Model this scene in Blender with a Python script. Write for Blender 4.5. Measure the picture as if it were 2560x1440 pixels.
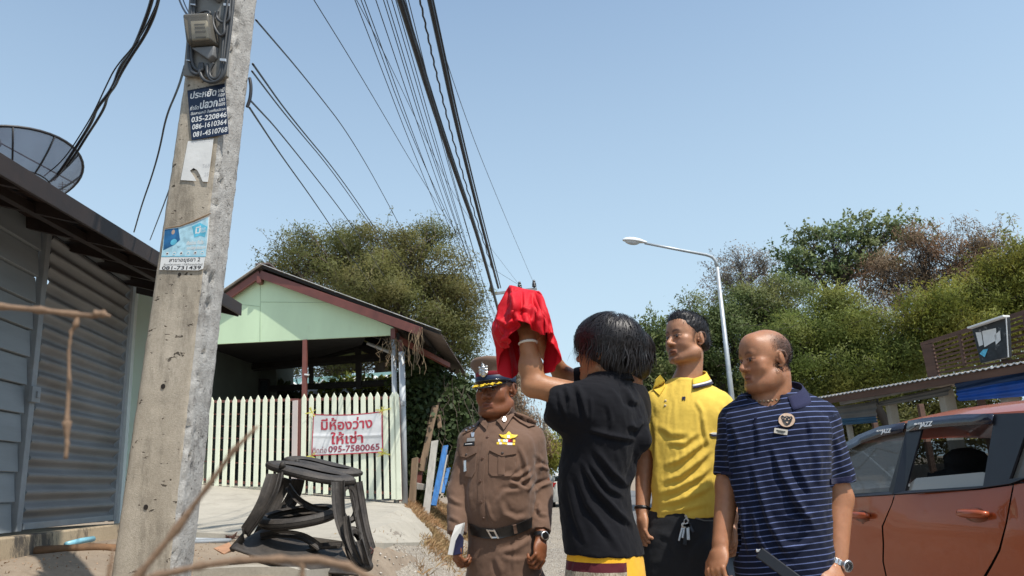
import bpy, bmesh, math, random
import numpy as np
from math import sin, cos, pi, radians, sqrt, atan2
from mathutils import Vector, Matrix
from mathutils.bvhtree import BVHTree
random.seed(7)
rng = np.random.default_rng(7)
for o in list(bpy.data.objects):
    bpy.data.objects.remove(o)
scn = bpy.context.scene
COL = scn.collection

# ------------------------------------------------------------- camera
FPX, CX, CY = 1850.0, 1280.0, 720.0
PITCH, ROLL, EYE = radians(14.6), radians(3.44), 1.2
_F = np.array([0, cos(PITCH), sin(PITCH)])
_R0 = np.array([1.0, 0, 0]); _U0 = np.array([0, -sin(PITCH), cos(PITCH)])
_U = _U0*cos(ROLL) + _R0*sin(ROLL)
_R = _R0*cos(ROLL) - _U0*sin(ROLL)
_O = np.array([0, 0, EYE])
cam = bpy.data.cameras.new('camera')
cam.sensor_width = 36.0
cam.lens = FPX/2560*36.0
cam.clip_start = 0.05
cam.clip_end = 3000
cam_o = bpy.data.objects.new('camera', cam); COL.objects.link(cam_o)
cam_o.matrix_world = Matrix(((_R[0], _U[0], -_F[0], 0), (_R[1], _U[1], -_F[1], 0), (_R[2], _U[2], -_F[2], EYE), (0, 0, 0, 1)))
cam.dof.use_dof = True
cam.dof.focus_distance = 4.2
cam.dof.aperture_fstop = 9.0
scn.camera = cam_o

# ------------------------------------------------------------- world and sun
SUN_EL, SUN_AZ = radians(60), radians(134)        # azimuth clockwise from +Y
w = bpy.data.worlds.new('World'); scn.world = w; w.use_nodes = True
nt = w.node_tree; nt.nodes.clear()
sky = nt.nodes.new('ShaderNodeTexSky'); sky.sky_type = 'NISHITA'; sky.sun_disc = False
sky.sun_elevation = SUN_EL; sky.sun_rotation = SUN_AZ
sky.air_density = 1.1; sky.dust_density = 1.0; sky.ozone_density = 1.0; sky.altitude = 0
bg = nt.nodes.new('ShaderNodeBackground'); bg.inputs['Strength'].default_value = 0.124
wo = nt.nodes.new('ShaderNodeOutputWorld')
tc = nt.nodes.new('ShaderNodeTexCoord'); sx = nt.nodes.new('ShaderNodeSeparateXYZ'); nt.links.new(tc.outputs['Generated'], sx.inputs[0])
hr = nt.nodes.new('ShaderNodeValToRGB'); nt.links.new(sx.outputs[2], hr.inputs[0])
for e_, (p_, v_) in zip(hr.color_ramp.elements, ((.0, .96), (.62, .22))): e_.position = p_; e_.color = (v_, v_, v_, 1)
hz = nt.nodes.new('ShaderNodeMix'); hz.data_type = 'RGBA'; nt.links.new(hr.outputs[0], hz.inputs[0]); nt.links.new(sky.outputs[0], hz.inputs[6])
hz.inputs[7].default_value = (3.5, 4.15, 4.7, 1)      # pale dry-season haze low in the sky
tn = nt.nodes.new('ShaderNodeMix'); tn.data_type = 'RGBA'; tn.blend_type = 'MULTIPLY'; tn.inputs[0].default_value = 1; tn.inputs[7].default_value = (.955, 1.03, 1.04, 1)
nt.links.new(hz.outputs[2], tn.inputs[6]); nt.links.new(tn.outputs[2], bg.inputs[0]); nt.links.new(bg.outputs[0], wo.inputs[0])
sun = bpy.data.lights.new('sun', 'SUN'); sun.energy = 3.5; sun.angle = radians(0.53); sun.color = (1.0, 0.95, 0.87)
sun_o = bpy.data.objects.new('sun', sun); COL.objects.link(sun_o)
_sd = Vector((sin(SUN_AZ)*cos(SUN_EL), cos(SUN_AZ)*cos(SUN_EL), sin(SUN_EL)))
sun_o.rotation_euler = _sd.to_track_quat('Z', 'Y').to_euler(); sun_o.location = (5, -5, 20)
vs = scn.view_settings
vs.view_transform = 'Standard'; vs.look = 'None'; vs.exposure = 0.58; vs.gamma = 1.0; vs.use_curve_mapping = False
scn.cycles.max_bounces = 8; scn.cycles.transparent_max_bounces = 16
# ------------------------------------------------------------- geometry helpers
def W(px, py, Y):
    "the point of the place seen at photo pixel px,py at ground distance Y"
    d = _F*FPX + _R*(px-CX) - _U*(py-CY)
    return _O + d*(Y/d[1])
def WZ(px, py, z):
    d = _F*FPX + _R*(px-CX) - _U*(py-CY)
    return _O + d*((z-EYE)/d[2])
def proj(P):
    P = np.asarray(P) - _O
    zc = P@_F
    return np.stack([CX + FPX*(P@_R)/zc, CY - FPX*(P@_U)/zc], -1)
def ray(px, py):
    d = _F*FPX + _R*(px-CX) - _U*(py-CY)
    return d/np.linalg.norm(d)
def sst(a, b, x):
    t = np.clip((x-a)/(b-a), 0, 1); return t*t*(3-2*t)
def nrm(v):
    v = np.asarray(v, float); return v/(np.linalg.norm(v, axis=-1, keepdims=True)+1e-12)
ROOT = {}
def rootloc(o):
    return ROOT.get(o.name, np.zeros(3)) if o is not None else np.zeros(3)
def tag(o, label=None, cat=None, group=None, kind=None):
    if label: o['label'] = label
    if cat: o['category'] = cat
    if group: o['group'] = group
    if kind: o['kind'] = kind
    return o
def thing(name, label, cat, loc=(0, 0, 0), group=None):
    o = bpy.data.objects.new(name, None); COL.objects.link(o)
    o.location = [float(a) for a in loc]; o.empty_display_size = .1
    ROOT[o.name] = np.array(loc, float)
    return tag(o, label, cat, group)
def mk(name, V, F, mt, parent=None, smooth=False, loc=None, matidx=None, attrs=None, bevel=0, auto=None):
    "V, F in world coordinates -> one mesh object under parent (or top-level with origin at loc)"
    V = np.asarray(V, np.float32).reshape(-1, 3)
    base = rootloc(parent) if parent is not None else (np.zeros(3) if loc is None else np.array(loc, float))
    me = bpy.data.meshes.new(name)
    Vl = (V - base).astype(np.float32)
    if isinstance(F, np.ndarray) and F.ndim == 2:
        n, k = F.shape
        me.vertices.add(len(Vl)); me.vertices.foreach_set('co', Vl.ravel())
        me.loops.add(n*k); me.loops.foreach_set('vertex_index', F.astype(np.int32).ravel())
        me.polygons.add(n); me.polygons.foreach_set('loop_start', np.arange(0, n*k, k, dtype=np.int32))
        me.update(calc_edges=True)
    else:
        me.from_pydata(Vl.tolist(), [], [list(f) for f in F]); me.update()
    if attrs:
        for an, (typ, dat) in attrs.items():
            a = me.attributes.new(an, 'FLOAT_COLOR' if typ == 'c' else 'FLOAT', 'POINT')
            dat = np.asarray(dat, np.float32)
            a.data.foreach_set('color' if typ == 'c' else 'value', dat.ravel())
    for m_ in (mt if isinstance(mt, (list, tuple)) else [mt]):
        me.materials.append(m_)
    if matidx is not None: me.polygons.foreach_set('material_index', np.asarray(matidx, np.int32))
    if smooth: me.polygons.foreach_set('use_smooth', np.ones(len(me.polygons), bool))
    o = bpy.data.objects.new(name, me); COL.objects.link(o)
    if parent is not None:
        o.parent = parent; ROOT[o.name] = base
    else:
        o.location = [float(a) for a in base]; ROOT[o.name] = base
    if auto:
        import bmesh as _b
        me.polygons.foreach_set('use_smooth', np.ones(len(me.polygons), bool))
        me.set_sharp_from_angle(angle=radians(auto))
    if bevel:
        b = o.modifiers.new('bevel', 'BEVEL'); b.width = bevel; b.segments = 2; b.limit_method = 'ANGLE'
    return o
def copy_of(o, parent=None, loc=None, mat_w=None, label=None):
    c = o.copy(); COL.objects.link(c); c.parent = parent
    if loc is not None: c.location = loc
    if label: c['label'] = label
    for ch in [x for x in bpy.data.objects if x.parent == o]: copy_of(ch, c)
    return c

class MB:
    def __init__(s): s.V = []; s.F = []; s.I = []; s.mi = 0
    def add(s, V, F):
        n = len(s.V); s.V.extend([tuple(map(float, v)) for v in V])
        for f in F: s.F.append(tuple(n+i for i in f)); s.I.append(s.mi)
        return s
    def box(s, c, size, ax=None):
        "c centre, size full, ax 3 axis vectors"
        c = np.array(c, float); A = np.eye(3) if ax is None else np.array([nrm(a) for a in ax])
        h = np.array(size)/2
        V = [c + A[0]*x*h[0] + A[1]*y*h[1] + A[2]*z*h[2] for x in (-1, 1) for y in (-1, 1) for z in (-1, 1)]
        return s.add(V, [(0, 1, 3, 2), (4, 6, 7, 5), (0, 4, 5, 1), (2, 3, 7, 6), (0, 2, 6, 4), (1, 5, 7, 3)])
    def beam(s, a, b, w, h, up=(0, 0, 1)):
        a = np.array(a, float); b = np.array(b, float); d = b-a; L = np.linalg.norm(d); d = d/L
        x = np.cross(d, up); x = nrm(x); z = np.cross(x, d)
        return s.box((a+b)/2, (L, w, h), (d, x, z))
    def slab(s, P, th, n=None):
        "polygon P extruded by th along n"
        P = np.array(P, float)
        if n is None: n = nrm(np.cross(P[1]-P[0], P[2]-P[0]))
        Q = P + np.array(n)*th; k = len(P)
        return s.add(list(P)+list(Q), [tuple(range(k))[::-1], tuple(range(k, 2*k))] + [(i, (i+1) % k, k+(i+1) % k, k+i) for i in range(k)])
    def tube(s, P, r, n=8, cap=True, flat=1.0, up=None):
        P = np.array(P, float); m = len(P)
        r = np.broadcast_to(np.array(r, float), (m,))
        T = np.gradient(P, axis=0); T = nrm(T)
        u = np.array([0, 0, 1.0]) if up is None else np.array(up, float)
        if abs(T[0]@u) > .95: u = np.array([1.0, 0, 0])
        V = []
        x = nrm(np.cross(T[0], u))
        for i in range(m):
            x = nrm(x - T[i]*(x@T[i])); y = np.cross(T[i], x)
            for k in range(n):
                a = 2*pi*k/n; V.append(P[i] + r[i]*(cos(a)*x + flat*sin(a)*y))
        F = [(i*n+k, i*n+(k+1) % n, (i+1)*n+(k+1) % n, (i+1)*n+k) for i in range(m-1) for k in range(n)]
        if cap: F += [tuple(range(n))[::-1], tuple((m-1)*n+k for k in range(n))]
        return s.add(V, F)
    def cyl(s, a, b, r, n=12, r2=None): return s.tube([a, b], [r, r if r2 is None else r2], n)
    def lathe(s, c, prof, ax=(0, 0, 1), n=16, sx=1., xdir=None):
        "prof list of (r, h)"
        ax = nrm(ax); x = np.cross(ax, (0, 1, 0) if abs(ax[1]) < .9 else (1, 0, 0)) if xdir is None else np.array(xdir, float)
        x = nrm(x - ax*(x@ax)); y = np.cross(ax, x); c = np.array(c, float)
        V = [c + ax*h + r*(cos(2*pi*k/n)*x*sx + sin(2*pi*k/n)*y) for r, h in prof for k in range(n)]
        m = len(prof)
        F = [(i*n+k, i*n+(k+1) % n, (i+1)*n+(k+1) % n, (i+1)*n+k) for i in range(m-1) for k in range(n)]
        F += [tuple(range(n))[::-1], tuple((m-1)*n+k for k in range(n))]
        return s.add(V, F)
    def grid(s, fn, nu, nv):
        V = [fn(i/nu, j/nv) for i in range(nu+1) for j in range(nv+1)]
        return s.add(V, [(i*(nv+1)+j, (i+1)*(nv+1)+j, (i+1)*(nv+1)+j+1, i*(nv+1)+j+1) for i in range(nu) for j in range(nv)])
    def build(s, name, mt, parent=None, **k):
        mi = s.I if isinstance(mt, (list, tuple)) else None
        return mk(name, s.V, s.F, mt, parent, matidx=mi, **k)

# ------------------------------------------------------------- materials
def _rgb(c): return (c[0], c[1], c[2], 1.0)
def srgb(r, g, b):
    f = lambda v: v/12.92 if v <= .04045 else ((v+.055)/1.055)**2.4
    return (f(r/255), f(g/255), f(b/255))
class NT:
    def __init__(s, name):
        s.m = bpy.data.materials.new(name); s.m.use_nodes = True; s.t = s.m.node_tree; s.t.nodes.clear()
        s.out = s.n('OutputMaterial'); s.pos = None
    def n(s, typ, **k):
        nd = s.t.nodes.new('ShaderNode'+typ)
        for a, b in k.items():
            if hasattr(nd, a): setattr(nd, a, b)
            else: s.i(nd, a.replace('_', ' '), b)
        return nd
    def i(s, nd, name, val):
        sock = nd.inputs[name]
        if isinstance(val, bpy.types.NodeSocket): s.t.links.new(val, sock)
        elif isinstance(val, (tuple, list)) and len(val) == 3 and sock.type == 'RGBA': sock.default_value = _rgb(val)
        else: sock.default_value = val
    def P(s):
        if s.pos is None: s.pos = s.n('NewGeometry').outputs['Position']
        return s.pos
    def noise(s, scale, detail=4, rough=.55, vec=None, dist=0):
        nd = s.n('TexNoise'); s.i(nd, 'Vector', vec or s.P()); s.i(nd, 'Scale', scale); s.i(nd, 'Detail', detail); s.i(nd, 'Roughness', rough); s.i(nd, 'Distortion', dist)
        return nd.outputs[0]
    def voro(s, scale, vec=None, feat='F1'):
        nd = s.n('TexVoronoi'); nd.feature = feat; s.i(nd, 'Vector', vec or s.P()); s.i(nd, 'Scale', scale)
        return nd.outputs[0]
    def ramp(s, f, stops):
        nd = s.n('ValToRGB'); s.i(nd, 'Fac', f); e = nd.color_ramp.elements
        while len(e) < len(stops): e.new(.5)
        for x, (p, c) in zip(e, stops):
            x.position = p; x.color = _rgb(c) if isinstance(c, (tuple, list)) else (c, c, c, 1)
        return nd.outputs[0]
    def mix(s, f, a, b, mode='MIX'):
        nd = s.n('Mix'); nd.data_type = 'RGBA'; nd.blend_type = mode
        for k, v in ((0, f), (6, a), (7, b)):
            if isinstance(v, bpy.types.NodeSocket): s.t.links.new(v, nd.inputs[k])
            else: nd.inputs[k].default_value = _rgb(v) if isinstance(v, (tuple, list)) else (v if k == 0 else (v, v, v, 1))
        return nd.outputs[2]
    def math(s, op, a, b=0., c=0.):
        nd = s.n('Math'); nd.operation = op
        for k, v in enumerate((a, b, c)):
            if isinstance(v, bpy.types.NodeSocket): s.t.links.new(v, nd.inputs[k])
            else: nd.inputs[k].default_value = v
        return nd.outputs[0]
    def xyz(s, vec=None):
        nd = s.n('SeparateXYZ'); s.i(nd, 'Vector', vec or s.P()); return nd.outputs
    def scalev(s, v):
        nd = s.n('VectorMath'); nd.operation = 'MULTIPLY'; s.i(nd, 0, s.P()); nd.inputs[1].default_value = v; return nd.outputs[0]
    def attr(s, name, out='Fac'):
        nd = s.n('Attribute'); nd.attribute_name = name; return nd.outputs[out]
    def bump(s, h, st=.3, dist=.01, nrm=None):
        nd = s.n('Bump'); s.i(nd, 'Height', h); s.i(nd, 'Strength', st); s.i(nd, 'Distance', dist)
        if nrm: s.i(nd, 'Normal', nrm)
        return nd.outputs[0]
    def bsdf(s, col, rough=.7, metal=0, spec=.5, nrm=None, coat=0, trans=None, sheen=0, coatr=.05, sss=0, alpha=None):
        b = s.n('BsdfPrincipled'); s.i(b, 'Base Color', col); s.i(b, 'Roughness', rough); s.i(b, 'Metallic', metal); s.i(b, 'Specular IOR Level', spec)
        if nrm: s.i(b, 'Normal', nrm)
        if coat: s.i(b, 'Coat Weight', coat); s.i(b, 'Coat Roughness', coatr)
        if sheen: s.i(b, 'Sheen Weight', sheen)
        if sss: s.i(b, 'Subsurface Weight', sss); s.i(b, 'Subsurface Radius', (.012, .004, .002)); s.i(b, 'Subsurface Scale', 1.0)
        if alpha is not None: s.i(b, 'Alpha', alpha)
        sh = b.outputs[0]
        if trans is not None:
            t = s.n('BsdfTranslucent'); s.i(t, 'Color', trans[0]); mx = s.n('MixShader'); s.i(mx, 0, trans[1]); s.t.links.new(sh, mx.inputs[1]); s.t.links.new(t.outputs[0], mx.inputs[2]); sh = mx.outputs[0]
        s.t.links.new(sh, s.out.inputs[0]); return b
def M(name, col, rough=.7, var=.18, scale=4., bump=.25, bscale=60., bdist=.004, metal=0, spec=.5, coat=0, col2=None, dirt=None, sheen=0, stretch=None):
    "plain painted / solid surface with mottling, optional dirt colour and relief"
    n = NT(name)
    vec = n.scalev(stretch) if stretch else None
    f = n.noise(scale, 5, .6, vec)
    lo = tuple(c*(1-var) for c in col); hi = tuple(min(1, c*(1+var)) for c in (col2 or col))
    c = n.ramp(f, [(.3, lo), (.7, hi)])
    if dirt:
        d = n.ramp(n.noise(scale*.6, 7, .7, vec), [(dirt[1], 0), (min(1, dirt[1]+.15), 1)])
        c = n.mix(n.math('MULTIPLY', d, dirt[2]), c, dirt[0])
    b = n.bump(n.noise(bscale, 4, .6, vec), bump, bdist) if bump else None
    r = n.math('ADD', n.math('MULTIPLY', f, .2), rough-.1)
    n.bsdf(c, r, metal, spec, b, coat, sheen=sheen)
    return n.m

# ------------------------------------------------------------- implicit bodies (smooth unions meshed by surface nets)
def smin(a, b, k):
    if k <= 0: return np.minimum(a, b)
    h = np.clip(.5 + .5*(b-a)/k, 0, 1)
    return b*(1-h) + a*h - k*h*(1-h)
class SDF:
    def __init__(s): s.p = []
    def cap(s, a, b, ra, rb=None, k=.02, sub=False, flat=None):
        "tapered capsule; flat=(axis vector, factor>1) thins it along that axis"
        a = np.array(a, float); b = np.array(b, float); rb = ra if rb is None else rb
        ab = b-a; L2 = ab@ab + 1e-12
        fa = None
        if flat: fa = nrm(np.array(flat[0], float)); ff = flat[1]-1
        def f(P):
            q = P-a; t = np.clip(q@ab/L2, 0, 1); d = q - t[:, None]*ab
            if fa is not None: d = d + (d@fa)[:, None]*fa*ff
            return (np.sqrt((d*d).sum(1)) - (ra+(rb-ra)*t))/(1 if fa is None else (1+ff)**.5)
        m = max(ra, rb); s.p.append((f, np.minimum(a, b)-m, np.maximum(a, b)+m, k, sub)); return s
    def ell(s, c, r, R=None, k=.02, sub=False):
        "ellipsoid centre c radii r, R rows = local axes"
        c = np.array(c, float); r = np.array(r, float); R = np.eye(3) if R is None else np.array(R, float)
        def f(P):
            q = (P-c)@R.T; k0 = np.sqrt(((q/r)**2).sum(1)); k1 = np.sqrt(((q/r**2)**2).sum(1))+1e-9
            return k0*(k0-1)/k1
        ext = np.sqrt(((R.T*r)**2).sum(1)); s.p.append((f, c-ext, c+ext, k, sub)); return s
    def cut(s, p, n, k=.004):
        "removes everything on the side n points away from"
        p = np.array(p, float); n = nrm(np.array(n, float)); s.p.append((lambda P: (P-p)@n, np.full(3, -99.), np.full(3, 99.), k, True)); return s
    def loft(s, secs, rt, fw, k=.02, n=2.3, sub=False):
        "secs = [(centre, rx, ry)]; sections lie across the axis between consecutive centres"
        C = np.array([c for c, _, _ in secs], float); RX = np.array([x for _, x, _ in secs]); RY = np.array([y for _, _, y in secs])
        ax = nrm(C[-1]-C[0]); T = (C-C[0])@ax; rt = np.array(rt, float); fw = np.array(fw, float)
        Cx = C@rt; Cy = C@fw; L = T[-1]
        tt = np.linspace(T[0], T[-1], 80)
        def sm(v):
            o = np.interp(tt, T, v); kk = np.array([1, 4, 6, 4, 1.])/16
            for _ in range(5): o = np.convolve(np.pad(o, 2, mode='edge'), kk, 'valid')
            return o
        gx, gy, gcx, gcy = sm(RX), sm(RY), sm(Cx), sm(Cy)
        def f(P):
            t = (P-C[0])@ax; tc = np.clip(t, 0, L)
            rx = np.interp(tc, tt, gx); ry = np.interp(tc, tt, gy)
            x = P@rt - np.interp(tc, tt, gcx); y = P@fw - np.interp(tc, tt, gcy)
            e = (np.abs(x/rx)**n + np.abs(y/ry)**n)**(1/n)
            g = np.sqrt((x/rx**2)**2 + (y/ry**2)**2)/np.maximum(np.sqrt((x/rx)**2+(y/ry)**2), 1e-6)
            d = (e-1)/np.maximum(g, 1e-6); d = np.where(e < .3, -np.minimum(rx, ry)*.7, d)
            dz = np.abs(t-tc)
            o = np.where(dz > 0, np.sqrt(np.maximum(d, 0)**2 + dz**2) + np.minimum(d, 0)*0, d)
            return np.where((dz == 0) & (d < 0), np.maximum(d, -np.minimum(t, L-t)-.0), o)
        m = max(RX.max(), RY.max()); s.p.append((f, C.min(0)-m, C.max(0)+m, k, sub)); return s
    def mesh(s, h, smooth=1, fn=None):
        lo = np.min([p[1] for p in s.p if not p[4]], 0) - 3*h; hi = np.max([p[2] for p in s.p if not p[4]], 0) + 3*h
        N = 24; nb = np.ceil((hi-lo)/(h*N)).astype(int)
        dims = nb*N + 4; VP = []; VI = []; FF = []
        g = np.arange(N+2)
        gid = lambda i, j, k: (i*dims[1] + j)*dims[2] + k
        for bi in range(nb[0]):
            for bj in range(nb[1]):
                for bk in range(nb[2]):
                    o = np.array([bi, bj, bk])*N; b0 = lo + o*h; b1 = b0 + (N+1)*h
                    act = [p for p in s.p if np.all(p[1]-p[3]-2*h < b1) and np.all(p[2]+p[3]+2*h > b0)]
                    if not any(not p[4] for p in act): continue
                    # coarse test
                    X = np.stack(np.meshgrid(b0[0]+g*h, b0[1]+g*h, b0[2]+g*h, indexing='ij'), -1).reshape(-1, 3)
                    ctr = X[(N//2)*((N+2)**2+(N+2)+1)][None]
                    def ev(Q):
                        d = np.full(len(Q), 1.0)
                        for f, _, _, k, sub in act:
                            v = f(Q); d = -smin(-d, v, k) if sub else smin(d, v, k)
                        return d
                    if abs(ev(ctr)[0]) > h*N*1.4: continue
                    D = ev(X)
                    if fn is not None: D = fn(X, D)
                    D = D.reshape(N+2, N+2, N+2); S = D < 0
                    if S.all() or not S.any(): continue
                    c8 = [S[i:N+1+i, j:N+1+j, k:N+1+k] for i in (0, 1) for j in (0, 1) for k in (0, 1)]
                    sm_ = sum(c.astype(np.int8) for c in c8); A = (sm_ > 0) & (sm_ < 8)
                    I, J, K = np.nonzero(A[:N, :N, :N])
                    if len(I):
                        acc = np.zeros((len(I), 3)); cnt = np.zeros(len(I))
                        for ax_ in range(3):
                            for u in (0, 1):
                                for v in (0, 1):
                                    a = [0, 0, 0]; oth = [q for q in range(3) if q != ax_]; a[oth[0]] = u; a[oth[1]] = v
                                    b = list(a); b[ax_] = 1
                                    da = D[I+a[0], J+a[1], K+a[2]]; db = D[I+b[0], J+b[1], K+b[2]]
                                    x = (da < 0) != (db < 0); t = np.where(x, da/np.where(x, da-db, 1), 0)
                                    pt = np.zeros((len(I), 3)); pt[:, oth[0]] = u; pt[:, oth[1]] = v; pt[:, ax_] = t
                                    acc += pt*x[:, None]; cnt += x
                        VP.append(b0 + (np.stack([I, J, K], -1) + acc/cnt[:, None])*h)
                        VI.append(gid(I+o[0], J+o[1], K+o[2]))
                    for ax_ in range(3):
                        oth = [q for q in range(3) if q != ax_]
                        sl0 = [None]*3; sl1 = [None]*3
                        sl0[ax_] = slice(0, N); sl1[ax_] = slice(1, N+1)
                        for q in oth: sl0[q] = slice(1, N+1); sl1[q] = slice(1, N+1)
                        s0 = S[tuple(sl0)]; s1 = S[tuple(sl1)]; X2 = np.nonzero(s0 != s1)
                        if not len(X2[0]): continue
                        idx = [X2[0].copy(), X2[1].copy(), X2[2].copy()]
                        for q in oth: idx[q] = idx[q]+1
                        flip = s0[X2]
                        cells = []
                        for u, v in ((-1, -1), (0, -1), (0, 0), (-1, 0)):
                            c = [idx[q]+o[q] for q in range(3)]
                            c[oth[0]] = c[oth[0]]+u; c[oth[1]] = c[oth[1]]+v; cells.append(gid(*c))
                        Q = np.stack(cells, -1)
                        if ax_ == 1: flip = ~flip
                        Q[~flip] = Q[~flip][:, ::-1]; FF.append(Q)
        V = np.concatenate(VP); I = np.concatenate(VI); Fq = np.concatenate(FF)
        od = np.argsort(I); V = V[od]; I = I[od]
        pos = np.clip(np.searchsorted(I, Fq), 0, len(I)-1); ok = (I[pos] == Fq).all(1); Fq = pos[ok]
        for _ in range(smooth): V = lap(V, Fq, .5)
        return V, Fq
def lap(V, F, a=.5):
    A = np.zeros_like(V); c = np.zeros(len(V))
    for i in range(4):
        p, q = F[:, i], F[:, (i+1) % 4]
        for x, y in ((p, q), (q, p)):
            for ax in range(3): A[:, ax] += np.bincount(x, V[y, ax], len(V))
            c += np.bincount(x, minlength=len(V))
    return V*(1-a) + a*A/np.maximum(c, 1)[:, None]
def vnorm(V, F):
    n = np.cross(V[F[:, 2]]-V[F[:, 0]], V[F[:, 3]]-V[F[:, 1]]); N = np.zeros_like(V)
    for i in range(4):
        for ax in range(3): N[:, ax] += np.bincount(F[:, i], n[:, ax], len(V))
    return nrm(N)
def vnoise(P, s, seed=0, oct=3):
    "cheap smooth pseudo noise in [-1,1]"
    P = np.asarray(P)*s; r = np.random.default_rng(seed); o = np.zeros(len(P)); a = 1; tot = 0
    for _ in range(oct):
        for _ in range(4):
            d = r.normal(size=3); d /= np.linalg.norm(d); f = r.uniform(.7, 1.5); o += a*np.sin(P@d*f*2*pi + r.uniform(0, 6.28) + 1.3*np.sin(P@r.normal(size=3)*1.7))
        tot += a*2.; a *= .5; P = P*2.03
    return o/tot
def segdist(uv, pts):
    "distance and position along a pixel polyline"
    best = np.full(len(uv), 1e9); tb = np.zeros(len(uv)); L = 0; pts = np.array(pts, float)
    seg = np.linalg.norm(np.diff(pts, axis=0), axis=1); tot = seg.sum(); sgn = np.zeros(len(uv))
    for i in range(len(pts)-1):
        a = pts[i]; b = pts[i+1]; ab = b-a; t = np.clip((uv-a)@ab/(ab@ab), 0, 1); q = uv - a - t[:, None]*ab
        d = np.sqrt((q*q).sum(1)); m = d < best
        cr = ab[0]*(uv[:, 1]-a[1]) - ab[1]*(uv[:, 0]-a[0])
        best = np.where(m, d, best); tb = np.where(m, (L+t*seg[i])/tot, tb); sgn = np.where(m, np.sign(cr), sgn); L += seg[i]
    return best*sgn, tb
def folds(V, F, lst, amp=1.0):
    "cloth creases: each (polyline in photo pixels, width px, height m) raises a ridge with a trough on the lower side"
    N = vnorm(V, F); uv = proj(V); face = (N@nrm(_O - V.mean(0))) > -.1; D = np.zeros(len(V))
    for pts, wd, h in lst:
        d, t = segdist(uv, pts); e = np.sin(np.clip(t, 0, 1)*pi)**.6*(.25+.75*np.clip(t*6, 0, 1)*np.clip((1-t)*6, 0, 1))
        x = d/wd; D += amp*h*e*(np.exp(-x*x) - .75*np.exp(-((x-1.35)/.9)**2))*(np.abs(x) < 5)
    return V + N*(D*face)[:, None]
def onto(target_V, target_F):
    return BVHTree.FromPolygons([tuple(v) for v in target_V.tolist()], [tuple(f) for f in target_F.tolist()])
def patch(name, poly, bvh, th, mt, parent, off=.0, sub=3, mats=None, smooth=True, label=None, uv=False):
    "thin sheet laid on a surface: outline in photo pixels, projected on bvh, thickness th, lifted off"
    bm = bmesh.new(); vs_ = [bm.verts.new((p[0], p[1], 0)) for p in poly]; bm.faces.new(vs_)
    bmesh.ops.triangulate(bm, faces=bm.faces[:])
    for _ in range(sub): bmesh.ops.subdivide_edges(bm, edges=bm.edges[:], cuts=1, use_grid_fill=True)
    bmesh.ops.triangulate(bm, faces=bm.faces[:])
    bm.verts.ensure_lookup_table(); P = [v.co.copy() for v in bm.verts]; T = [[v.index for v in f.verts] for f in bm.faces]
    bd = [(e.verts[0].index, e.verts[1].index) for e in bm.edges if e.is_boundary]; bm.free()
    H = []; Nn = []; dl = []
    for p in P:
        r = ray(p.x, p.y); h = bvh.ray_cast(Vector(_O), Vector(r))
        if h[0] is None: H.append(None); Nn.append(None); dl.append(1e9)
        else: H.append(np.array(h[0])); Nn.append(np.array(h[1])); dl.append(h[3])
    good = [d for d in dl if d < 1e8]
    if not good: return None
    med = sorted(good)[len(good)//2]
    avg = nrm(sum(n for n in Nn if n is not None))
    if avg@ray(P[0].x, P[0].y) > 0: avg = -avg
    top = []; bot = []
    for p, h, n, d in zip(P, H, Nn, dl):
        if h is None or abs(d-med) > .12: h = _O + ray(p.x, p.y)*med; n = avg
        n = n if n@ray(p.x, p.y) < 0 else -n; n = nrm(n*.6+avg)
        top.append(h + n*(off+th)); bot.append(h + n*(off-.002))
    k = len(P); Fc = [tuple(t) for t in T] + [tuple(i+k for i in t[::-1]) for t in T] + [(a, b, b+k, a+k) for a, b in bd]
    o = mk(name, top+bot, Fc, mt, parent, auto=50 if smooth else None)
    bm = bmesh.new(); bm.from_mesh(o.data); bmesh.ops.recalc_face_normals(bm, faces=bm.faces[:]); bm.to_mesh(o.data); bm.free()
    if label: o['label'] = label
    return o
def text(name, s, org, xd, yd, size, mt, parent, depth=.001, sx=1.0, bold=0, align='LEFT', label=None):
    "flat lettering: origin, reading direction xd, up yd, letter height"
    cu = bpy.data.curves.new(name, 'FONT'); cu.body = s; cu.size = size; cu.extrude = depth; cu.offset = bold*size; cu.align_x = align
    cu.resolution_u = 3
    xd = nrm(xd); yd = nrm(np.array(yd) - xd*(np.array(yd)@xd)); zd = np.cross(xd, yd)
    t = bpy.data.objects.new(name, cu); COL.objects.link(t)
    dg = bpy.context.evaluated_depsgraph_get(); me = bpy.data.meshes.new_from_object(t.evaluated_get(dg)); bpy.data.objects.remove(t)
    n = len(me.vertices); co = np.empty(n*3, np.float32); me.vertices.foreach_get('co', co); co = co.reshape(-1, 3)
    org = np.array(org, float)
    Vw = org + co[:, :1]*sx*xd + co[:, 1:2]*yd + co[:, 2:3]*zd - rootloc(parent)
    me.vertices.foreach_set('co', Vw.astype(np.float32).ravel()); me.materials.clear(); me.materials.append(mt); me.update(); me.name = name
    o = bpy.data.objects.new(name, me); COL.objects.link(o); o.parent = parent; ROOT[o.name] = rootloc(parent)
    if label: o['label'] = label
    return o
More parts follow.
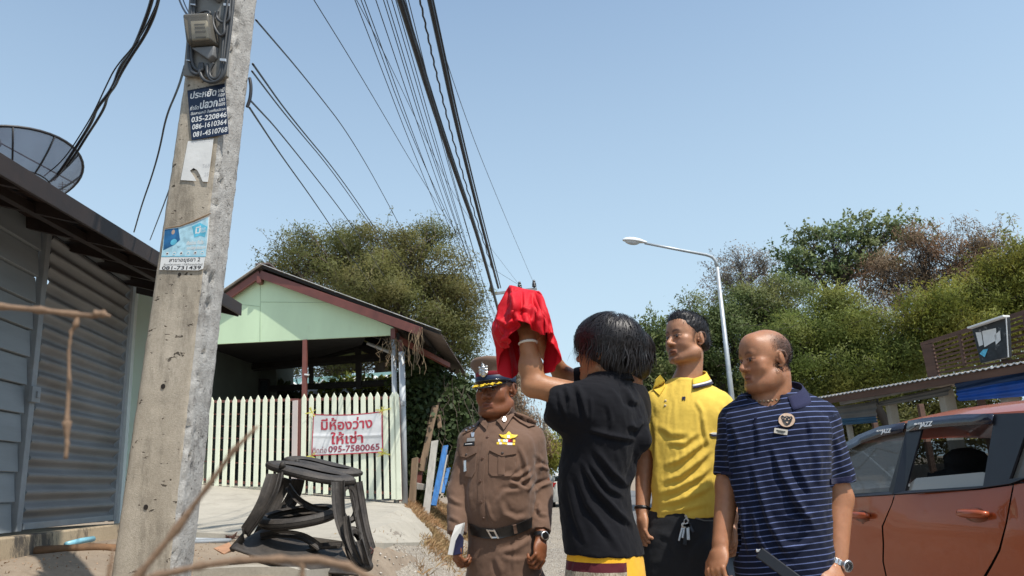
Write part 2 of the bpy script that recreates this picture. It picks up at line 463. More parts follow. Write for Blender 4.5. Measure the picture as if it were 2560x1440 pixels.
# ------------------------------------------------------------- the lie of the land
def hgt(x, y):
    x = np.asarray(x, float); y = np.asarray(y, float)
    yc = np.clip(y, 0, 60)
    xt = -.66-.115*yc-.3*(1-sst(6, 8.5, yc)); xb = -.2-.065*yc
    zg = .87 + np.clip((-2.4-x)*.14, 0, .7)
    pl = .72 + .18*sst(-2.6, -3.4, x)*(1-sst(8, 12, y)) + sst(8.3, 14.4, y)*(zg-.72)
    t = 1 - sst(0, 1, (x-xt)/(xb-xt))
    far = 1 - sst(26, 45, y)
    pl = pl - .10*np.exp(-((x+1.55)/.45)**2-((y-5.7)/.5)**2)
    n = .02*np.sin(x*2.1+y*1.3)+.015*np.sin(x*4.7-y*3.1)
    return pl*t*far + n*t*.6*(1-sst(7.5, 8.5, y)*(1-sst(24, 30, y)))
def ghit(px, py):
    d = ray(px, py); s = np.arange(2, 400, .05); P = _O + s[:, None]*d
    k = np.nonzero(P[:, 2] < hgt(P[:, 0], P[:, 1]))[0]
    return P[k[0]] if len(k) else P[-1]
def sheet(name, poly, mt, off=.004, cell=.3, edge=0, parent=None):
    from mathutils.geometry import delaunay_2d_cdt
    P = np.array([p[:2] for p in poly], float); lo = P.min(0); hi = P.max(0)
    pts = [Vector(p) for p in P]; k = len(pts)
    gx = np.arange(lo[0], hi[0], cell); gy = np.arange(lo[1], hi[1], cell)
    def ins(q):
        c = False
        for i in range(k):
            a, b = P[i], P[(i+1) % k]
            if (a[1] > q[1]) != (b[1] > q[1]) and q[0] < (b[0]-a[0])*(q[1]-a[1])/(b[1]-a[1])+a[0]: c = not c
        return c
    for x in gx:
        for y in gy:
            if ins((x, y)): pts.append(Vector((x, y)))
    r = delaunay_2d_cdt(pts, [(i, (i+1) % k) for i in range(k)], [], 1, 1e-5)
    V = np.array([(v.x, v.y) for v in r[0]]); F = [tuple(f) for f in r[2]]
    V3 = np.concatenate([V, (hgt(V[:, 0], V[:, 1])+off)[:, None]], 1)
    if edge:
        n = len(V3); cnt = {}
        for f in F:
            for a, b in zip(f, f[1:]+f[:1]): cnt[(a, b)] = 1
        bd = [(a, b) for (a, b) in cnt if (b, a) not in cnt]
        V4 = V3.copy(); V4[:, 2] -= edge; V3 = np.concatenate([V3, V4]); F = F + [(b, a, a+n, b+n) for a, b in bd]
    return tag(mk(name, V3, F, mt, parent, smooth=not edge), kind='structure')

# materials of the ground
def m_ground():
    n = NT('dry earth'); a = n.noise(.7, 6, .65); b = n.noise(9, 6, .7)
    c = n.ramp(a, [(.3, (.17, .13, .095)), (.5, (.29, .23, .17)), (.7, (.21, .17, .13))])
    c = n.mix(n.ramp(b, [(.5, 0), (.75, .55)]), c, (.19, .14, .095)); st = n.voro(38)
    c = n.mix(n.ramp(st, [(.05, .5), (.16, 0)]), c, (.5, .45, .38))
    n.bsdf(c, .92, 0, .2, n.bump(n.math('ADD', n.noise(30, 6, .7), n.math('MULTIPLY', b, 1.5)), .6, .02)); return n.m
def m_gravel():
    n = NT('pale gravel'); v = n.t.nodes.new('ShaderNodeTexVoronoi'); v.inputs['Scale'].default_value = 34; n.t.links.new(n.P(), v.inputs['Vector'])
    c = n.ramp(n.xyz(v.outputs['Color'])[0], [(0, (.22, .19, .155)), (.5, (.40, .36, .305)), (1, (.52, .48, .42))])
    c = n.mix(n.ramp(v.outputs[0], [(.3, 0), (.62, .75)]), c, (.16, .13, .10))
    c = n.mix(n.ramp(n.noise(.9, 6, .7), [(.42, 0), (.7, .65)]), c, (.42, .36, .28))
    n.bsdf(c, .95, 0, .2, n.bump(n.math('SUBTRACT', n.math('MULTIPLY', n.noise(60, 3), .4), v.outputs[0]), .8, .03)); return n.m
def m_asphalt():
    n = NT('worn asphalt'); c = n.ramp(n.noise(1.2, 6, .7), [(.3, (.085, .085, .09)), (.7, (.15, .148, .145))])
    c = n.mix(n.ramp(n.noise(90, 2), [(.45, 0), (.7, .6)]), c, (.27, .26, .25))
    n.bsdf(c, .85, 0, .35, n.bump(n.noise(140, 3), .5, .006)); return n.m
def m_concrete(nm, base, dk=.5, pits=1.0, stain=.5, grain=1., thr=(.54, .72)):
    n = NT(nm); lo = tuple(c*.78 for c in base)
    c = n.ramp(n.noise(2.4, 7, .68), [(.3, lo), (.7, base)])
    g = n.noise(55, 4, .7); c = n.mix(n.ramp(g, [(.35, .35), (.6, 0)]), c, tuple(q*.55 for q in base))
    c = n.mix(n.math('MULTIPLY', n.ramp(n.noise(1.7, 8, .78, n.scalev((1, 1, .35))), [(thr[0], 0), (thr[1], 1)]), stain), c, (.075, .065, .055))
    pit = n.ramp(n.noise(26, 2, .5, dist=.8), [(.26, 1), (.31, 0)])
    c = n.mix(n.math('MULTIPLY', pit, dk*pits), c, (.05, .045, .04))
    h = n.math('SUBTRACT', n.math('MULTIPLY', n.noise(110, 5, .7), .5*grain), n.math('MULTIPLY', pit, .8*pits))
    n.bsdf(c, .88, 0, .25, n.bump(h, .7, .008)); return n.m
M_earth, M_gravel, M_asph = m_ground(), m_gravel(), m_asphalt()
M_drive = m_concrete('pale driveway concrete', (.44, .40, .33), .5, .4, .45)  # pale concrete, mottled and stained at random
M_kerb = m_concrete('stained plinth concrete', (.46, .36, .24), .6, .5, .95, thr=(.50, .57))

# one ground sheet to the horizon
gx = np.unique(np.concatenate([[-900, -300, -120, -60, -30, -18], np.arange(-12, 4.01, .16), [5, 7, 10, 15, 25, 45, 90, 200, 500, 900]]))
gy = np.unique(np.concatenate([[-60, -20, -6, -2, 0], np.arange(.5, 26.01, .25), np.arange(27, 50, 1.5), [55, 70, 100, 160, 300, 700, 1600]]))
GX, GY = np.meshgrid(gx, gy, indexing='ij'); GV = np.stack([GX, GY, hgt(GX, GY)], -1).reshape(-1, 3)
_i, _j = np.meshgrid(np.arange(len(gx)-1), np.arange(len(gy)-1), indexing='ij'); _i = _i.ravel(); _j = _j.ravel(); _n = len(gy)
tag(mk('ground', GV, np.stack([_i*_n+_j, (_i+1)*_n+_j, (_i+1)*_n+_j+1, _i*_n+_j+1], -1), M_earth, smooth=True), kind='structure')
rd = lambda y: .042*y
tag(mk('road', [(1.7+rd(-20), -20, .012), (5.6+rd(-20), -20, .012), (5.6+rd(500), 500, .012), (1.7+rd(500), 500, .012)], [(0, 1, 2, 3)], M_asph), kind='structure')
gr = [(-.15-.06*y, y) for y in (1, 4, 8, 12, 17, 26)]
gr = [(-.05, -3)] + gr + [(-1.2, 60), (1.7+rd(60), 60)] + [(1.7+rd(y), y) for y in (30, 15, 6, -3)]
sheet('gravel_shoulder', gr, M_gravel, .006, .8)
sheet('pebble_bank', [(-.15-.06*y, y) for y in (4, 8, 12, 15.9)] + [(-.75-.09*y, y) for y in (13.2, 11, 9.2, 7.8)] + [(-1.2, 7.2), (-.55, 5.5)], M_gravel, .005, .25)
dv = [ghit(*p)[:2] for p in ((1003, 1262), (1040, 1288), (1078, 1330), (1082, 1352), (1050, 1366), (960, 1374), (860, 1368), (760, 1352), (620, 1350), (470, 1346))]
dv += [(-4.9, 9.4), (-5.6, 12), (-9.5, 16.3), (-9.5, 24), (-2.7, 24), (-2.5, 15.2)]
sheet('driveway', dv, M_drive, .05, .3, edge=.12)
sheet('stone_slab', [ghit(*p)[:2] for p in ((560, 1434), (700, 1420), (842, 1417), (860, 1438))] + [(-1.42, 4.9), (-2.1, 4.9)], M_drive, .05, .3, edge=.1)

# ------------------------------------------------------------- metal-clad shed on the left
def corrugated(Pa, Pb, Pc, Pd, pitch, amp, nv=1, th=.002, ex=.0):
    "sheet with corners a,b (across the corrugation), c,d opposite; returns MB"
    Pa, Pb, Pc, Pd = [np.array(p, float) for p in (Pa, Pb, Pc, Pd)]
    n = nrm(np.cross(Pb-Pa, Pd-Pa)); L = np.linalg.norm(Pb-Pa); nu = max(4, int(L/pitch*8)); m = MB()
    for s_ in (0, 1):
        m.grid(lambda u, v: Pa*(1-u)*(1-v)+Pb*u*(1-v)+Pc*u*v+Pd*(1-u)*v + n*(amp*sin(2*pi*u*L/pitch)*(1+ex*sin(u*40+v*9)) - s_*th), nu, nv)
    return m
M_shedroof = M('rusted brown roof sheet', (.030, .020, .018), .75, .5, 3, .3, 50, col2=(.05, .03, .026), dirt=((.008, .007, .007), .5, .7), stretch=(1, 1, 1))
M_fasc = M('dark maroon steel', (.026, .017, .014), .6, .35, 5, .2)
M_board = M('faded blue grey board', (.215, .24, .255), .55, .14, 2.5, .25, 40, dirt=((.16, .17, .17), .55, .5), stretch=(1, .25, 2))
M_roller = M('grey corrugated door sheet', (.165, .165, .165), .5, .2, 1.6, .15, 30, dirt=((.12, .10, .085), .52, .6))
M_frame = M('grey painted steel', (.22, .24, .255), .5, .15, 6, .15, dirt=((.17, .11, .08), .6, .5))
M_mint = M('pale mint painted wall', (.64, .77, .66), .75, .05, 1.2, .12, 90, dirt=((.36, .42, .34), .62, .3))
shed_o = np.array([-3.95, 6.2, .84])
shed = thing('metal_shed', 'blue grey boarded shed with corrugated door and low dark roof', 'shed', shed_o)
wx = lambda y: -3.72 - .135*(y-5.3)*.9            # wall line x at distance y
zb, zt = 1.05, 3.42
bm_ = MB()
# plinth
P0 = np.array([wx(1.0)+.22, 1.0]); P1 = np.array([wx(7.35)+.22, 7.35])
bm_.add([(P0[0], P0[1], .7), (P1[0], P1[1], .7), (P1[0]-1.2, P1[1], .7), (P0[0]-1.2, P0[1], .7), (P0[0]-.02, P0[1], zb-.02), (P1[0]-.02, P1[1], zb-.02), (P1[0]-1.2, P1[1], zb-.02), (P0[0]-1.2, P0[1], zb-.02)], [(0, 3, 2, 1), (4, 5, 6, 7), (0, 1, 5, 4), (1, 2, 6, 5), (2, 3, 7, 6), (3, 0, 4, 7)])
bm_.build('plinth', M_kerb, shed, bevel=.012)
ydoor0 = 5.62
# lap boards left of the door, every board its own
nb_ = 11; hb = (zt-.02-zb)/nb_
for k in range(nb_):
    z0 = zb + k*hb; m = MB(); y0, y1 = 1.0, ydoor0-.05
    for (ya, yb) in ((y0, y1),):
        xa, xb = wx(ya), wx(yb)
        lo_, hi_ = .035, .008
        m.add([(xa+lo_, ya, z0), (xb+lo_, yb, z0), (xb+hi_, yb, z0+hb*.97), (xa+hi_, ya, z0+hb*.97), (xa-.03, ya, z0), (xb-.03, yb, z0), (xb-.03, yb, z0+hb*.97), (xa-.03, ya, z0+hb*.97)], [(0, 1, 2, 3), (4, 7, 6, 5), (0, 4, 5, 1), (3, 2, 6, 7), (0, 3, 7, 4), (1, 5, 6, 2)])
    m.build('board', M_board, shed, bevel=.004)
# uprights
for yy, wd in ((ydoor0, .06), (7.32, .05)):
    MB().box((wx(yy)+.03, yy, (zb+zt)/2), (.06, wd, zt-zb)).build('upright', M_frame, shed, bevel=.006)
MB().beam((wx(1)+.045, 1.0, zt+.03), (wx(7.35)+.045, 7.35, zt+.03), .08, .1).build('wall_plate', M_frame, shed, bevel=.006)
MB().beam((wx(ydoor0)+.03, ydoor0+.05, zb+.035), (wx(7.3)+.03, 7.29, zb+.035), .05, .05).build('door_sill', M_frame, shed, bevel=.004)
door = corrugated((wx(ydoor0)+.035, ydoor0+.04, zb+.06), (wx(ydoor0)+.035, ydoor0+.04, zt-.04), (wx(7.28)+.035, 7.28, zt-.04), (wx(7.28)+.035, 7.28, zb+.06), .125, .026, 10, ex=.15)
door.build('corrugated_door', M_roller, shed, smooth=True)
MB().box((wx(ydoor0)+.07, ydoor0-.0, 2.05), (.03, .1, .12)).box((wx(ydoor0)+.09, ydoor0+.01, 2.05), (.015, .03, .05)).build('latch', M_frame, shed, bevel=.003)
# end wall
MB().box(((wx(7.36)-.04-6)/2, 7.36, (zb+zt)/2), (abs(wx(7.36)+6)-.1, .05, zt-zb)).build('end_wall', M_board, shed)
# roof: eave over the plinth, rising to the left
ez, ex_ = 3.16, -2.9
r0, r1 = -1.0, 7.62
rf = corrugated((ex_, r1, ez), (ex_, r0, ez), (ex_-3.4, r0, ez+1.0), (ex_-3.4, r1, ez+1.0), .076, .009, 6)
rf.build('roof', M_shedroof, shed, smooth=True)
MB().beam((ex_+.012, r0, ez-.035), (ex_+.012, r1, ez-.035), .02, .13).build('eave_board', M_fasc, shed, bevel=.004)
for yy in np.arange(.4, 7.7, .62):
    MB().beam((ex_-.03, yy, ez-.04), (ex_-1.6, yy, ez+.42), .045, .09).build('rafter', M_fasc, shed)
MB().beam((ex_-.35, r0, ez+.03), (ex_-.35, r1, ez+.03), .05, .06).build('purlin', M_fasc, shed)
MB().beam((ex_-3.4, r1, ez+.95), (ex_, r1, ez-.05), .03, .12).build('barge_board', M_fasc, shed, bevel=.004)
# mint wall standing behind the shed
mw = thing('mint_wall', 'narrow pale mint wall strip between the corrugated door and the pole', 'wall', (-3.9, 7.6, .9))
MB().box((-3.84, 7.72, 2.2), (.42, .12, 2.9)).build('wall', M_mint, mw, bevel=.008)
MB().box((-4.04, 7.63, 2.2), (.05, .06, 2.9)).build('corner_trim', M('white gloss trim', (.7, .75, .75), .4, .05), mw)
MB().box((-3.84, 7.64, .95), (.44, .05, .14)).build('skirting', M_frame, mw)
# debris at the plinth: pipe piece, fallen palm stalk
a = ghit(165, 1372); b = ghit(232, 1357)
pp = MB().tube([a+[0, 0, .03], (a+b)/2+[0, 0, .035], b+[0, 0, .03]], .022, 12)
tag(pp.build('plastic_pipe', M('pale blue plastic', (.22, .48, .58), .35, .1), None, loc=a, smooth=True), 'short pale blue plastic pipe lying against the shed plinth', 'pipe')
pts = [ghit(x, y)+[0, 0, .02] for x, y in ((-30, 1393), (40, 1388), (110, 1384), (170, 1378), (230, 1376), (300, 1378), (330, 1384))]
tag(MB().tube(pts, [.015, .03, .035, .025, .033, .03, .008], 8).build('fallen_branch', M('rotting bark', (.16, .085, .04), .85, .4, 9, .6), None, loc=pts[0], smooth=True), 'brown rotten branch lying along the foot of the shed plinth', 'branch')

# ------------------------------------------------------------- mesh satellite dish on the shed roof
def m_mesh():
    n = NT('dish wire mesh'); x = n.xyz(); s_ = 130
    tr = n.n('BsdfTransparent'); d = n.n('BsdfPrincipled'); n.i(d, 'Base Color', (.19, .19, .25)); n.i(d, 'Roughness', .5)
    mx = n.n('MixShader'); n.i(mx, 0, n.math('ADD', .68, n.math('MULTIPLY', n.noise(3), .2)))
    n.t.links.new(tr.outputs[0], mx.inputs[1]); n.t.links.new(d.outputs[0], mx.inputs[2]); n.t.links.new(mx.outputs[0], n.out.inputs[0]); return n.m
M_black = M('black cable sheath', (.014, .014, .018), .5, .2, 20, .1)
M_dishrib = M('dark dish rib', (.035, .033, .035), .5, .2)
dc = W(14, 480, 6.6)
dish = thing('satellite_dish', 'large grey mesh satellite dish tilted up on the dark shed roof', 'satellite dish', dc)
R_ = .70; dx = nrm([.94, .02, .33]); dy = nrm(np.array([-.1, .99, -.11])-dx*(np.array([-.1, .99, -.11])@dx)); axd = np.cross(dx, dy)
def dpt(r, a): return dc + dx*R_*r*cos(a) + dy*R_*r*sin(a) + axd*(.34*r*r-.1)
g = MB().grid(lambda u, v: dpt(.08+.92*u, 2*pi*v), 8, 48); g.build('mesh_reflector', m_mesh(), dish, smooth=True)
MB().tube([dpt(1, 2*pi*k/48) for k in range(49)], .014, 6, cap=False).build('rim', M_dishrib, dish, smooth=True)
for k in range(12):
    MB().tube([dpt(r, 2*pi*k/12+.2)-axd*.008 for r in np.linspace(.05, 1, 7)], .009, 5).build('rib', M_dishrib, dish, smooth=True)
MB().tube([dpt(.55, 2*pi*k/40)-axd*.01 for k in range(41)], .007, 5, cap=False).build('inner_ring', M_dishrib, dish, smooth=True)
fp = dc + axd*.62
for k in range(3): MB().cyl(dpt(.95, 2*pi*k/3+.9), fp, .007, 6).build('feed_strut', M_dishrib, dish, smooth=True)
MB().lathe(fp-axd*.08, [(.03, 0), (.05, .02), (.05, .09), (.03, .14)], axd, 12).build('feed_horn', M_frame, dish, smooth=True)
MB().cyl(dc-axd*.12, dc-[0, 0, .55], .03, 10).build('mast', M_dishrib, dish, smooth=True)
# distant aerial
an = thing('roof_aerial', 'tiny wire television aerial sticking up behind the dark shed roof', 'aerial', W(157, 490, 11))
for i, yy in enumerate((460, 466, 472)): MB().cyl(W(147-i*2, yy, 11), W(166, yy+2, 11), .006, 5).build('crossbar', M_dishrib, an)
MB().cyl(W(156, 455, 11), W(158, 640, 11), .008, 5).build('mast', M_dishrib, an)
# ------------------------------------------------------------- concrete utility pole beside the camera
A0, B0, C0 = W(275, 1440, 3.52), W(434, 1440, 3.43), W(483, 1440, 3.66)
A1, B1, C1 = W(487, 0, 3.52), W(592, 0, 3.45), W(646, 0, 3.62)
D0, D1 = A0+C0-B0, A1+C1-B1
def pole_c(z):
    out = []
    for p, q in ((A0, A1), (B0, B1), (C0, C1), (D0, D1)):
        t = (z-p[2])/(q[2]-p[2]); out.append(p+(q-p)*t)
    return out
def m_pole(side):
    n = NT('pole concrete weathered side' if side else 'pole concrete smooth face')
    if not side:
        c = n.ramp(n.noise(3.2, 7, .62, n.scalev((1, 1, .5))), [(.32, (.42, .36, .28)), (.68, (.56, .49, .395))])
        c = n.mix(n.ramp(n.noise(70, 4, .7), [(.35, .3), (.6, 0)]), c, (.27, .22, .16))
        st = n.ramp(n.noise(2.6, 8, .75, n.scalev((1.6, 1.6, .45))), [(.50, 0), (.66, 1)])
        c = n.mix(n.math('MULTIPLY', st, .7), c, (.13, .11, .085))
        pit = n.ramp(n.noise(30, 3, .6, n.scalev((.6, .6, 1.2)), .3), [(.315, 1), (.35, 0)])
        c = n.mix(n.math('MULTIPLY', pit, .85), c, (.05, .04, .03))
        h = n.math('SUBTRACT', n.math('MULTIPLY', n.noise(160, 5, .7), .35), pit)
    else:
        c = n.ramp(n.noise(14, 7, .7), [(.3, (.33, .31, .285)), (.62, (.50, .485, .455))])
        st = n.ramp(n.noise(3.6, 9, .8, n.scalev((1, 1, .55)), dist=.5), [(.54, 0), (.68, 1)])
        c = n.mix(n.math('MULTIPLY', st, .85), c, (.055, .05, .048))
        pit = n.ramp(n.noise(38, 3, .6, dist=1.), [(.30, 1), (.37, 0)])
        c = n.mix(n.math('MULTIPLY', pit, .7), c, (.06, .055, .05))
        h = n.math('SUBTRACT', n.math('MULTIPLY', n.noise(75, 6, .75), 1.3), pit)
    n.bsdf(c, .9, 0, .2, n.bump(h, .8, .009)); return n.m
pole = thing('utility_pole', 'leaning square concrete pole with meters and notices, nearest the camera', 'utility pole', (A0+C0)/2*[1, 1, 0]+[0, 0, .6])
zs = np.concatenate([np.arange(.5, 3.9, .022), np.arange(3.95, 7.2, .15)]); nf, ns = 14, 14; Vp = []; ring = 2*nf+2*ns
for z in zs:
    a, b, c, d = pole_c(z); r_ = []
    for (p, q, n_) in ((a, b, nf), (b, c, ns), (c, d, nf), (d, a, ns)):
        for k in range(n_): r_.append(p+(q-p)*k/n_)
    Vp += r_
Vp = np.array(Vp).reshape(len(zs), ring, 3); ctr = Vp.mean(1, keepdims=True); out_ = nrm((Vp-ctr)*[1, 1, 0])
# rounded, broken arrises; rough cast right face
nz = vnoise(Vp.reshape(-1, 3), 9, 3).reshape(len(zs), ring); nz2 = vnoise(Vp.reshape(-1, 3), 38, 5, 2).reshape(len(zs), ring)
amp = np.full(ring, .0012); amp[nf-1:nf+ns+2] = .0022; amp[nf-1:nf+2] = .005
disp = nz*amp + nz2*amp*.8; disp[:, [0, nf, nf+ns, 2*nf+ns]] -= .010; disp[:, [1, nf-1, nf+1, nf+ns-1, nf+ns+1]] -= .002
gash = np.clip(vnoise(Vp.reshape(-1, 3), 16, 11, 2).reshape(len(zs), ring)-.35, 0, 1)*.03; disp[:, nf:nf+5] -= gash[:, nf:nf+5]
Vp = Vp + out_*disp[..., None]
i_, j_ = np.meshgrid(np.arange(len(zs)-1), np.arange(ring), indexing='ij'); i_ = i_.ravel(); j_ = j_.ravel(); j2 = (j_+1) % ring
Fp = np.stack([i_*ring+j_, i_*ring+j2, (i_+1)*ring+j2, (i_+1)*ring+j_], -1)
mi = ((j_ >= nf-1) & (j_ < nf+ns+1)).astype(int)
mk('shaft', Vp.reshape(-1, 3), Fp, [m_pole(0), m_pole(1)], pole, matidx=mi, smooth=True)
nP = nrm(np.cross(B0-A0, A1-A0)); nP = nP if nP[1] < 0 else -nP
def PL(px, py, off=0.):
    r = ray(px, py); t = ((A0-_O)@nP + off)/(r@nP); return _O + r*t
rP = nrm(PL(560, 300)-PL(470, 318)); uP = nrm(A1-A0)
M_hole = M('hole shadow', (.02, .015, .012), .95, .1)
for (x, y, r) in ((485, 421, .011), (449, 686, .009), (408, 966, .012), (365, 1268, .012)):
    # bolt holes: a dark plug, the shade inside put into its colour
    c = PL(x, y); m = MB(); m.lathe(c-nP*.03, [(r, 0), (r, .0305), (r*1.22, .0312), (r*1.22, .0300)], nP, 16)
    MB().lathe(c-nP*.03, [(r*1.0, .0), (r*1.0, .0325)], nP, 16).build('bolt_hole', M_hole, pole, smooth=False)
def quad(name, px4, th, off, mt, parent, bevel=0, label=None):
    P = [PL(x, y, off) for x, y in px4]; P = P[::-1]
    o = MB().slab(P, th, nP).build(name, mt, parent, bevel=bevel)
    bm = bmesh.new(); bm.from_mesh(o.data); bmesh.ops.recalc_face_normals(bm, faces=bm.faces[:]); bm.to_mesh(o.data); bm.free()
    if label: o['label'] = label
    return o
def ptext(s, px, py, px2, py2, hpx, mt, parent, off, bold=.0, width=None):
    "lettering whose baseline runs px,py -> px2,py2 with letters hpx high"
    a = PL(px, py, off); b = PL(px2, py2, off); up = PL(px-hpx*.13, py-hpx, off)-a
    L = np.linalg.norm(b-a); o = text('lettering', s, a, b-a, up, 1.0, mt, parent, .0, bold=bold)
    # fit to width and height
    me = o.data; n = len(me.vertices); co = np.empty(n*3, np.float32); me.vertices.foreach_get('co', co); co = co.reshape(-1, 3).astype(float)
    rr = a - rootloc(parent); xd = nrm(b-a); yd = nrm(up - xd*(up@xd)); zd = np.cross(xd, yd); q = co-rr; x = q@xd; y = q@yd
    sx_ = L/max(x.max()-x.min(), 1e-6); dg = [c for c in s if c.isascii()]
    capH = .72 if dg else .62
    sy_ = np.linalg.norm(up)/capH
    co = rr + np.outer((x-x.min())*sx_, xd) + np.outer(y*sy_, yd)
    me.vertices.foreach_set('co', co.astype(np.float32).ravel()); me.update(); o['kind'] = 'stuff'; return o
M_navy = M('navy sign enamel', (.010, .020, .052), .45, .1, 6, .05, spec=.4)
M_white = M('white paint', (.78, .78, .76), .6, .04, 8, .05)
M_paper = M('torn white paper', (.74, .73, .70), .85, .06, 9, .3, 30, dirt=((.45, .40, .33), .62, .5))
M_grey = M('meter board grey', (.20, .19, .17), .6, .12, 5, .15, dirt=((.10, .08, .06), .6, .5))
M_cab = M('grey cable', (.045, .047, .05), .5, .2, 12, .1)
M_clip = M('aluminium clip', (.6, .6, .6), .4, .1, metal=.6)
# blue pest-control notice
sg = thing('blue_notice', 'navy blue enamel notice with white Thai lettering and three phone numbers, highest on the pole', 'sign', PL(520, 280))
quad('panel', ((469, 227), (562, 209), (572, 335), (480, 351)), .003, .006, M_navy, sg)
quad('border', ((469, 227), (562, 209), (562.4, 211), (469.4, 229)), .001, .009, M('dark rim', (.005, .008, .02), .6), sg)
off = .0095
ptext('ประหยัด', 475, 247, 540, 238, 13, M_white, sg, off, .02)
ptext('เคมี', 545, 231, 560, 229, 8, M_white, sg, off, .01)
ptext('คอล', 545, 242, 561, 240, 8, M_white, sg, off, .01)
ptext('มด', 548, 254, 561, 252, 8, M_white, sg, off, .01)
ptext('แมลง', 546, 265, 562, 263, 8, M_white, sg, off, .01)
ptext('ปลวก', 499, 272, 543, 265, 15, M_white, sg, off, .03)
ptext('กำจัด', 475, 276, 496, 273, 8, M_white, sg, off, .01)
ptext('ฉีดสารเคมี ป้องกันปลวก', 477, 288, 563, 275, 6, M_white, sg, off, .01)
ptext('035-220846', 478, 306, 566, 292, 12, M_white, sg, off, .014)
ptext('086-1610364', 480, 324, 566, 310, 12, M_white, sg, off, .014)
ptext('081-4510768', 482, 343, 568, 329, 12, M_white, sg, off, .014)
# torn white paper
sh_ = thing('torn_paper', 'torn white paper glued under the blue notice, numbers faded away', 'poster', PL(493, 400))
quad('sheet', ((470, 353), (534, 349), (520, 455), (507, 454), (500, 437), (493, 425), (484, 420), (475, 427), (484, 440), (491, 453), (452, 450)), .001, .0045, M_paper, sh_)
M_faint = M('faded print', (.50, .50, .50), .8)
ptext('ชุมแพรถยก', 480, 357, 533, 353, 8, M_faint, sh_, .0058)
ptext('568', 506, 420, 524, 418, 9, M_faint, sh_, .0058)
ptext('25', 510, 441, 521, 440, 9, M_faint, sh_, .0058)
# blue and white poster
po = thing('water_poster', 'blue and white torn advertising poster for a branch shop, lowest on the pole', 'poster', PL(465, 610))
quad('sheet', ((413, 572), (452, 566), (490, 552), (524, 540), (520, 600), (508, 672), (496, 676), (399, 675)), .001, .0045, M_white, po)
M_lb = M('light blue print', (.12, .50, .68), .6, .25, 20, 0); M_pb = M('pale blue print', (.42, .66, .76), .6, .25, 30, 0); M_db = M('deep blue print', (.02, .13, .30), .6, .4, 20, 0)
M_ink = M('dark print', (.03, .03, .035), .7)
quad('pale_print', ((412, 574), (452, 568), (490, 555), (521, 543), (515, 640), (404, 640)), .0003, .0057, M_pb, po)
quad('blue_print', ((412, 574), (446, 570), (450, 600), (436, 612), (408, 626)), .0003, .0062, M_db, po)
quad('pentagon', ((480, 566), (500, 557), (519, 567), (512, 593), (500, 589), (486, 594)), .0003, .0063, M_lb, po)
# figure in the corner of the poster
for (x, y, rx, ry, mt_) in ((433, 580, .010, .013, M('poster face', (.5, .36, .28), .7)), (434, 605, .019, .016, M_lb), (448, 611, .013, .013, M_pb)):
    c = PL(x, y, .0068); MB().add([c+rP*rx*cos(t)+uP*ry*sin(t) for t in np.arange(16)*pi/8], [tuple(range(16))]).build('figure_print', mt_, po)
for i in range(6):
    c = PL(418+i*17.5, 634-i*.5, .0066); q = [c+rP*.009*cos(t)+uP*.009*sin(t) for t in np.arange(12)*pi/6]
    MB().add(q, [tuple(range(12))]).build('round_icon', M_white, po)
    c = PL(418+i*17.5, 634-i*.5, .0070); MB().add([c+rP*.006*cos(t)+uP*.004*sin(t) for t in np.arange(8)*pi/4], [tuple(range(8))]).build('icon_print', M_lb if i % 2 else M_ink, po)
ptext('มี', 488, 584, 501, 582, 13, M_white, po, .0068, .02)
ptext('เงินสด', 502, 575, 514, 573, 5, M_white, po, .0068); ptext('ติดล้อ', 502, 582, 514, 580, 5, M_white, po, .0068)
ptext('เงินด่วน ทันใจ', 466, 612, 508, 609, 8, M_white, po, .0068, .03)
ptext('ดอกเบี้ยถูก ผ่อนสบาย', 466, 624, 513, 621, 7, M_white, po, .0068, .03)
quad('rule', ((404, 640), (515, 640), (514.5, 641.6), (403.8, 641.6)), .0003, .0062, M_lb, po)
ptext('สาขาอยุธยา 2', 422, 655, 500, 653, 9, M_ink, po, .0060, .012)
ptext('สี่แยกไฟแดงแถว 1 ใกล้วัดชายประดิษฐ์', 409, 664, 506, 663, 4.5, M_ink, po, .0060)
ptext('081-731439', 404, 674, 502, 673, 8, M_ink, po, .0060, .02)
# peeled strip over the poster
pk = MB().tube([PL(x, y, .008) for x, y in ((412, 571), (450, 565), (485, 552), (510, 541), (527, 533))], [.002, .003, .004, .004, .002], 6)
pk.build('torn_edge', M('brown tape', (.30, .20, .12), .8), po)

# electricity meters on their board
mb = thing('meter_board', 'grey board on the pole carrying two glass electricity meters and looped cables', 'electricity meter', PL(525, 100))
quad('back_board', ((487, -120), (590, -120), (578, 4), (573, 194), (566, 199), (463, 193), (470, 120), (478, 0)), .018, .008, M_grey, mb, .003)
def m_glass(nm, col, op, rough=.05, fk=.9):
    n = NT(nm); t = n.n('BsdfTransparent'); n.i(t, 'Color', col); g = n.n('BsdfPrincipled'); n.i(g, 'Base Color', (.3, .28, .24)); n.i(g, 'Roughness', rough); n.i(g, 'Specular IOR Level', .6)
    mx = n.n('MixShader'); fr = n.n('Fresnel'); n.i(fr, 'IOR', 1.5); n.i(mx, 0, n.math('ADD', n.math('MULTIPLY', fr.outputs[0], fk), op))
    n.t.links.new(t.outputs[0], mx.inputs[1]); n.t.links.new(g.outputs[0], mx.inputs[2]); n.t.links.new(mx.outputs[0], n.out.inputs[0]); return n.m
M_mglass = m_glass('dusty meter glass', (.8, .76, .68), .28, .12)
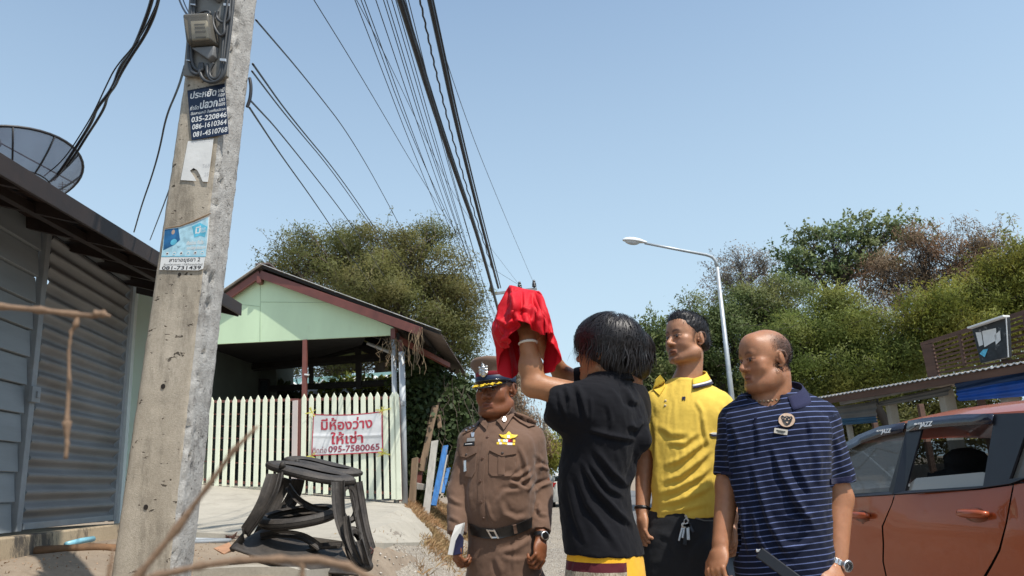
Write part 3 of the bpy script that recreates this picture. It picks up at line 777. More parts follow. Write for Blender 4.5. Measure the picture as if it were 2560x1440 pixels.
def rbox(px4, o0, o1, rr, mt_, name, parent, taper=.85, bev=.012):
    P = np.array([PL(x, y, o0) for x, y in px4]); c = P.mean(0); Q = c + (P-c)*taper + nP*(o1-o0)
    m = MB().add(list(P)+list(Q), [(3, 2, 1, 0), (4, 5, 6, 7), (0, 1, 5, 4), (1, 2, 6, 5), (2, 3, 7, 6), (3, 0, 4, 7)])
    o = m.build(name, mt_, parent); bm = bmesh.new(); bm.from_mesh(o.data); bmesh.ops.recalc_face_normals(bm, faces=bm.faces[:]); bm.to_mesh(o.data); bm.free()
    b = o.modifiers.new('bevel', 'BEVEL'); b.width = bev; b.segments = 4; o.data.polygons.foreach_set('use_smooth', np.ones(len(o.data.polygons), bool)); return o
def meter(dx_, dy_):
    s_ = lambda *p: tuple((x+dx_, y+dy_) for x, y in p)
    ba = rbox(s_((474, 50), (541, 46), (549, 118), (484, 124)), .03, .055, .01, M('black meter base', (.03, .03, .03), .5), 'meter_base', mb, .95)
    fr = rbox(s_((480, 56), (520, 54), (524, 100), (484, 104)), .056, .068, 0, M('meter face plate', (.62, .60, .54), .5, .08), 'dial_plate', mb, 1, .002)
    for k, (y, h) in enumerate(((60, 3), (67, 6), (77, 6), (92, 4))):
        rbox(s_((486+k, y), (512+k, y-1), (512+k, y-1+h), (486+k, y+h)), .0685, .070, 0, M_ink, 'register', mb, 1, .0005)
    rbox(s_((472, 48), (543, 44), (551, 120), (482, 127)), .03, .10, 0, M_mglass, 'glass_cover', mb, .88, .016)
    rbox(s_((483, 126), (549, 121), (545, 148), (532, 160), (492, 160))[0:4], .026, .062, 0, M('grey terminal cover', (.16, .16, .16), .5, .1), 'terminal_cover', mb, .85, .006)
meter(0, 0); meter(16, -150)
def pcab(pts, r, o=.045, name='cable', mt_=None):
    P = [PL(p[0], p[1], p[2] if len(p) > 2 else o) for p in pts]; P = np.array(P, float)
    for _ in range(2):   # chaikin
        Q = [P[0]]
        for a, b in zip(P[:-1], P[1:]): Q += [a*.75+b*.25, a*.25+b*.75]
        Q.append(P[-1]); P = np.array(Q)
    return MB().tube(P, r, 8).build(name, mt_ or M_cab, mb, smooth=True)
pcab([(486, -60), (482, 0), (478, 60), (472, 130), (474, 170), (484, 184), (500, 188), (502, 160)], .011)
pcab([(492, -60), (488, 0), (484, 50), (478, 120), (480, 160), (492, 176), (507, 178), (506, 158)], .009)
pcab([(500, 158), (499, 180), (508, 200), (530, 208), (552, 200), (562, 180), (566, 150), (578, 60), (588, -60)], .0085)
pcab([(518, 160), (517, 182), (526, 200), (540, 206), (556, 190), (558, 160), (566, 90), (580, -40)], .008)
pcab([(534, 158), (522, 180), (528, 196), (544, 198), (552, 176), (556, 140), (560, 60), (572, -60)], .008)
pcab([(478, 46), (492, 36), (514, 26), (526, 30), (524, 38), (505, 40)], .007, .05)
pcab([(538, 30), (532, 45), (534, 66), (550, 92), (562, 84), (560, 60), (566, 30), (574, -30)], .0075, .06)
pcab([(545, 28), (540, 44), (556, 58), (574, 52), (574, 20), (580, -40)], .0075, .055)
for x0, y0, x1, y1 in ((466, 150, 476, 152), (551, 147, 566, 153), (560, 9, 576, 15), (477, 10, 490, 13)):
    quad('cable_clip', ((x0, y0), (x1, y0+1), (x1, y1+2), (x0, y1)), .006, .056, M_clip, mb, .001)

# ------------------------------------------------------------- wires
M_wire = M('black wire insulation', (.012, .012, .016), .45, .2, 20, 0)
M_bwire = M('blue black wire', (.012, .016, .035), .45, .2, 20, 0)
def wire(name, P, r, label, cat='cable', mt_=None, group=None, curl=0, n=6, th=None):
    P = np.array(P, float)
    if len(P) > 2 and len(P) < 30:
        for _ in range(3):
            Q = [P[0]]
            for a, b in zip(P[:-1], P[1:]): Q += [a*.75+b*.25, a*.25+b*.75]
            Q.append(P[-1]); P = np.array(Q)
    o = MB().tube(P, r, n).build(name, mt_ or M_wire, th, loc=None if th else P[0], smooth=True)
    if not th: tag(o, label, cat, group)
    return o
def span(pxs, z, r, label, group, sag=0, **k):
    "a wire seen passing the given pixels, z its height at each"
    P = [WZ(x, y, zz) for (x, y), zz in zip(pxs, z if isinstance(z, (list, tuple)) else [z]*len(pxs))]
    return wire('overhead_wire', P, r, label, 'wire', group=group, **k)
GW = 'thin wires running overhead along the road'
far = (1388, 1188)
def along(x0, x1, y1, z, r, label=None, bend=0, x2=None, **k):
    pts = [(x0-(x1-x0)*.35, -.35*y1), (x0, 0), ((x0+x1)/2-bend, y1/2), (x1, y1)]
    if x2: pts += [x2]
    return span(pts, z, r, label or 'thin black overhead wire among the bundle running down the road', GW if not label else None, **k)
# thick ones
along(1000, 1213, 640, 6.2, .034, 'thick bundled black cable, left of the two thickest overhead', 8, (1290, 960))
along(1008, 1215, 640, 6.3, .020, 'second black cable pressed against the left thick overhead bundle', 7, (1292, 960))
along(1075, 1246, 720, 6.4, .030, 'thick smooth black cable, right of the two thickest overhead', 10)
along(1083, 1252, 720, 6.5, .014, 'thin black cable hugging the right thick overhead cable', 9)
# twisted one
tp = []
for i in range(90):
    t = i/89*1.2-.2; tp.append((1050+190*t - 12*sin(pi*max(t, 0)) + (1.5*sin(i*1.9)), 700*t))
wire('twisted_wire', [WZ(x, y, 6.1) for x, y in tp], .011, 'twisted black wire between the two thickest overhead cables', 'wire')
WL = ['leftmost thin wire of the overhead bundle', 'second thin wire from the left of the overhead bundle', 'third thin wire from the left, crossing others high up', 'thin wire in the middle of the thin group left of the thick cables', 'thin wire just right of the middle of the thin group', 'rightmost of the thin wires left of the first thick cable', 'thin wire tight against the left side of the thick bundled cable', 'thin wire hidden in the shade of the thick bundled cable', 'most strongly curved thin wire at the left of the bundle', 'thin wire crossing behind the thick bundled cable low down']
for (x0, x1, y1, b), lb_ in zip(((888, 1205, 800, 6), (912, 1215, 800, 8), (940, 1222, 820, 4), (960, 1226, 800, 12), (968, 1230, 820, 9), (980, 1232, 820, 6), (1015, 1236, 800, 11), (1022, 1240, 820, 10), (905, 1196, 700, 22), (990, 1234, 830, 5)), WL):
    o_ = along(x0, x1, y1, 5.9+.03*(x0 % 7), .0052, lb_, b, (x1+75, y1+150)); o_['group'] = GW
GX_ = 'wires crossing the sky to the roadside pole'
span([(760, -40), (900, 185), (1060, 460), (1180, 640), (1300, 714)], [6.4, 6.8, 7.6, 8.4, 9.0], .006, 'thin wire crossing over the tree to the middle insulator', None)
span([(1060, -40), (1130, 200), (1215, 430), (1337, 714)], [6.6, 7.4, 8.2, 9.1], .006, 'rightmost thin wire, reaching the right insulator on the crossarm', None)
span([(860, -60), (960, 130), (1050, 320), (1150, 520), (1298, 712)], [6.4, 6.9, 7.6, 8.4, 9.0], .005, 'faint wire slanting through the bundle to the insulators', None)
GH = 'service wires from the pole towards the green house'
def drop(pts, Ys, r, label): return wire('service_wire', [W(x, y, Y) for (x, y), Y in zip(pts, Ys)], r, label, 'wire')
drop([(640, 50), (760, 190), (880, 345), (990, 545), (1100, 760)], [3.7, 6, 9, 13, 17], .006, 'highest service wire leaving the pole over the tree')
drop([(632, 160), (720, 285), (850, 440), (950, 590), (1040, 690)], [3.7, 6, 9, 13, 15], .007, 'upper wire of the close pair leaving the right of the pole')
drop([(630, 178), (715, 290), (830, 425), (940, 585), (1034, 696)], [3.7, 6, 9, 13, 15], .006, 'lower wire of the close pair leaving the right of the pole')
drop([(625, 250), (700, 330), (880, 560), (960, 690)], [3.75, 6, 10, 14], .006, 'service wire above the lowest, sagging in front of the tree')
drop([(623, 268), (700, 385), (780, 495), (850, 600), (940, 730)], [3.7, 6, 8, 11, 14], .0065, 'lowest service wire from the pole to the house ridge')
wire('cable_loop', [W(x, y, 3.62) for x, y in ((624, 195), (628, 215), (626, 245), (618, 268))], .009, 'short thick cable loop against the right face of the pole', 'cable')
# bunch running down to the dish
DG = 'cables sagging from above to the dish'
drop([(392, -60), (378, 10), (352, 80), (330, 130), (300, 165), (283, 220), (240, 272), (232, 300), (205, 345), (150, 430), (128, 452)], np.linspace(4.2, 6.9, 11), .014, 'left kinked dark cable sagging from above down to the satellite dish')
drop([(408, -60), (390, 30), (362, 90), (328, 140), (298, 190), (288, 215), (268, 240), (262, 268), (240, 305), (220, 335), (180, 400), (135, 450)], np.linspace(4.3, 6.9, 12), .012, 'right kinked dark cable sagging from above down to the shed roof')
drop([(415, -50), (380, 40), (340, 110), (290, 165), (265, 215), (240, 270), (215, 315), (160, 400), (110, 440)], np.linspace(4.2, 6.7, 9), .006, 'thin straight cable beside the kinked ones over the dish')
drop([(430, -60), (452, 15), (478, 50)], [4.2, 3.8, 3.5], .006, 'short dark lead-in wire reaching the meter board from above')
drop([(440, -60), (458, 5), (480, 46)], [4.3, 3.8, 3.5], .004, 'thinner short lead-in wire beside the meter board')
drop([(462, 165), (446, 220), (415, 290), (400, 370), (380, 440), (355, 510), (335, 580)], np.linspace(3.62, 7.4, 7), .007, 'thin wire falling left of the pole to the shed roof')
drop([(443, 420), (410, 510), (375, 600)], np.linspace(3.75, 7.5, 3), .005, 'short wire from behind the pole down to the shed roof')
# ------------------------------------------------------------- green carport house with its picket gate
M_green = M('pale green painted board', (.62, .78, .52), .7, .08, .9, .12, 60, dirt=((.40, .45, .30), .56, .4), stretch=(1, 1, .35))
M_red = M('red oxide steel', (.17, .055, .042), .5, .22, 3, .2, 30, dirt=((.10, .04, .03), .6, .6))
M_roofm = M('weathered zinc roofing', (.16, .13, .115), .6, .4, 1.6, .3, 20, dirt=((.10, .05, .03), .5, .8))
M_edge = M('bright zinc edge', (.62, .60, .57), .4, .2, 4, .2, dirt=((.28, .14, .08), .6, .8))
M_dark = M('dark stained timber', (.018, .016, .014), .8, .3)
M_pipe = M('grey drain pipe', (.42, .44, .45), .5, .1, 3, .1)
gR, gL = W(983, 838, 14.5), W(545, 860, 15.7)
u = nrm((gR-gL)*[1, 1, 0]); dep = np.array([.02, 1.0, 0]); fn_ = np.array([u[1], -u[0], 0]); fn_ = fn_ if fn_[1] < 0 else -fn_
def GP(px, py, off=0.):
    "point on the gable plane"
    r = ray(px, py); return _O + r*(((gR-_O)@fn_+off)/(r@fn_))
house = thing('green_house', 'pale green gabled carport house with red fascia and rusty roof behind the gate', 'house', GP(800, 1240)*[1, 1, 0]+[0, 0, 1.0])
apex = GP(660, 690); eR = GP(1000, 822)
slope = (eR-apex); slope = slope/abs(slope@u)
zl = (gL*.5+gR*.5)[2]
gbl, gbr = GP(545, 860), GP(983, 838)
eL = apex - u*4.2 + np.array([0, 0, slope[2]*4.2])
m = MB().slab([gbl, gbr, GP(983, 818), apex, eL*1.0+0*u, gbl-u*.9+np.array([0, 0, .0])], .05, -fn_)
m.build('gable_board', M_green, house)
# cover strips where the gable sheets join
for a, b in (((651, 700), (650, 856)), ((651, 755), (860, 757)), ((600, 761), (649, 766))):
    MB().beam(GP(*a, .004), GP(*b, .004), .006, .004, fn_).build('board_joint', M('joint line', (.32, .42, .28), .8), house)
# roof planes
ov = .27
ap = GP(655, 664) ; tipR = GP(1098, 828); dr = (tipR-ap)
apF = ap - dep*0 + fn_*ov; tR = tipR + fn_*ov
adj = lambda P, px, py: _O + ray(px, py)*np.linalg.norm(P-_O)
apF = adj(apF, 655, 664); tR = adj(tR, 1100, 830)
D_ = 6.4
tRb = W(1174, 948, 20.2); apb = apF + dep*D_
# check: far end of the right eave should be seen near 1170,945
m = corrugated(apF, apb, tRb, tR, .2, .014, 8)
m.build('roof', M_roofm, house, smooth=True)
tL = apF - (tR-apF)*[1, 1, -1]*.85; tL[2] = apF[2] + (tR[2]-apF[2])*.85
tLb = tL + dep*D_
corrugated(apb, apF, tL, tLb, .2, .014, 4).build('roof', M_roofm, house, smooth=True)
MB().beam(apF+[0, 0, .03], tR+[0, 0, .035], .12, .012).build('roof_edge', M_edge, house, bevel=.002)
MB().beam(apF+[0, 0, .03], tL+[0, 0, .035], .12, .012).build('roof_edge', M_edge, house, bevel=.002)
MB().beam(apF+[0, 0, .05], apb+[0, 0, .05], .3, .03).build('ridge_cap', M_roofm, house)
# dark second sheet lying under the edge, then the red fascia
MB().beam(apF-[0, 0, .02]-fn_*.03, tR-[0, 0, .02]-fn_*.03, .05, .06).build('batten', M_dark, house)
f0 = adj(apF, 648, 685)-fn_*.04; f1 = adj(tR, 1050, 828)-fn_*.05; f2 = f0 + (tL-apF)*.97 - [0, 0, .02]
MB().beam(f0, f1, .06, .17).build('fascia', M_red, house, bevel=.006)
MB().beam(f0+[0, 0, .01], f2, .06, .17).build('fascia', M_red, house, bevel=.006)
MB().beam(f0-[0, 0, .12]+fn_*.05, f0-[0, 0, .12]+dep*1.0, .10, .16).build('ridge_beam', M_red, house, bevel=.006)
for t in np.linspace(.12, .97, 8):
    q = f0*(1-t)+f1*t; MB().beam(q+[0, 0, .05]-fn_*.04, q+[0, 0, .05]+dep*D_*.97, .05, .08).build('purlin', M_dark, house)
for k in (1, 2, 3):
    q = dep*D_*k/3.1; MB().beam(f0+q-[0, 0, .1], f1+q-[0, 0, .1], .06, .14).build('roof_truss', M_dark, house)
MB().beam(GP(985, 822, .0), GP(985, 850, 0), .10, .12, fn_).build('corner_block', M_red, house, bevel=.004)
MB().beam(GP(990, 840, 0), GP(990, 840, 0)+dep*D_*.95, .1, .12).build('eave_beam', M_dark, house)
# raking brace under the eave
MB().beam(GP(992, 845, -.1), tR+dep*2.6-[.15, 0, .25], .08, .1).build('brace', M_red, house)
# posts
gy_ = lambda P: float(hgt(P[0], P[1]))
def post(px, py, w_, mt_, nm, off=0):
    t_ = GP(px, py, off); b_ = t_*[1, 1, 0]+[0, 0, gy_(t_)-.1]; MB().beam(b_, t_, w_, w_, (1, 0, 0)).build(nm, mt_, house, bevel=.004)
post(763, 850, .09, M_red, 'post'); post(1001, 850, .07, M_red, 'post')
t_ = GP(984, 850, .03); MB().cyl(t_*[1, 1, 0]+[0, 0, gy_(t_)], t_, .052, 12).build('down_pipe', M_pipe, house, smooth=True)
t_ = GP(1004, 880, .05); MB().cyl(t_*[1, 1, 0]+[0, 0, gy_(t_)], t_, .06, 12).build('down_pipe', M_pipe, house, smooth=True)
MB().box(GP(1004, 1010, .05), (.15, .15, .09)).build('pipe_collar', M_pipe, house, bevel=.01)
MB().beam(GP(762, 936, .03), GP(772, 937, .03), .04, .03).build('white_tie', M_white, house)
# inside: left wall, back beams, rear posts
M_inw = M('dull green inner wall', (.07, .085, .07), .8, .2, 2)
iw0 = GP(545, 1000)-u*.6; 
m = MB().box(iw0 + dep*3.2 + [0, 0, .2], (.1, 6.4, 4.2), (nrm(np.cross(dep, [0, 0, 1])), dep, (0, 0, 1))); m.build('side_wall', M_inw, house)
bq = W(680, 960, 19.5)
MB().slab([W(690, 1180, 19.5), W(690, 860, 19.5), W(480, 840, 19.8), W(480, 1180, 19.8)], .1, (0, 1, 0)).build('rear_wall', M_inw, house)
wf = MB(); c0 = W(650, 968, 19.4)
for a, b in (((622, 948), (622, 1000)), ((672, 950), (672, 1000)), ((622, 948), (672, 950)), ((648, 949), (648, 1000)), ((622, 1000), (672, 1000))): wf.beam(W(*a, 19.42), W(*b, 19.42), .05, .05, (0, 1, 0))
wf.build('window_frame', M_dark, house)
MB().slab([W(622, 950, 19.45), W(622, 1000, 19.45), W(672, 1000, 19.45), W(672, 951, 19.45)], .01, (0, 1, 0)).build('window_pane', M('dark window glass', (.02, .025, .03), .06, .1, spec=.9), house)
for (a, b, w_, Y0, Y1) in (((560, 925), (985, 889), .15, 19.3, 17.6), ((672, 972), (985, 956), .12, 19.4, 17.6), ((895, 865), (898, 972), .13, 18, 18), ((760, 900), (900, 868), .14, 18.8, 18), ((893, 866), (985, 900), .12, 18, 17.6), ((778, 875), (778, 960), .1, 18.6, 18.6)):
    MB().beam(W(*a, Y0), W(*b, Y1), w_, w_, (0, .3, 1) if abs(a[0]-b[0]) > 20 else (0, 1, 0)).build('rear_beam', M_dark, house)
MB().cyl(W(918, 858, 15.6), W(985, 885, 15.6), .035, 8).build('fluorescent_tube', M_pipe, house, smooth=True)
# inner gallery roof hiding the sky left; interior shade put into its near-black colour
MB().slab([GP(545, 858)+dep*.06, W(500, 935, 20.8), W(690, 925, 20.5), W(905, 862, 16.5), GP(912, 843)+dep*.06], .03, (0, 0, 1)).build('ceiling_board', M('shade black ceiling', (.008, .008, .008), .9, .3), house)

# vine tendrils hanging at the corner of the roof
tv = MB()
for k in range(16):
    x = 1035+rng.uniform(-6, 22); y = 822+rng.uniform(-4, 14); P = [GP(x, y, .45)]
    for j in range(int(rng.integers(3, 9))): P.append(P[-1]+[rng.normal()*.03, rng.normal()*.02, -.10])
    tv.tube(P, .006, 4)
for k in range(26):
    x = 955+rng.uniform(-12, 55); y = 846+rng.uniform(-3, 10); P = [GP(x, y, .08)]
    for j in range(int(rng.integers(3, 8))): P.append(P[-1]+[rng.normal()*.05, rng.normal()*.03, -.08])
    tv.tube(P, .006, 4)
tag(tv.build('dead_tendrils', M('dry tendril', (.20, .14, .08), .9), None, loc=GP(1040, 830)), 'dry vine tendrils dangling from the right corner of the house eave', 'vine', kind='stuff')

# ------------------------------------------------------------- picket gate
M_picket = M('pale green picket paint', (.84, .86, .67), .6, .06, 3, .15, 40, dirt=((.40, .46, .34), .63, .5))
M_pink = M('pinkish bare board', (.62, .53, .49), .7, .06, 3)
gb0, gb1 = W(515, 1213, 15.5), W(1000, 1252, 14.25); gt0, gt1 = W(535, 992, 15.5), W(991, 980, 14.25)
gu = nrm((gb1-gb0)*[1, 1, 0]); gn = np.array([gu[1], -gu[0], 0]); gn = gn if gn[1] < 0 else -gn
def gate_pt(px, py, off=0.):
    r = ray(px, py); return _O + r*(((gb0-_O)@gn+off)/(r@gn))
zt_ = lambda P: gt0[2] + (gt1[2]-gt0[2])*((P-gb0)@gu)/((gb1-gb0)@gu)
zb_ = lambda P: gb0[2] + (gb1[2]-gb0[2])*((P-gb0)@gu)/((gb1-gb0)@gu)
gates = []
for nm, lab, xs, ext in (('picket_gate', 'left leaf of the pale green picket gate, plain with no banner', [532, 551, 570, 589, 609, 627.5, 646, 664, 682.5, 701, 720], 1),
                         ('picket_gate', 'right leaf of the pale green picket gate, carrying the rental banner', [761, 779.5, 798, 816, 835, 853, 871, 889.5, 908, 926.5, 945, 963.5, 982, 992.5], 0)):
    c = gate_pt(xs[len(xs)//2], 1230); g_ = thing(nm, lab, 'gate', c); gates.append(g_)
    if ext: xs = [457, 476, 494.5, 513.5]+xs
    for x in xs:
        P = gate_pt(x, 985, .03); b = zb_(P)+rng.uniform(-.02, .03); t = zt_(P)+rng.uniform(-.012, .012); hw = .05 if x < 975 else .06; P = P*[1, 1, 0]
        tl = rng.normal()*.006
        sh2 = [P-gu*hw+[0, 0, b], P+gu*hw+[0, 0, b], P+gu*(hw+tl)+[0, 0, t-.09], P+gu*tl+[0, 0, t], P-gu*(hw-tl)+[0, 0, t-.09]]
        MB().slab(sh2, .02, gn).build('picket', M_picket, g_, bevel=.003)
    if ext:
        P = gate_pt(739, 1000, .03); q = P*[1, 1, 0]; MB().slab([q-gu*.06+[0, 0, zb_(P)], q+gu*.06+[0, 0, zb_(P)], q+gu*.06+[0, 0, zt_(P)-.12], q-gu*.06+[0, 0, zt_(P)-.12]], .02, gn).build('picket', M_pink, g_, bevel=.003, ) ['label'] = 'flat topped pinkish board'
    Pa, Pb = gate_pt(xs[0]-8, 985), gate_pt(xs[-1]+(27 if ext else 4), 985)
    for f in (.055, .20, .335, .47, .60, .735, .94):
        za = zt_(Pa)+(zb_(Pa)-zt_(Pa))*f; zb2 = zt_(Pb)+(zb_(Pb)-zt_(Pb))*f
        h_ = .05 if f in (.055, .94) else .022
        MB().beam(Pa*[1, 1, 0]+[0, 0, za], Pb*[1, 1, 0]+[0, 0, zb2], h_, h_).build('rail', M_red, g_)
    for P in ((Pa, Pb) if ext else (Pa, Pb)):
        MB().beam(P*[1, 1, 0]+[0, 0, zb_(P)], P*[1, 1, 0]+[0, 0, zt_(P)-.1], .06, .05, (1, 0, 0)).build('stile', M_red, g_)
# step under the left leaf
tag(MB().slab([gate_pt(455, 1222, .05), gate_pt(750, 1228, .05), gate_pt(750, 1228, -.1), gate_pt(455, 1222, -.1)], .07, (0, 0, 1)).build('threshold', M_drive, None, loc=gate_pt(600, 1225)), 'low concrete threshold under the left gate leaf', 'threshold')

# banner tied to the right leaf
M_vinyl = M('white vinyl banner', (.74, .73, .72), .45, .05, 3, .25, 12, bdist=.02)
M_bred = M('red banner print', (.50, .045, .07), .5, .1, 8, 0)
M_maroon = M('maroon banner print', (.30, .05, .08), .5, .1, 8, 0)
M_yel = M('yellow plastic ribbon', (.75, .68, .12), .4, .1)
ban = thing('rental_banner', 'white vinyl banner with red Thai lettering and a red border tied to the gate', 'banner', gate_pt(868, 1090))
bc = [gate_pt(783, 1035, .08), gate_pt(956, 1028, .08), gate_pt(957, 1131, .08), gate_pt(779, 1140, .08)]
def bpt(a, b, o=0):
    P = bc[0]*(1-a)*(1-b)+bc[1]*a*(1-b)+bc[2]*a*b+bc[3]*(1-a)*b
    w_ = .012*sin(a*9+b*3)+.01*sin(a*4-b*7+1)+.018*math.exp(-((b-.52-.06*a)/.03)**2)+.02*math.exp(-((a-.5)/.02)**2)*(1-b)
    return P + gn*(w_*.6+o) + np.array([0, 0, -.035*sin(pi*a)*(1-b)])
MB().grid(lambda a, b: bpt(a, b), 60, 36).build('sheet', M_vinyl, ban, smooth=True)
for (a0, b0, a1, b1) in ((0, 0, 1, .025), (0, .975, 1, 1), (0, .02, .014, .98), (.986, .02, 1, .98)):
    MB().grid(lambda a, b: bpt(a0+(a1-a0)*a, b0+(b1-b0)*b, .003), 40 if a1-a0 > .5 else 2, 2 if a1-a0 > .5 else 24).build('border', M_bred, ban, smooth=True)
def btext(s, x0, y0, x1, hpx, mt_, bold=0, sxy=1):
    # lettering wrapped on the sheet
    a0 = (x0-781)/176; a1 = (x1-781)/176; b0 = (y0-1033+(x0-781)*.042)/104; hh = hpx/104
    cu = bpy.data.curves.new('t', 'FONT'); cu.body = s; cu.offset = bold; cu.resolution_u = 3; t = bpy.data.objects.new('t', cu); COL.objects.link(t)
    me = bpy.data.meshes.new_from_object(t.evaluated_get(bpy.context.evaluated_depsgraph_get())); bpy.data.objects.remove(t)
    bm = bmesh.new(); bm.from_mesh(me); bmesh.ops.triangulate(bm, faces=bm.faces[:])
    bmesh.ops.subdivide_edges(bm, edges=[e for e in bm.edges if e.calc_length() > .15], cuts=2); bmesh.ops.triangulate(bm, faces=bm.faces[:])
    co = np.array([v.co[:] for v in bm.verts]); x = co[:, 0]; y = co[:, 1]; X = (x-x.min())/(x.max()-x.min()); capH = sxy
    Wd = [bpt(a0+(a1-a0)*X_, b0-hh*y_/capH, .006) for X_, y_ in zip(X, y)]
    F_ = [[v.index for v in f.verts] for f in bm.faces]; bm.free()
    tag(mk('lettering', Wd, F_, mt_, ban), kind='stuff')
btext('มีห้องว่าง', 803, 1071, 933, 22, M_bred, .022, .62)
btext('ให้เช่า', 828, 1107, 910, 22, M_bred, .022, .62)
btext('ติดต่อ', 784, 1131, 819, 12, M_maroon, .0, .62)
btext('095-7580065', 823, 1128, 949, 16, M_maroon, .02, .72)
for (x, y) in ((780, 1032), (958, 1027), (776, 1141), (960, 1135)):
    m = MB()
    for k in range(7):
        a = rng.uniform(0, 6.28); P = gate_pt(x, y, .07); e = P+gu*cos(a)*rng.uniform(.08, .17)+np.array([0, 0, sin(a)*rng.uniform(.06, .13)])+gn*.03
        m.slab([P, e, e+np.array([0, 0, .02])+gu*.02, P+np.array([0, 0, .02])], .002, gn)
    m.build('ribbon_tie', M_yel, ban)

# ------------------------------------------------------------- blue-white roof beyond the carport
lr = thing('low_shed', 'low white roofed shed with a pale teal ridge, seen through the carport', 'shed', W(830, 1010, 22)*[1, 1, 0]+[0, 0, 1])
ra, rb_ = W(640, 962, 23.4), W(1010, 935, 22.2); rc, rdd = W(1010, 972, 20.9), W(640, 996, 22)
corrugated(ra, rb_, rc, rdd, .35, .05, 3).build('roof', M('white fibre cement roof', (.66, .67, .68), .7, .12, 2), lr, smooth=True)
MB().beam(ra, rb_, .25, .16).build('ridge_cap', M('pale teal ridge', (.30, .52, .52), .5, .08), lr, bevel=.01)
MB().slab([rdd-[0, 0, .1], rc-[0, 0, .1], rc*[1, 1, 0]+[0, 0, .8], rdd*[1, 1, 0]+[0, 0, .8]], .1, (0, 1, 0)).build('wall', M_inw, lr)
# ------------------------------------------------------------- foliage
def m_leaf(name, a, b, tr=.3, rough=.6):
    n = NT(name); f = n.attr('lc'); c = n.ramp(f, [(0, a), (1, b)])
    c = n.mix(n.ramp(n.noise(.9, 3), [(.35, .35), (.65, 0)]), c, tuple(q*.55 for q in a)); c = n.mix(n.ramp(n.noise(.45, 4, .6), [(.45, 0), (.62, .45)]), c, (b[0]*1.1, b[1]*.78, b[2]*.8))
    n.bsdf(c, rough, 0, .3, trans=(c, tr)); return n.m
M_bark = M('grey brown bark', (.11, .085, .065), .9, .35, 6, .6, 30, stretch=(1, 1, .3))
M_barkd = M('dark bark', (.055, .045, .038), .9, .35, 6, .5, 30, stretch=(1, 1, .3))
M_barkg = M('pale grey bark', (.17, .155, .14), .9, .3, 6, .5, 30, stretch=(1, 1, .3))
def leaves(name, C, Ln, Wd, mt, parent, droop=.3, dirs=None, spread=1., lc=None, seed=0, loc=None, out=None):
    r = np.random.default_rng(seed+11); n = len(C); d = r.normal(size=(n, 3))*spread if dirs is None else dirs + r.normal(size=(n, 3))*spread*.5
    d[:, 2] -= droop; d = nrm(d); s_ = nrm(np.cross(d, r.normal(size=(n, 3)))); L = Ln*r.uniform(.6, 1.3, n)[:, None]; w_ = Wd*r.uniform(.6, 1.3, n)[:, None]
    V = np.stack([C, C+d*L*.5+s_*w_*.5, C+d*L, C+d*L*.5-s_*w_*.5], 1).reshape(-1, 3); F = np.arange(4*n).reshape(n, 4)
    lc = r.uniform(0, 1, n) if lc is None else lc
    if out is not None:
        fn = nrm(np.cross(V.reshape(n, 4, 3)[:, 2]-V.reshape(n, 4, 3)[:, 0], V.reshape(n, 4, 3)[:, 3]-V.reshape(n, 4, 3)[:, 1])); fl = (fn*out).sum(1) < 0
        F[fl] = F[fl][:, ::-1]; fn[fl] *= -1
    o = mk(name, V, F, mt, parent, attrs={'lc': ('f', np.repeat(lc, 4))}, loc=loc, smooth=out is not None)
    if out is not None: o.data.normals_split_custom_set_from_vertices(np.repeat(nrm(out*.8+fn*.45), 4, axis=0).tolist())
    return o
def branch(m, P0, P1, r0, r1, wob=.1, n=6, sides=6, bow=0):
    P = np.linspace(P0, P1, n); L = np.linalg.norm(P1-P0); P[1:-1] += rng.normal(size=(n-2, 3))*L*wob*.3; P[:, 2] += bow*L*np.sin(np.linspace(0, pi, n))
    m.tube(P, np.linspace(r0, r1, n), sides, cap=False); return P
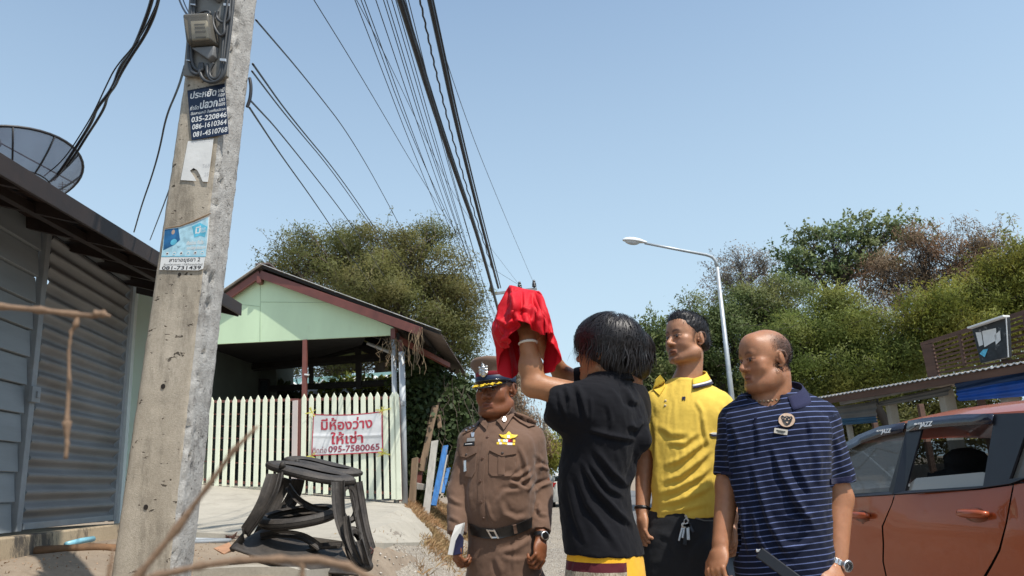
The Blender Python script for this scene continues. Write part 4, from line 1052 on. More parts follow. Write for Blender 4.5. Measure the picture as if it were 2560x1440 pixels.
def tree(name, label, base, fork, clumps, Y, mt, bark, nspray, nleaf, Ln, Wd, rad=.45, trunk_r=.25, droop=.3, group=None, twig=.25, seed=1, depth=None, shell=.55, droopy=0, wisps=0):
    "base, fork: points; clumps [(px,py,rx px,ry px[,dY])]"
    r = np.random.default_rng(seed); root = thing(name, label, 'tree', base*[1, 1, 1], group)
    base = np.array(base, float); tr = MB(); br = MB(); lim = MB()
    branch(tr, base-[0, 0, .2], fork, trunk_r, trunk_r*.7, .12, 6, 10)
    tr.build('trunk', bark, root, smooth=True)
    CL = []
    for c in clumps:
        P = W(c[0], c[1], Y+(c[4] if len(c) > 4 else 0)); s_ = np.linalg.norm(P-_O)/FPX
        ry = depth or (c[2]+c[3])*.5*s_; CL.append((P, np.array([c[2]*s_, ry, c[3]*s_])))
    A = np.array([c[1][0]*c[1][2] for c in CL]); A /= A.sum(); pts = []; lcs = []; outs = []
    for (P, R), a in zip(CL, A):
        lim_P = branch(lim, fork, P-[0, 0, R[2]*.3], trunk_r*.45, trunk_r*.12, .2, 7, 6, .06)
        k = max(3, int(nspray*a)); nm_ = max(4, int(9+3*R[0]*R[2])); mq = nrm(r.normal(size=(nm_, 3))); mc = P + mq*R*r.uniform(shell*.8, 1.02, nm_)[:, None]; mr = r.uniform(.16, .38, nm_)**1.0
        pick = r.integers(0, nm_, k); q = nrm(r.normal(size=(k, 3))+[0, 0, .15])
        S = mc[pick] + q*(R*.5+.5*R.min())*(mr[pick]*r.uniform(.35, 1.05, k)**.5)[:, None]
        inn = r.uniform(0, 1, k) < .17; S[inn] = P + nrm(r.normal(size=(inn.sum(), 3)))*R*r.uniform(.2, .8, (inn.sum(), 1))
        bright = np.clip(r.uniform(0, 1, nm_)[pick]*.7+.3*r.uniform(0, 1, k), 0, 1)
        for i in range(k):
            if r.uniform() < twig:
                st = lim_P[int(r.integers(3, 7))]; branch(br, st, S[i], trunk_r*.07, .008, .25, 5, 3, .05)
            nl = int(nleaf*r.uniform(.5, 1.4)); off = r.normal(size=(nl, 3))*rad*.5*np.array([1, 1, .6])
            if droopy: off[:, 2] -= np.abs(off[:, 0]+off[:, 1])*droopy
            pts.append(S[i]+off); outs.append(nrm((S[i]+off-mc[pick[i]])*1.2/(R.min()*.35)+(S[i]-P)/R*.9+[0, 0, .15])); lcs.append(np.clip(bright[i]*.6+r.uniform(0, .4, nl), 0, 1))
        for _ in range(int(wisps*a*10)):
            q = nrm(r.normal(size=3)*[1, 1, .7]+[0, 0, .5]); S0 = P+q*R*.85; e = S0+q*(R*.30+.25)+r.normal(size=3)*.15; Pb = branch(br, S0, e, .012, .004, .2, 5, 3)
            t = r.uniform(0, 1, nleaf)[:, None]; pts.append(S0*(1-t)+e*t+r.normal(size=(nleaf, 3))*.05); lcs.append(r.uniform(0, 1, nleaf)); outs.append(np.tile(q, (nleaf, 1)))
    lim.build('limbs', bark, root, smooth=True)
    if br.V: tag(br.build('twigs', bark, root), kind='stuff')
    C = np.concatenate(pts); tag(leaves('crown', C, Ln, Wd, mt, root, droop, lc=np.concatenate(lcs), seed=seed, out=np.concatenate(outs)), kind='stuff'); return root
ML_olive = m_leaf('olive feathery leaves', (.12, .13, .04), (.24, .25, .085), .5)
ML_grn = m_leaf('bright feathery green leaves', (.13, .18, .04), (.28, .34, .085), .5)
ML_yel = m_leaf('yellow green leaves', (.17, .20, .035), (.35, .37, .08), .5)
ML_dry = m_leaf('dry brown pods and leaves', (.15, .10, .055), (.29, .21, .125), .3)
ML_mid = m_leaf('mid green leaves', (.10, .145, .045), (.22, .27, .095), .45)
ML_dk = m_leaf('dark green vine leaves', (.025, .042, .014), (.065, .10, .03), .25)
ML_gry = m_leaf('sparse grey green leaves', (.15, .135, .095), (.28, .25, .18), .3)
ML_top = m_leaf('fresh green top leaves', (.10, .16, .06), (.22, .29, .12), .45)
ML_far = m_leaf('far green leaves', (.06, .075, .03), (.13, .145, .06), .3)
gb = lambda x, y: np.array([x, y, float(hgt(x, y))])
wx_ = lambda px, Y: W(px, 1150, Y)
big = tree('shade_tree', 'big domed olive green tree rising behind the green house', gb(-4.6, 25), W(960, 905, 25),
    [(735, 662, 80, 68), (830, 640, 108, 84), (950, 626, 112, 80), (1045, 665, 96, 92), (1120, 730, 88, 85, -.6), (1160, 800, 62, 76), (1112, 840, 80, 70, -1), (890, 735, 150, 96, -1.5), (1010, 785, 120, 92, -1.5), (1150, 885, 45, 55), (980, 880, 150, 60), (850, 905, 190, 60, 1), (1075, 600, 60, 45, .5)],
    25, ML_olive, M_bark, 5000, 28, .105, .038, .5, .42, .3, twig=.22, seed=3, wisps=9)
tree('grey_tree', 'sparse grey half bare tree behind the street lamp', gb(10.9, 38), W(1862, 745, 38),
    [(1810, 690, 48, 52), (1850, 660, 45, 38), (1910, 660, 48, 38), (1935, 710, 50, 50), (1865, 710, 50, 40), (1790, 740, 30, 30)], 38, ML_gry, M_barkg, 480, 12, .13, .05, .6, .22, .1, twig=1., seed=5, shell=.3, wisps=8)
tree('flat_topped_tree', 'tree with fresh green tufts on pale arching limbs, tallest of those on the right', gb(13.2, 31), W(2085, 745, 31),
    [(1975, 650, 42, 45), (2030, 610, 48, 42), (2100, 585, 55, 40), (2160, 580, 60, 36), (2230, 575, 60, 32), (2300, 590, 50, 30), (2010, 690, 55, 50), (2100, 670, 90, 55), (2180, 650, 60, 50)], 31, ML_top, M_bark, 560, 15, .165, .10, .26, .24, .15, twig=.9, seed=8, shell=.35, wisps=12)
tree('brown_pod_tree', 'brown tree full of hanging dry pods, at the top right', gb(18.5, 29), W(2380, 770, 29),
    [(2200, 700, 75, 70), (2290, 650, 85, 75), (2390, 640, 90, 72), (2480, 640, 75, 70), (2560, 680, 70, 80), (2330, 740, 110, 80), (2450, 720, 100, 70), (2250, 800, 90, 70), (2350, 850, 120, 60)], 29, ML_dry, M_barkd, 2200, 17, .19, .035, .38, .26, 1.2, twig=.35, seed=9, wisps=6)
tree('feathery_tree', 'bright green feathery tree leaning over the shop roof', gb(12.0, 22), W(2120, 960, 22),
    [(1990, 820, 105, 75), (2080, 800, 110, 80), (2190, 840, 110, 85), (2060, 900, 130, 75), (2230, 900, 100, 70), (2150, 950, 150, 50), (1960, 900, 80, 80), (2110, 770, 70, 45)], 22, ML_grn, M_barkd, 3500, 27, .11, .032, .4, .16, .35, twig=.2, seed=12, droopy=.6, wisps=4)
tree('yellow_green_tree', 'yellow green leafy tree above the brown slatted screen', gb(16.5, 21), W(2480, 860, 21),
    [(2330, 780, 65, 65), (2410, 740, 80, 65), (2500, 740, 80, 70), (2575, 780, 60, 80), (2370, 830, 90, 60), (2520, 650, 70, 50), (2580, 620, 60, 60), (2470, 810, 100, 55)], 21, ML_yel, M_barkd, 2400, 26, .13, .036, .4, .16, .6, twig=.2, seed=14, droopy=.8, wisps=5)
tree('bushy_tree', 'dense mid green bushy tree behind the street lamp pole', gb(7.6, 27), W(1800, 960, 27),
    [(1720, 860, 70, 80), (1790, 800, 90, 70), (1880, 780, 90, 65), (1850, 870, 110, 90), (1740, 950, 90, 70), (1900, 960, 130, 80), (1950, 760, 90, 60), (1650, 960, 60, 80), (1690, 900, 50, 70)], 27, ML_mid, M_bark, 3700, 25, .105, .048, .4, .25, .1, twig=.2, seed=15, wisps=14)
tree('thorny_shrub', 'shrub with thin upright whips between the black haired heads and yellow shirt', gb(5.2, 25), W(1640, 1010, 25),
    [(1640, 850, 34, 45), (1620, 900, 45, 55), (1660, 940, 50, 50), (1600, 950, 40, 50), (1640, 990, 60, 50)], 25, ML_mid, M_bark, 420, 20, .14, .06, .45, .10, -.3, twig=.5, seed=18, shell=.2, wisps=26)
tree('roadside_tree', 'low olive tree filling the space under the shop eave', gb(9.5, 25), W(2050, 1060, 25),
    [(1960, 1010, 110, 60), (2100, 1010, 120, 60), (2250, 1040, 130, 60), (2400, 1050, 130, 60), (2350, 960, 140, 50), (2520, 920, 110, 60), (1850, 1040, 90, 60), (2200, 1100, 200, 60)], 25, ML_olive, M_bark, 1900, 20, .2, .07, .6, .15, .1, twig=.1, seed=21)
tree('far_tree', 'distant rounded green tree at the end of the road', gb(4.2, 75), W(1425, 1140, 75),
    [(1425, 1095, 26, 24), (1440, 1130, 22, 30), (1408, 1120, 22, 26), (1470, 1110, 35, 35), (1500, 1130, 30, 45)], 75, ML_far, M_bark, 260, 16, .35, .22, 1.0, .3, .1, twig=.1, seed=25)
# dead creeper and poles down the road on the left
tree('creeper_column', 'creeper covered old pole with bare hanging stems behind the officer', gb(-.6, 26), W(1292, 1000, 26),
    [(1290, 950, 16, 30), (1285, 1000, 22, 50), (1300, 1060, 28, 50), (1330, 1080, 26, 55), (1350, 1110, 22, 45)], 26, ML_dry, M_barkg, 420, 16, .16, .03, .5, .14, 1.6, twig=.7, seed=28, shell=.1)
tree('road_hedge', 'yellow green hedge along the left verge past the officer', gb(-.2, 32), W(1340, 1150, 32),
    [(1370, 1120, 24, 36), (1345, 1130, 28, 46), (1320, 1150, 30, 46), (1385, 1150, 18, 30)], 32, ML_yel, M_bark, 380, 18, .18, .07, .55, .08, .1, twig=.1, seed=29)
# creeper mass hanging off the right side of the carport
vr = thing('vine_curtain', 'dark green vines hanging down the right side of the house', 'vine', gb(-2.2, 17)); r = np.random.default_rng(31); pts = []
for cx, cy, rx, ry, Y in ((1055, 955, 46, 60, 17), (1110, 1010, 50, 60, 17.6), (1040, 1020, 42, 110, 16.6), (1090, 1060, 66, 90, 17.2), (1150, 1010, 40, 60, 18), (1050, 1140, 46, 80, 17), (1030, 1180, 25, 70, 16.6), (1140, 1060, 44, 60, 18)):
    P = W(cx, cy, Y); s_ = Y/FPX; k = int(rx*ry*.085); q = nrm(r.normal(size=(k, 3)))*(r.uniform(.3, 1, k)**.5)[:, None]
    S = P+q*np.array([rx*s_, .5, ry*s_]); pts.append((S[:, None]+r.normal(size=(k, 13, 3))*.13).reshape(-1, 3))
tag(leaves('foliage', np.concatenate(pts), .14, .10, ML_dk, vr, .6, seed=4), kind='stuff')
m = MB()
for k in range(22):
    x = r.uniform(1012, 1170); y0 = 880+(x-1012)*.5+r.uniform(0, 30); Y = r.uniform(16.3, 17.6); P = [W(x, y0, Y)]
    for j in range(14): P.append(P[-1]+[r.normal()*.07, r.normal()*.05, -.19])
    m.tube(P, .007, 4, cap=False)
m.build('stems', M_bark, vr)
tag(vr, kind=None)
# yellow-green scrub beyond
tree('scrub_bush', 'yellow green scrub bush between the timber pile and the officer', gb(-1.6, 20), W(1150, 1120, 20),
    [(1150, 1060, 44, 50), (1185, 1040, 36, 44), (1120, 1110, 44, 60), (1170, 1120, 44, 60), (1140, 1170, 44, 56), (1190, 1160, 24, 60), (1100, 1060, 30, 40)], 19.5, ML_yel, M_bark, 620, 20, .13, .06, .35, .06, .2, twig=.4, seed=33)
# garden plants seen through the carport
for i, (cx, cy, rx, ry, Y, mt_, lb) in enumerate(((860, 965, 60, 24, 22, ML_yel, 'yellow green garden shrub seen through the middle of the carport'), (960, 975, 40, 26, 21.5, ML_yel, 'pale leafed shrub seen at the right of the carport opening'), (700, 985, 40, 22, 21, ML_dk, 'dark shrub beside the back wall, seen through the carport'))):
    tree('garden_shrub', lb, gb(W(cx, cy, Y)[0], Y), W(cx, 1020, Y), [(cx, cy, rx, ry), (cx-30, cy+30, rx, 26), (cx+30, cy+40, rx, 30)], Y, mt_, M_bark, 200, 16, .2, .11, .35, .05, .1, group=None, twig=.4, seed=40+i)

# ------------------------------------------------------------- timber leaning in the verge
def plank(nm, lab, a, b, Ya, Yb, w_, t_, mt_, notch=False):
    A = W(a[0], a[1], Ya); B = W(b[0], b[1], Yb); d = nrm(B-A); x = nrm(np.cross(d, [0.15, 1, .1])); z = np.cross(x, d)
    m = MB()
    n = 7; P = np.linspace(A, B, n); ww = w_*(1+rng.uniform(-.08, .08, n)); V = []
    for i in range(n): V += [P[i]+x*ww[i]/2+z*t_/2, P[i]-x*ww[i]/2+z*t_/2, P[i]-x*ww[i]/2-z*t_/2, P[i]+x*ww[i]/2-z*t_/2]
    V[0] = V[0]-d*.03; V[3] = V[3]-d*.03
    F = [(4*i+k, 4*i+(k+1) % 4, 4*i+4+(k+1) % 4, 4*i+4+k) for i in range(n-1) for k in range(4)]+[(0, 3, 2, 1), (4*n-4, 4*n-3, 4*n-2, 4*n-1)]
    o = MB().add(V, F).build(nm, mt_, None, loc=B, bevel=.004); return tag(o, lab, 'plank', 'old planks leaning in the verge')
M_wood = M('weathered wood', (.22, .15, .095), .85, .3, 5, .5, 60, stretch=(3, 3, .4)); M_woodg = M('grey weathered wood', (.40, .38, .34), .85, .2, 5, .5, 60, stretch=(3, 3, .4))
M_woodb = M('chipped blue paint', (.035, .16, .42), .7, .3, 7, .4, 60, dirt=((.3, .25, .2), .60, .8), stretch=(2, 2, .5))
plank('plank', 'long rough brown plank leaning highest of the old timber', (1088, 1016), (1054, 1178), 16.3, 16.0, .13, .05, M_wood)
plank('plank', 'brown square post standing nearest the gate corner', (1038, 1147), (1028, 1288), 15.7, 15.6, .12, .10, M_wood)
plank('plank', 'whitewashed grey plank with a broken notch, among brown and blue ones', (1087, 1104), (1064, 1292), 15.9, 15.4, .14, .05, M_woodg)
plank('plank', 'long chipped blue plank leaning right of the white one', (1114, 1116), (1084, 1264), 16.4, 15.9, .11, .05, M_woodb)
plank('plank', 'short blue plank half hidden in the dry grass', (1121, 1172), (1106, 1232), 16.8, 16.5, .08, .04, M_woodb)
plank('plank', 'thin pale lath just right of the long blue plank', (1117, 1140), (1100, 1235), 16.5, 16.2, .04, .03, M_woodg)
plank('plank', 'short cross piece nailed low between two uprights', (1035, 1214), (1062, 1218), 15.75, 15.75, .12, .04, M_woodg)
plank('plank', 'dark red board behind the brown square post', (1052, 1148), (1046, 1215), 16.1, 16.0, .12, .05, M_red)
plank('plank', 'broken brown stub rising right of the longest plank', (1096, 1040), (1100, 1070), 16.5, 16.4, .08, .05, M_wood)

# ------------------------------------------------------------- dry grass and pebbles
def blades(name, pts, h, w_, mt_, label=None, seed=2):
    r = np.random.default_rng(seed); n = len(pts); d = nrm(r.normal(size=(n, 3))*[.8, .8, .1]+[0, 0, .9]); s_ = nrm(np.cross(d, r.normal(size=(n, 3)))); L = h*r.uniform(.4, 1.3, n)[:, None]
    b = pts; m_ = b+d*L*.5; t = b+d*L+nrm(r.normal(size=(n, 3)))*L*.25-np.array([0, 0, 1])*L*.1
    V = np.stack([b-s_*w_, b+s_*w_, m_+s_*w_*.7, t], 1).reshape(-1, 3)
    return tag(mk(name, V, np.arange(4*n).reshape(n, 4), mt_, None, attrs={'lc': ('f', np.repeat(r.uniform(0, 1, n), 4))}), kind='stuff')
ML_straw = m_leaf('dry straw', (.22, .13, .055), (.46, .34, .17), .3)
def scatter(regions, seed=3):
    r = np.random.default_rng(seed); out = []
    for (x0, x1, y0, y1, n) in regions:
        x = r.uniform(x0, x1, n); y = r.uniform(y0, y1, n); x = x - .0*y; out.append(np.stack([x, y, hgt(x, y)], 1))
    return np.concatenate(out)
G = []
r = np.random.default_rng(5)
for (px0, px1, py0, py1, n) in ((1005, 1200, 1262, 1300, 60), (1015, 1200, 1290, 1330, 60), (1050, 1180, 1325, 1345, 26)):
    for _ in range(n):
        P = ghit(r.uniform(px0, px1), r.uniform(py0, py1)); k = 240; q = P+r.normal(size=(k, 3))*[.3, .5, 0]; q[:, 2] = hgt(q[:, 0], q[:, 1]); G.append(q)
for (px, py, n, sg_) in ((955, 1353, 90, .10), (980, 1358, 120, .14), (930, 1350, 50, .08), (1000, 1376, 160, .18), (960, 1380, 100, .15), (1065, 1362, 120, .12), (520, 1372, 30, .1)):
    P = ghit(px, py); q = P+r.normal(size=(n, 3))*[sg_*1.6, sg_, 0]; q[:, 2] = hgt(q[:, 0], q[:, 1])+.04; G.append(q)
G = np.concatenate(G); uvg = proj(G); keep_ = uvg[:, 0] > np.where(uvg[:, 1] < 1350, 1012+(uvg[:, 1]-1262)*.85, 1040); blades('dry_grass', G[keep_], .13, .003, ML_straw); blades('dry_grass_tufts', G[(~keep_) & (rng.uniform(0, 1, len(G)) < .10)], .045, .002, ML_straw)
# loose stones on the gravel
r = np.random.default_rng(6); V = []; F = []
oct_ = np.array([(1, 0, 0), (0, 1, 0), (-1, 0, 0), (0, -1, 0), (0, 0, 1), (0, 0, -1)], float); of = [(0, 1, 4), (1, 2, 4), (2, 3, 4), (3, 0, 4), (1, 0, 5), (2, 1, 5), (3, 2, 5), (0, 3, 5)]
N_ = 5000; y = 5+22*r.uniform(0, 1, N_)**1.3; x = -.55-.07*y + r.uniform(-.9, 3.0, N_)*1.0; z = hgt(x, y)
S = r.uniform(.004, .017, N_); cc = np.stack([x, y, z+S*.3+.006], 1); VV = (cc[:, None]+(oct_*r.uniform(.7, 1.2, (N_, 6, 1)))*S[:, None, None]*[1, 1, .7]).reshape(-1, 3)
FF = (np.arange(N_)[:, None, None]*6+np.array(of)[None]).reshape(-1, 3)
n = NT('stone chips'); cst = n.ramp(n.attr('lc'), [(0, (.20, .17, .14)), (1, (.55, .51, .45))]); n.bsdf(cst, .9)
tag(mk('loose_stones', VV, FF, n.m, None, attrs={'lc': ('f', np.repeat(r.uniform(0, 1, N_), 6))}), kind='stuff')
# leaf litter and chips by the pole
G = []; 
for _ in range(420):
    P = ghit(r.uniform(-20, 640), r.uniform(1345, 1438)); G.append(P+[0, 0, .01])
leaves('leaf_litter', np.array(G), .02, .011, m_leaf('fallen leaves', (.16, .10, .05), (.42, .34, .22), .1), None, 0, seed=6)
tag(bpy.data.objects['leaf_litter'], kind='stuff')
# ------------------------------------------------------------- cars
def m_paint(nm, c, metal=.25):
    n = NT(nm); f = n.noise(3, 3); col = n.ramp(f, [(.3, tuple(q*.93 for q in c)), (.7, c)])
    dust = n.ramp(n.noise(5, 6, .7), [(.45, 0), (.8, .05)]); col = n.mix(dust, col, (.35, .28, .22))
    n.bsdf(col, .38, metal, .35, n.bump(n.noise(700, 1), .04, .001), coat=.55, coatr=.03); return n.m
M_orange = m_paint('burnt orange metallic paint', (.37, .068, .014)); M_wpaint = m_paint('white car paint', (.70, .70, .68), 0)
M_trim = M('black door trim', (.010, .010, .014), .4, .1, 20, 0); M_visor = M('smoked visor plastic', (.018, .020, .035), .12, .1, 20, 0, spec=.7)
M_seat = M('dark seat fabric', (.012, .012, .013), .9, .2, 20, .2); M_tyre = M('tyre rubber', (.02, .02, .02), .8, .2); M_chrome = M('chrome', (.7, .7, .7), .12, .05, metal=1)
M_wglass = m_glass('tinted car glass', (.30, .33, .35), .01, .02, .45); M_gap = M('panel gap', (.01, .006, .004), .9)
M_red_l = M('red lamp lens', (.5, .02, .02), .15, .1); M_lens = M('clear lamp lens', (.6, .62, .65), .1, .1)
def cdt(poly, cell):
    from mathutils.geometry import delaunay_2d_cdt
    P = np.array(poly, float); k = len(P); lo = P.min(0); hi = P.max(0); pts = []
    for i in range(k):
        a, b = P[i], P[(i+1) % k]; m_ = max(1, int(np.linalg.norm(b-a)/cell))
        for j in range(m_): pts.append(Vector(a+(b-a)*j/m_))
    kk = len(pts); bp = np.array([(p.x, p.y) for p in pts])
    X, Y = np.meshgrid(np.arange(lo[0]+cell*.5, hi[0], cell), np.arange(lo[1]+cell*.5, hi[1], cell)); Q = np.stack([X.ravel(), Y.ravel()], 1)
    c = np.zeros(len(Q), bool); dmin = np.full(len(Q), 9.)
    for i in range(kk):
        a, b = bp[i], bp[(i+1) % kk]; cr = ((a[1] > Q[:, 1]) != (b[1] > Q[:, 1])); xx = (b[0]-a[0])*(Q[:, 1]-a[1])/(b[1]-a[1]+1e-12)+a[0]
        c ^= cr & (Q[:, 0] < xx); dmin = np.minimum(dmin, np.linalg.norm(Q-a, axis=1))
    for q in Q[c & (dmin > cell*.4)]: pts.append(Vector(q))
    r_ = delaunay_2d_cdt(pts, [(i, (i+1) % kk) for i in range(kk)], [], 1, 1e-6)
    return np.array([(v.x, v.y) for v in r_[0]]), [tuple(f) for f in r_[2]]
def car(name, label, o, f, paint, detail=True, sedan=False, group=None, Wd=1.66):
    o = np.array(o, float); f = nrm(np.array([f[0], f[1], 0])); s_ = np.array([f[1], -f[0], 0])
    L = lambda a, b, z: o+f*a+s_*b+np.array([0, 0, z])
    th = thing(name, label, 'car', o+s_*Wd/2+f*1., group)
    zroof = 1.45
    def sb(a, z):
        b = .10*max(0, .62-z)**1.0 + (max(0, z-.86))*.10
        if z > 1.0: b = .014+.02 + (z-1.0)*.42
        b += max(0, a-2.1)**2*.22 + max(0, -.75-a)**2*.9
        b -= .012*math.exp(-((z-.80)/.05)**2)
        return b
    roofp = [(-1.02, 1.28), (-.95, 1.36), (-.6, 1.405), (-.2, 1.43), (.2, 1.445), (.5, 1.445), (.8, 1.43), (1.1, 1.40), (1.36, 1.345), (1.5, 1.30)]
    def panel(nm, poly, off=0., cell=.09, mt=paint, th_=.0, parent=None, sides=(0, 1)):
        V2, F2 = cdt(poly, cell)
        first = None
        for sd in sides:
            V = []
            for a, z in V2:
                b = sb(a, z)-off; V.append(L(a, b if sd == 0 else Wd-b, z))
            k_ = [fc if sd == 0 else fc[::-1] for fc in F2]
            ob = mk(nm, V, k_, mt, parent or th, smooth=True)
            if th_: md = ob.modifiers.new('s', 'SOLIDIFY'); md.thickness = th_
            first = first or ob
        return first
    sillz = .22
    arch = lambda a0, r_, n0=9: [(a0+r_*cos(t), .30+r_*sin(t)) for t in np.linspace(pi, 0, n0)]
    fd = panel('door', [(.635, 1.0), (.665, .95), (.77, .82), (.84, .62), (.86, .40), (.85, .25), (1.70, .25), (1.82, .45), (1.80, .8), (1.74, .945), (1.3, .965)], th_=.0)
    rdr = panel('door', [(.625, .995), (.655, .95), (.755, .82), (.825, .62), (.845, .40), (.835, .25), (.20, .25), (.08, .45), (.04, .62), (-.11, .76), (-.18, .88), (-.21, 1.045), (0, 1.025)])
    panel('quarter_panel', [(-.22, 1.05), (-.19, .88), (-.12, .755), (.03, .61), (.07, .45), (.185, .25)]+arch(-.42, .34)[::-1][1:-1]+[(-.80, .25), (-1.12, .28), (-1.18, .55), (-1.14, .85), (-1.10, 1.10), (-.6, 1.075)])
    panel('wing', [(1.83, .45), (1.81, .8), (1.75, .945), (1.9, .965), (2.5, .88), (2.78, .74), (2.86, .5), (2.8, .28)]+arch(2.12, .33)[::-1]+[(1.75, .25)])
    panel('sill', [(.2, .24), (1.72, .24), (1.72, .16), (.0, .16)], .004, mt=M_trim)
    # dark inner shell shows in the panel gaps and arches
    panel('inner_shell', [(-1.1, .3), (-1.1, 1.03), (0, 1.0), (1.7, .93), (2.6, .80), (2.7, .3)], -.03, .2, M_gap)
    # window surround and glass
    g0 = [(-1.02, 1.10), (-.3, 1.075), (-.21, 1.05), (0, 1.028), (.63, .995), (1.3, .965), (1.72, .955), (1.5, 1.14), (1.3, 1.28), (1.1, 1.345), (.8, 1.385), (.5, 1.398), (.2, 1.395), (-.2, 1.37), (-.6, 1.335), (-.95, 1.28)]
    wf = [(.70, 1.005), (1.60, .975), (1.42, 1.14), (1.22, 1.27), (1.0, 1.335), (.64, 1.36)]
    wr = [(-.04, 1.04), (.555, 1.01), (.50, 1.365), (.1, 1.355), (-.045, 1.335)]
    wq = [(-.20, 1.07), (-.27, 1.32), (-.52, 1.31), (-.78, 1.22), (-.72, 1.11)]
    from mathutils.geometry import delaunay_2d_cdt
    def ringmesh(outer, holes, nm, mt, off=0.0):
        pts = [Vector(p) for p in outer]; ed = [(i, (i+1) % len(outer)) for i in range(len(outer))]
        for h_ in holes:
            k0 = len(pts); pts += [Vector(p) for p in h_]; ed += [(k0+i, k0+(i+1) % len(h_)) for i in range(len(h_))]
        r_ = delaunay_2d_cdt(pts, ed, [], 1, 1e-6); V2 = [(v.x, v.y) for v in r_[0]]
        def inside(p, poly):
            c = False
            for i in range(len(poly)):
                a, b = poly[i], poly[(i+1) % len(poly)]
                if (a[1] > p[1]) != (b[1] > p[1]) and p[0] < (b[0]-a[0])*(p[1]-a[1])/(b[1]-a[1])+a[0]: c = not c
            return c
        F2 = [tuple(f_) for f_ in r_[2] if not any(inside((sum(V2[i][0] for i in f_)/3, sum(V2[i][1] for i in f_)/3), h_) for h_ in holes)]
        for sd in (0, 1):
            V = [L(a, (sb(a, z)-off) if sd == 0 else Wd-(sb(a, z)-off), z) for a, z in V2]
            ob = mk(nm, V, [x if sd == 0 else x[::-1] for x in F2], mt, th); md = ob.modifiers.new('s', 'SOLIDIFY'); md.thickness = .012; md.offset = -1
    ringmesh(g0, [wf, wr, wq], 'window_surround', M_trim)
    panel('window_pane', wf, -.006, .3, M_wglass); panel('window_pane', wq, -.006, .3, M_wglass)
    pane = panel('window_pane', [(-.035, 1.04), (.55, 1.01), (.545, 1.06), (.50, 1.085), (.0, 1.108), (-.035, 1.10)] if detail else wr, -.008, .3, m_glass('pale raised glass', (.55, .58, .6), .22, .03) if detail else M_wglass, sides=(0,))
    panel('window_pane', wr, -.006, .3, M_wglass, sides=(1,))
    # roof and pillars
    rl = [(a, z-(.045 if -1 < a < 1.4 else .03)) for a, z in roofp]
    m = MB(); nb = 14; V = []
    for (a, z) in roofp:
        zs_ = z-.045
        b0 = sb(a, zs_)
        for j in range(nb+1):
            t = j/nb; b = b0+(Wd-2*b0)*t; e = abs(2*t-1); V.append(L(a, b, zs_+.052*(1-e**5)+.012*(1-e*e)))
    m.add(V, [(i*(nb+1)+j, i*(nb+1)+j+1, (i+1)*(nb+1)+j+1, (i+1)*(nb+1)+j) for i in range(len(roofp)-1) for j in range(nb)]); m.build('roof', paint, th, smooth=True)
    # cant rail between the window surround and roof
    for sd in (0, 1):
        m = MB(); V = []
        for (a, z), (a2, z2) in zip([(a, z-.045) for a, z in roofp], [(a, z-.08) for a, z in roofp]):
            b1, b2 = sb(a, z), sb(a2, z2)-.004; V += [L(a, b1 if sd == 0 else Wd-b1, z), L(a2, b2-.004 if sd == 0 else Wd-b2+.004, z2)]
        m.add(V, [(2*i, 2*i+1, 2*i+3, 2*i+2) for i in range(len(roofp)-1)]); m.build('cant_rail', paint, th, smooth=True)
        P = [L(a, sb(a, z) if sd == 0 else Wd-sb(a, z), z) for a, z in ((1.42, 1.29), (1.6, 1.17), (1.8, 1.02), (1.88, .955))]
        MB().tube(P, .03, 8, flat=.7).build('front_pillar', paint, th, smooth=True)
        P = [L(a, sb(a, z) if sd == 0 else Wd-sb(a, z), z) for a, z in ((-.93, 1.33), (-1.03, 1.22), (-1.1, 1.08))]
        MB().tube(P, .05, 8, flat=.6).build('rear_pillar', paint, th, smooth=True)
    gl = lambda a0, z0, a1, z1, nm, mt, bul=.06, n_=8: MB().grid(lambda u, v: L(a0+(a1-a0)*v+bul*sin(pi*u)*(1 if a1 > a0 else 1)*(1 if a0 > 0 else -1), sb(a0+(a1-a0)*v, z0+(z1-z0)*v)+(Wd-2*sb(a0+(a1-a0)*v, z0+(z1-z0)*v))*u, z0+(z1-z0)*v), n_, 4).build(nm, mt, th, smooth=True)
    gl(1.46, 1.30, 1.93, .95, 'windscreen', M_wglass); gl(-1.0, 1.31, -1.12, 1.06, 'rear_screen', M_wglass)
    # bonnet, tailgate, bumpers
    MB().grid(lambda u, v: L(1.88+.92*v, sb(1.9+.85*v, .9)+(Wd-2*sb(1.9+.85*v, .9))*u, .955-.02*v-.16*v**3+.035*sin(pi*u)), 14, 8).build('bonnet', paint, th, smooth=True)
    def nose(u, v):
        z = .78-.56*v; a = 2.80+.10*sin(pi*u)**.7+.07*sin(pi*v); b = sb(2.6, .6)+(Wd-2*sb(2.6, .6))*u; return L(a, b, z)
    MB().grid(nose, 16, 8).build('front_bumper', paint, th, smooth=True)
    MB().grid(lambda u, v: L(-1.12-.08*sin(pi*u)**.6-.05*sin(pi*v), sb(-1.1, .6)+(Wd-2*sb(-1.1, .6))*u, 1.08-.85*v), 14, 8).build('tailgate', paint, th, smooth=True)
    for u_ in (.10, .90):
        c = nose(u_, .12)+f*.02; MB().lathe(c-f*.03, [(.09, 0), (.10, .03), (.07, .06), (.01, .07)], f, 14, sx=1.5).build('headlight', M_lens, th, smooth=True)
        c = L(-1.15, .22 if u_ < .5 else Wd-.22, .93); MB().box(c, (.06, .16, .2), (f, s_, (0, 0, 1))).build('tail_light', M_red_l, th, bevel=.02)
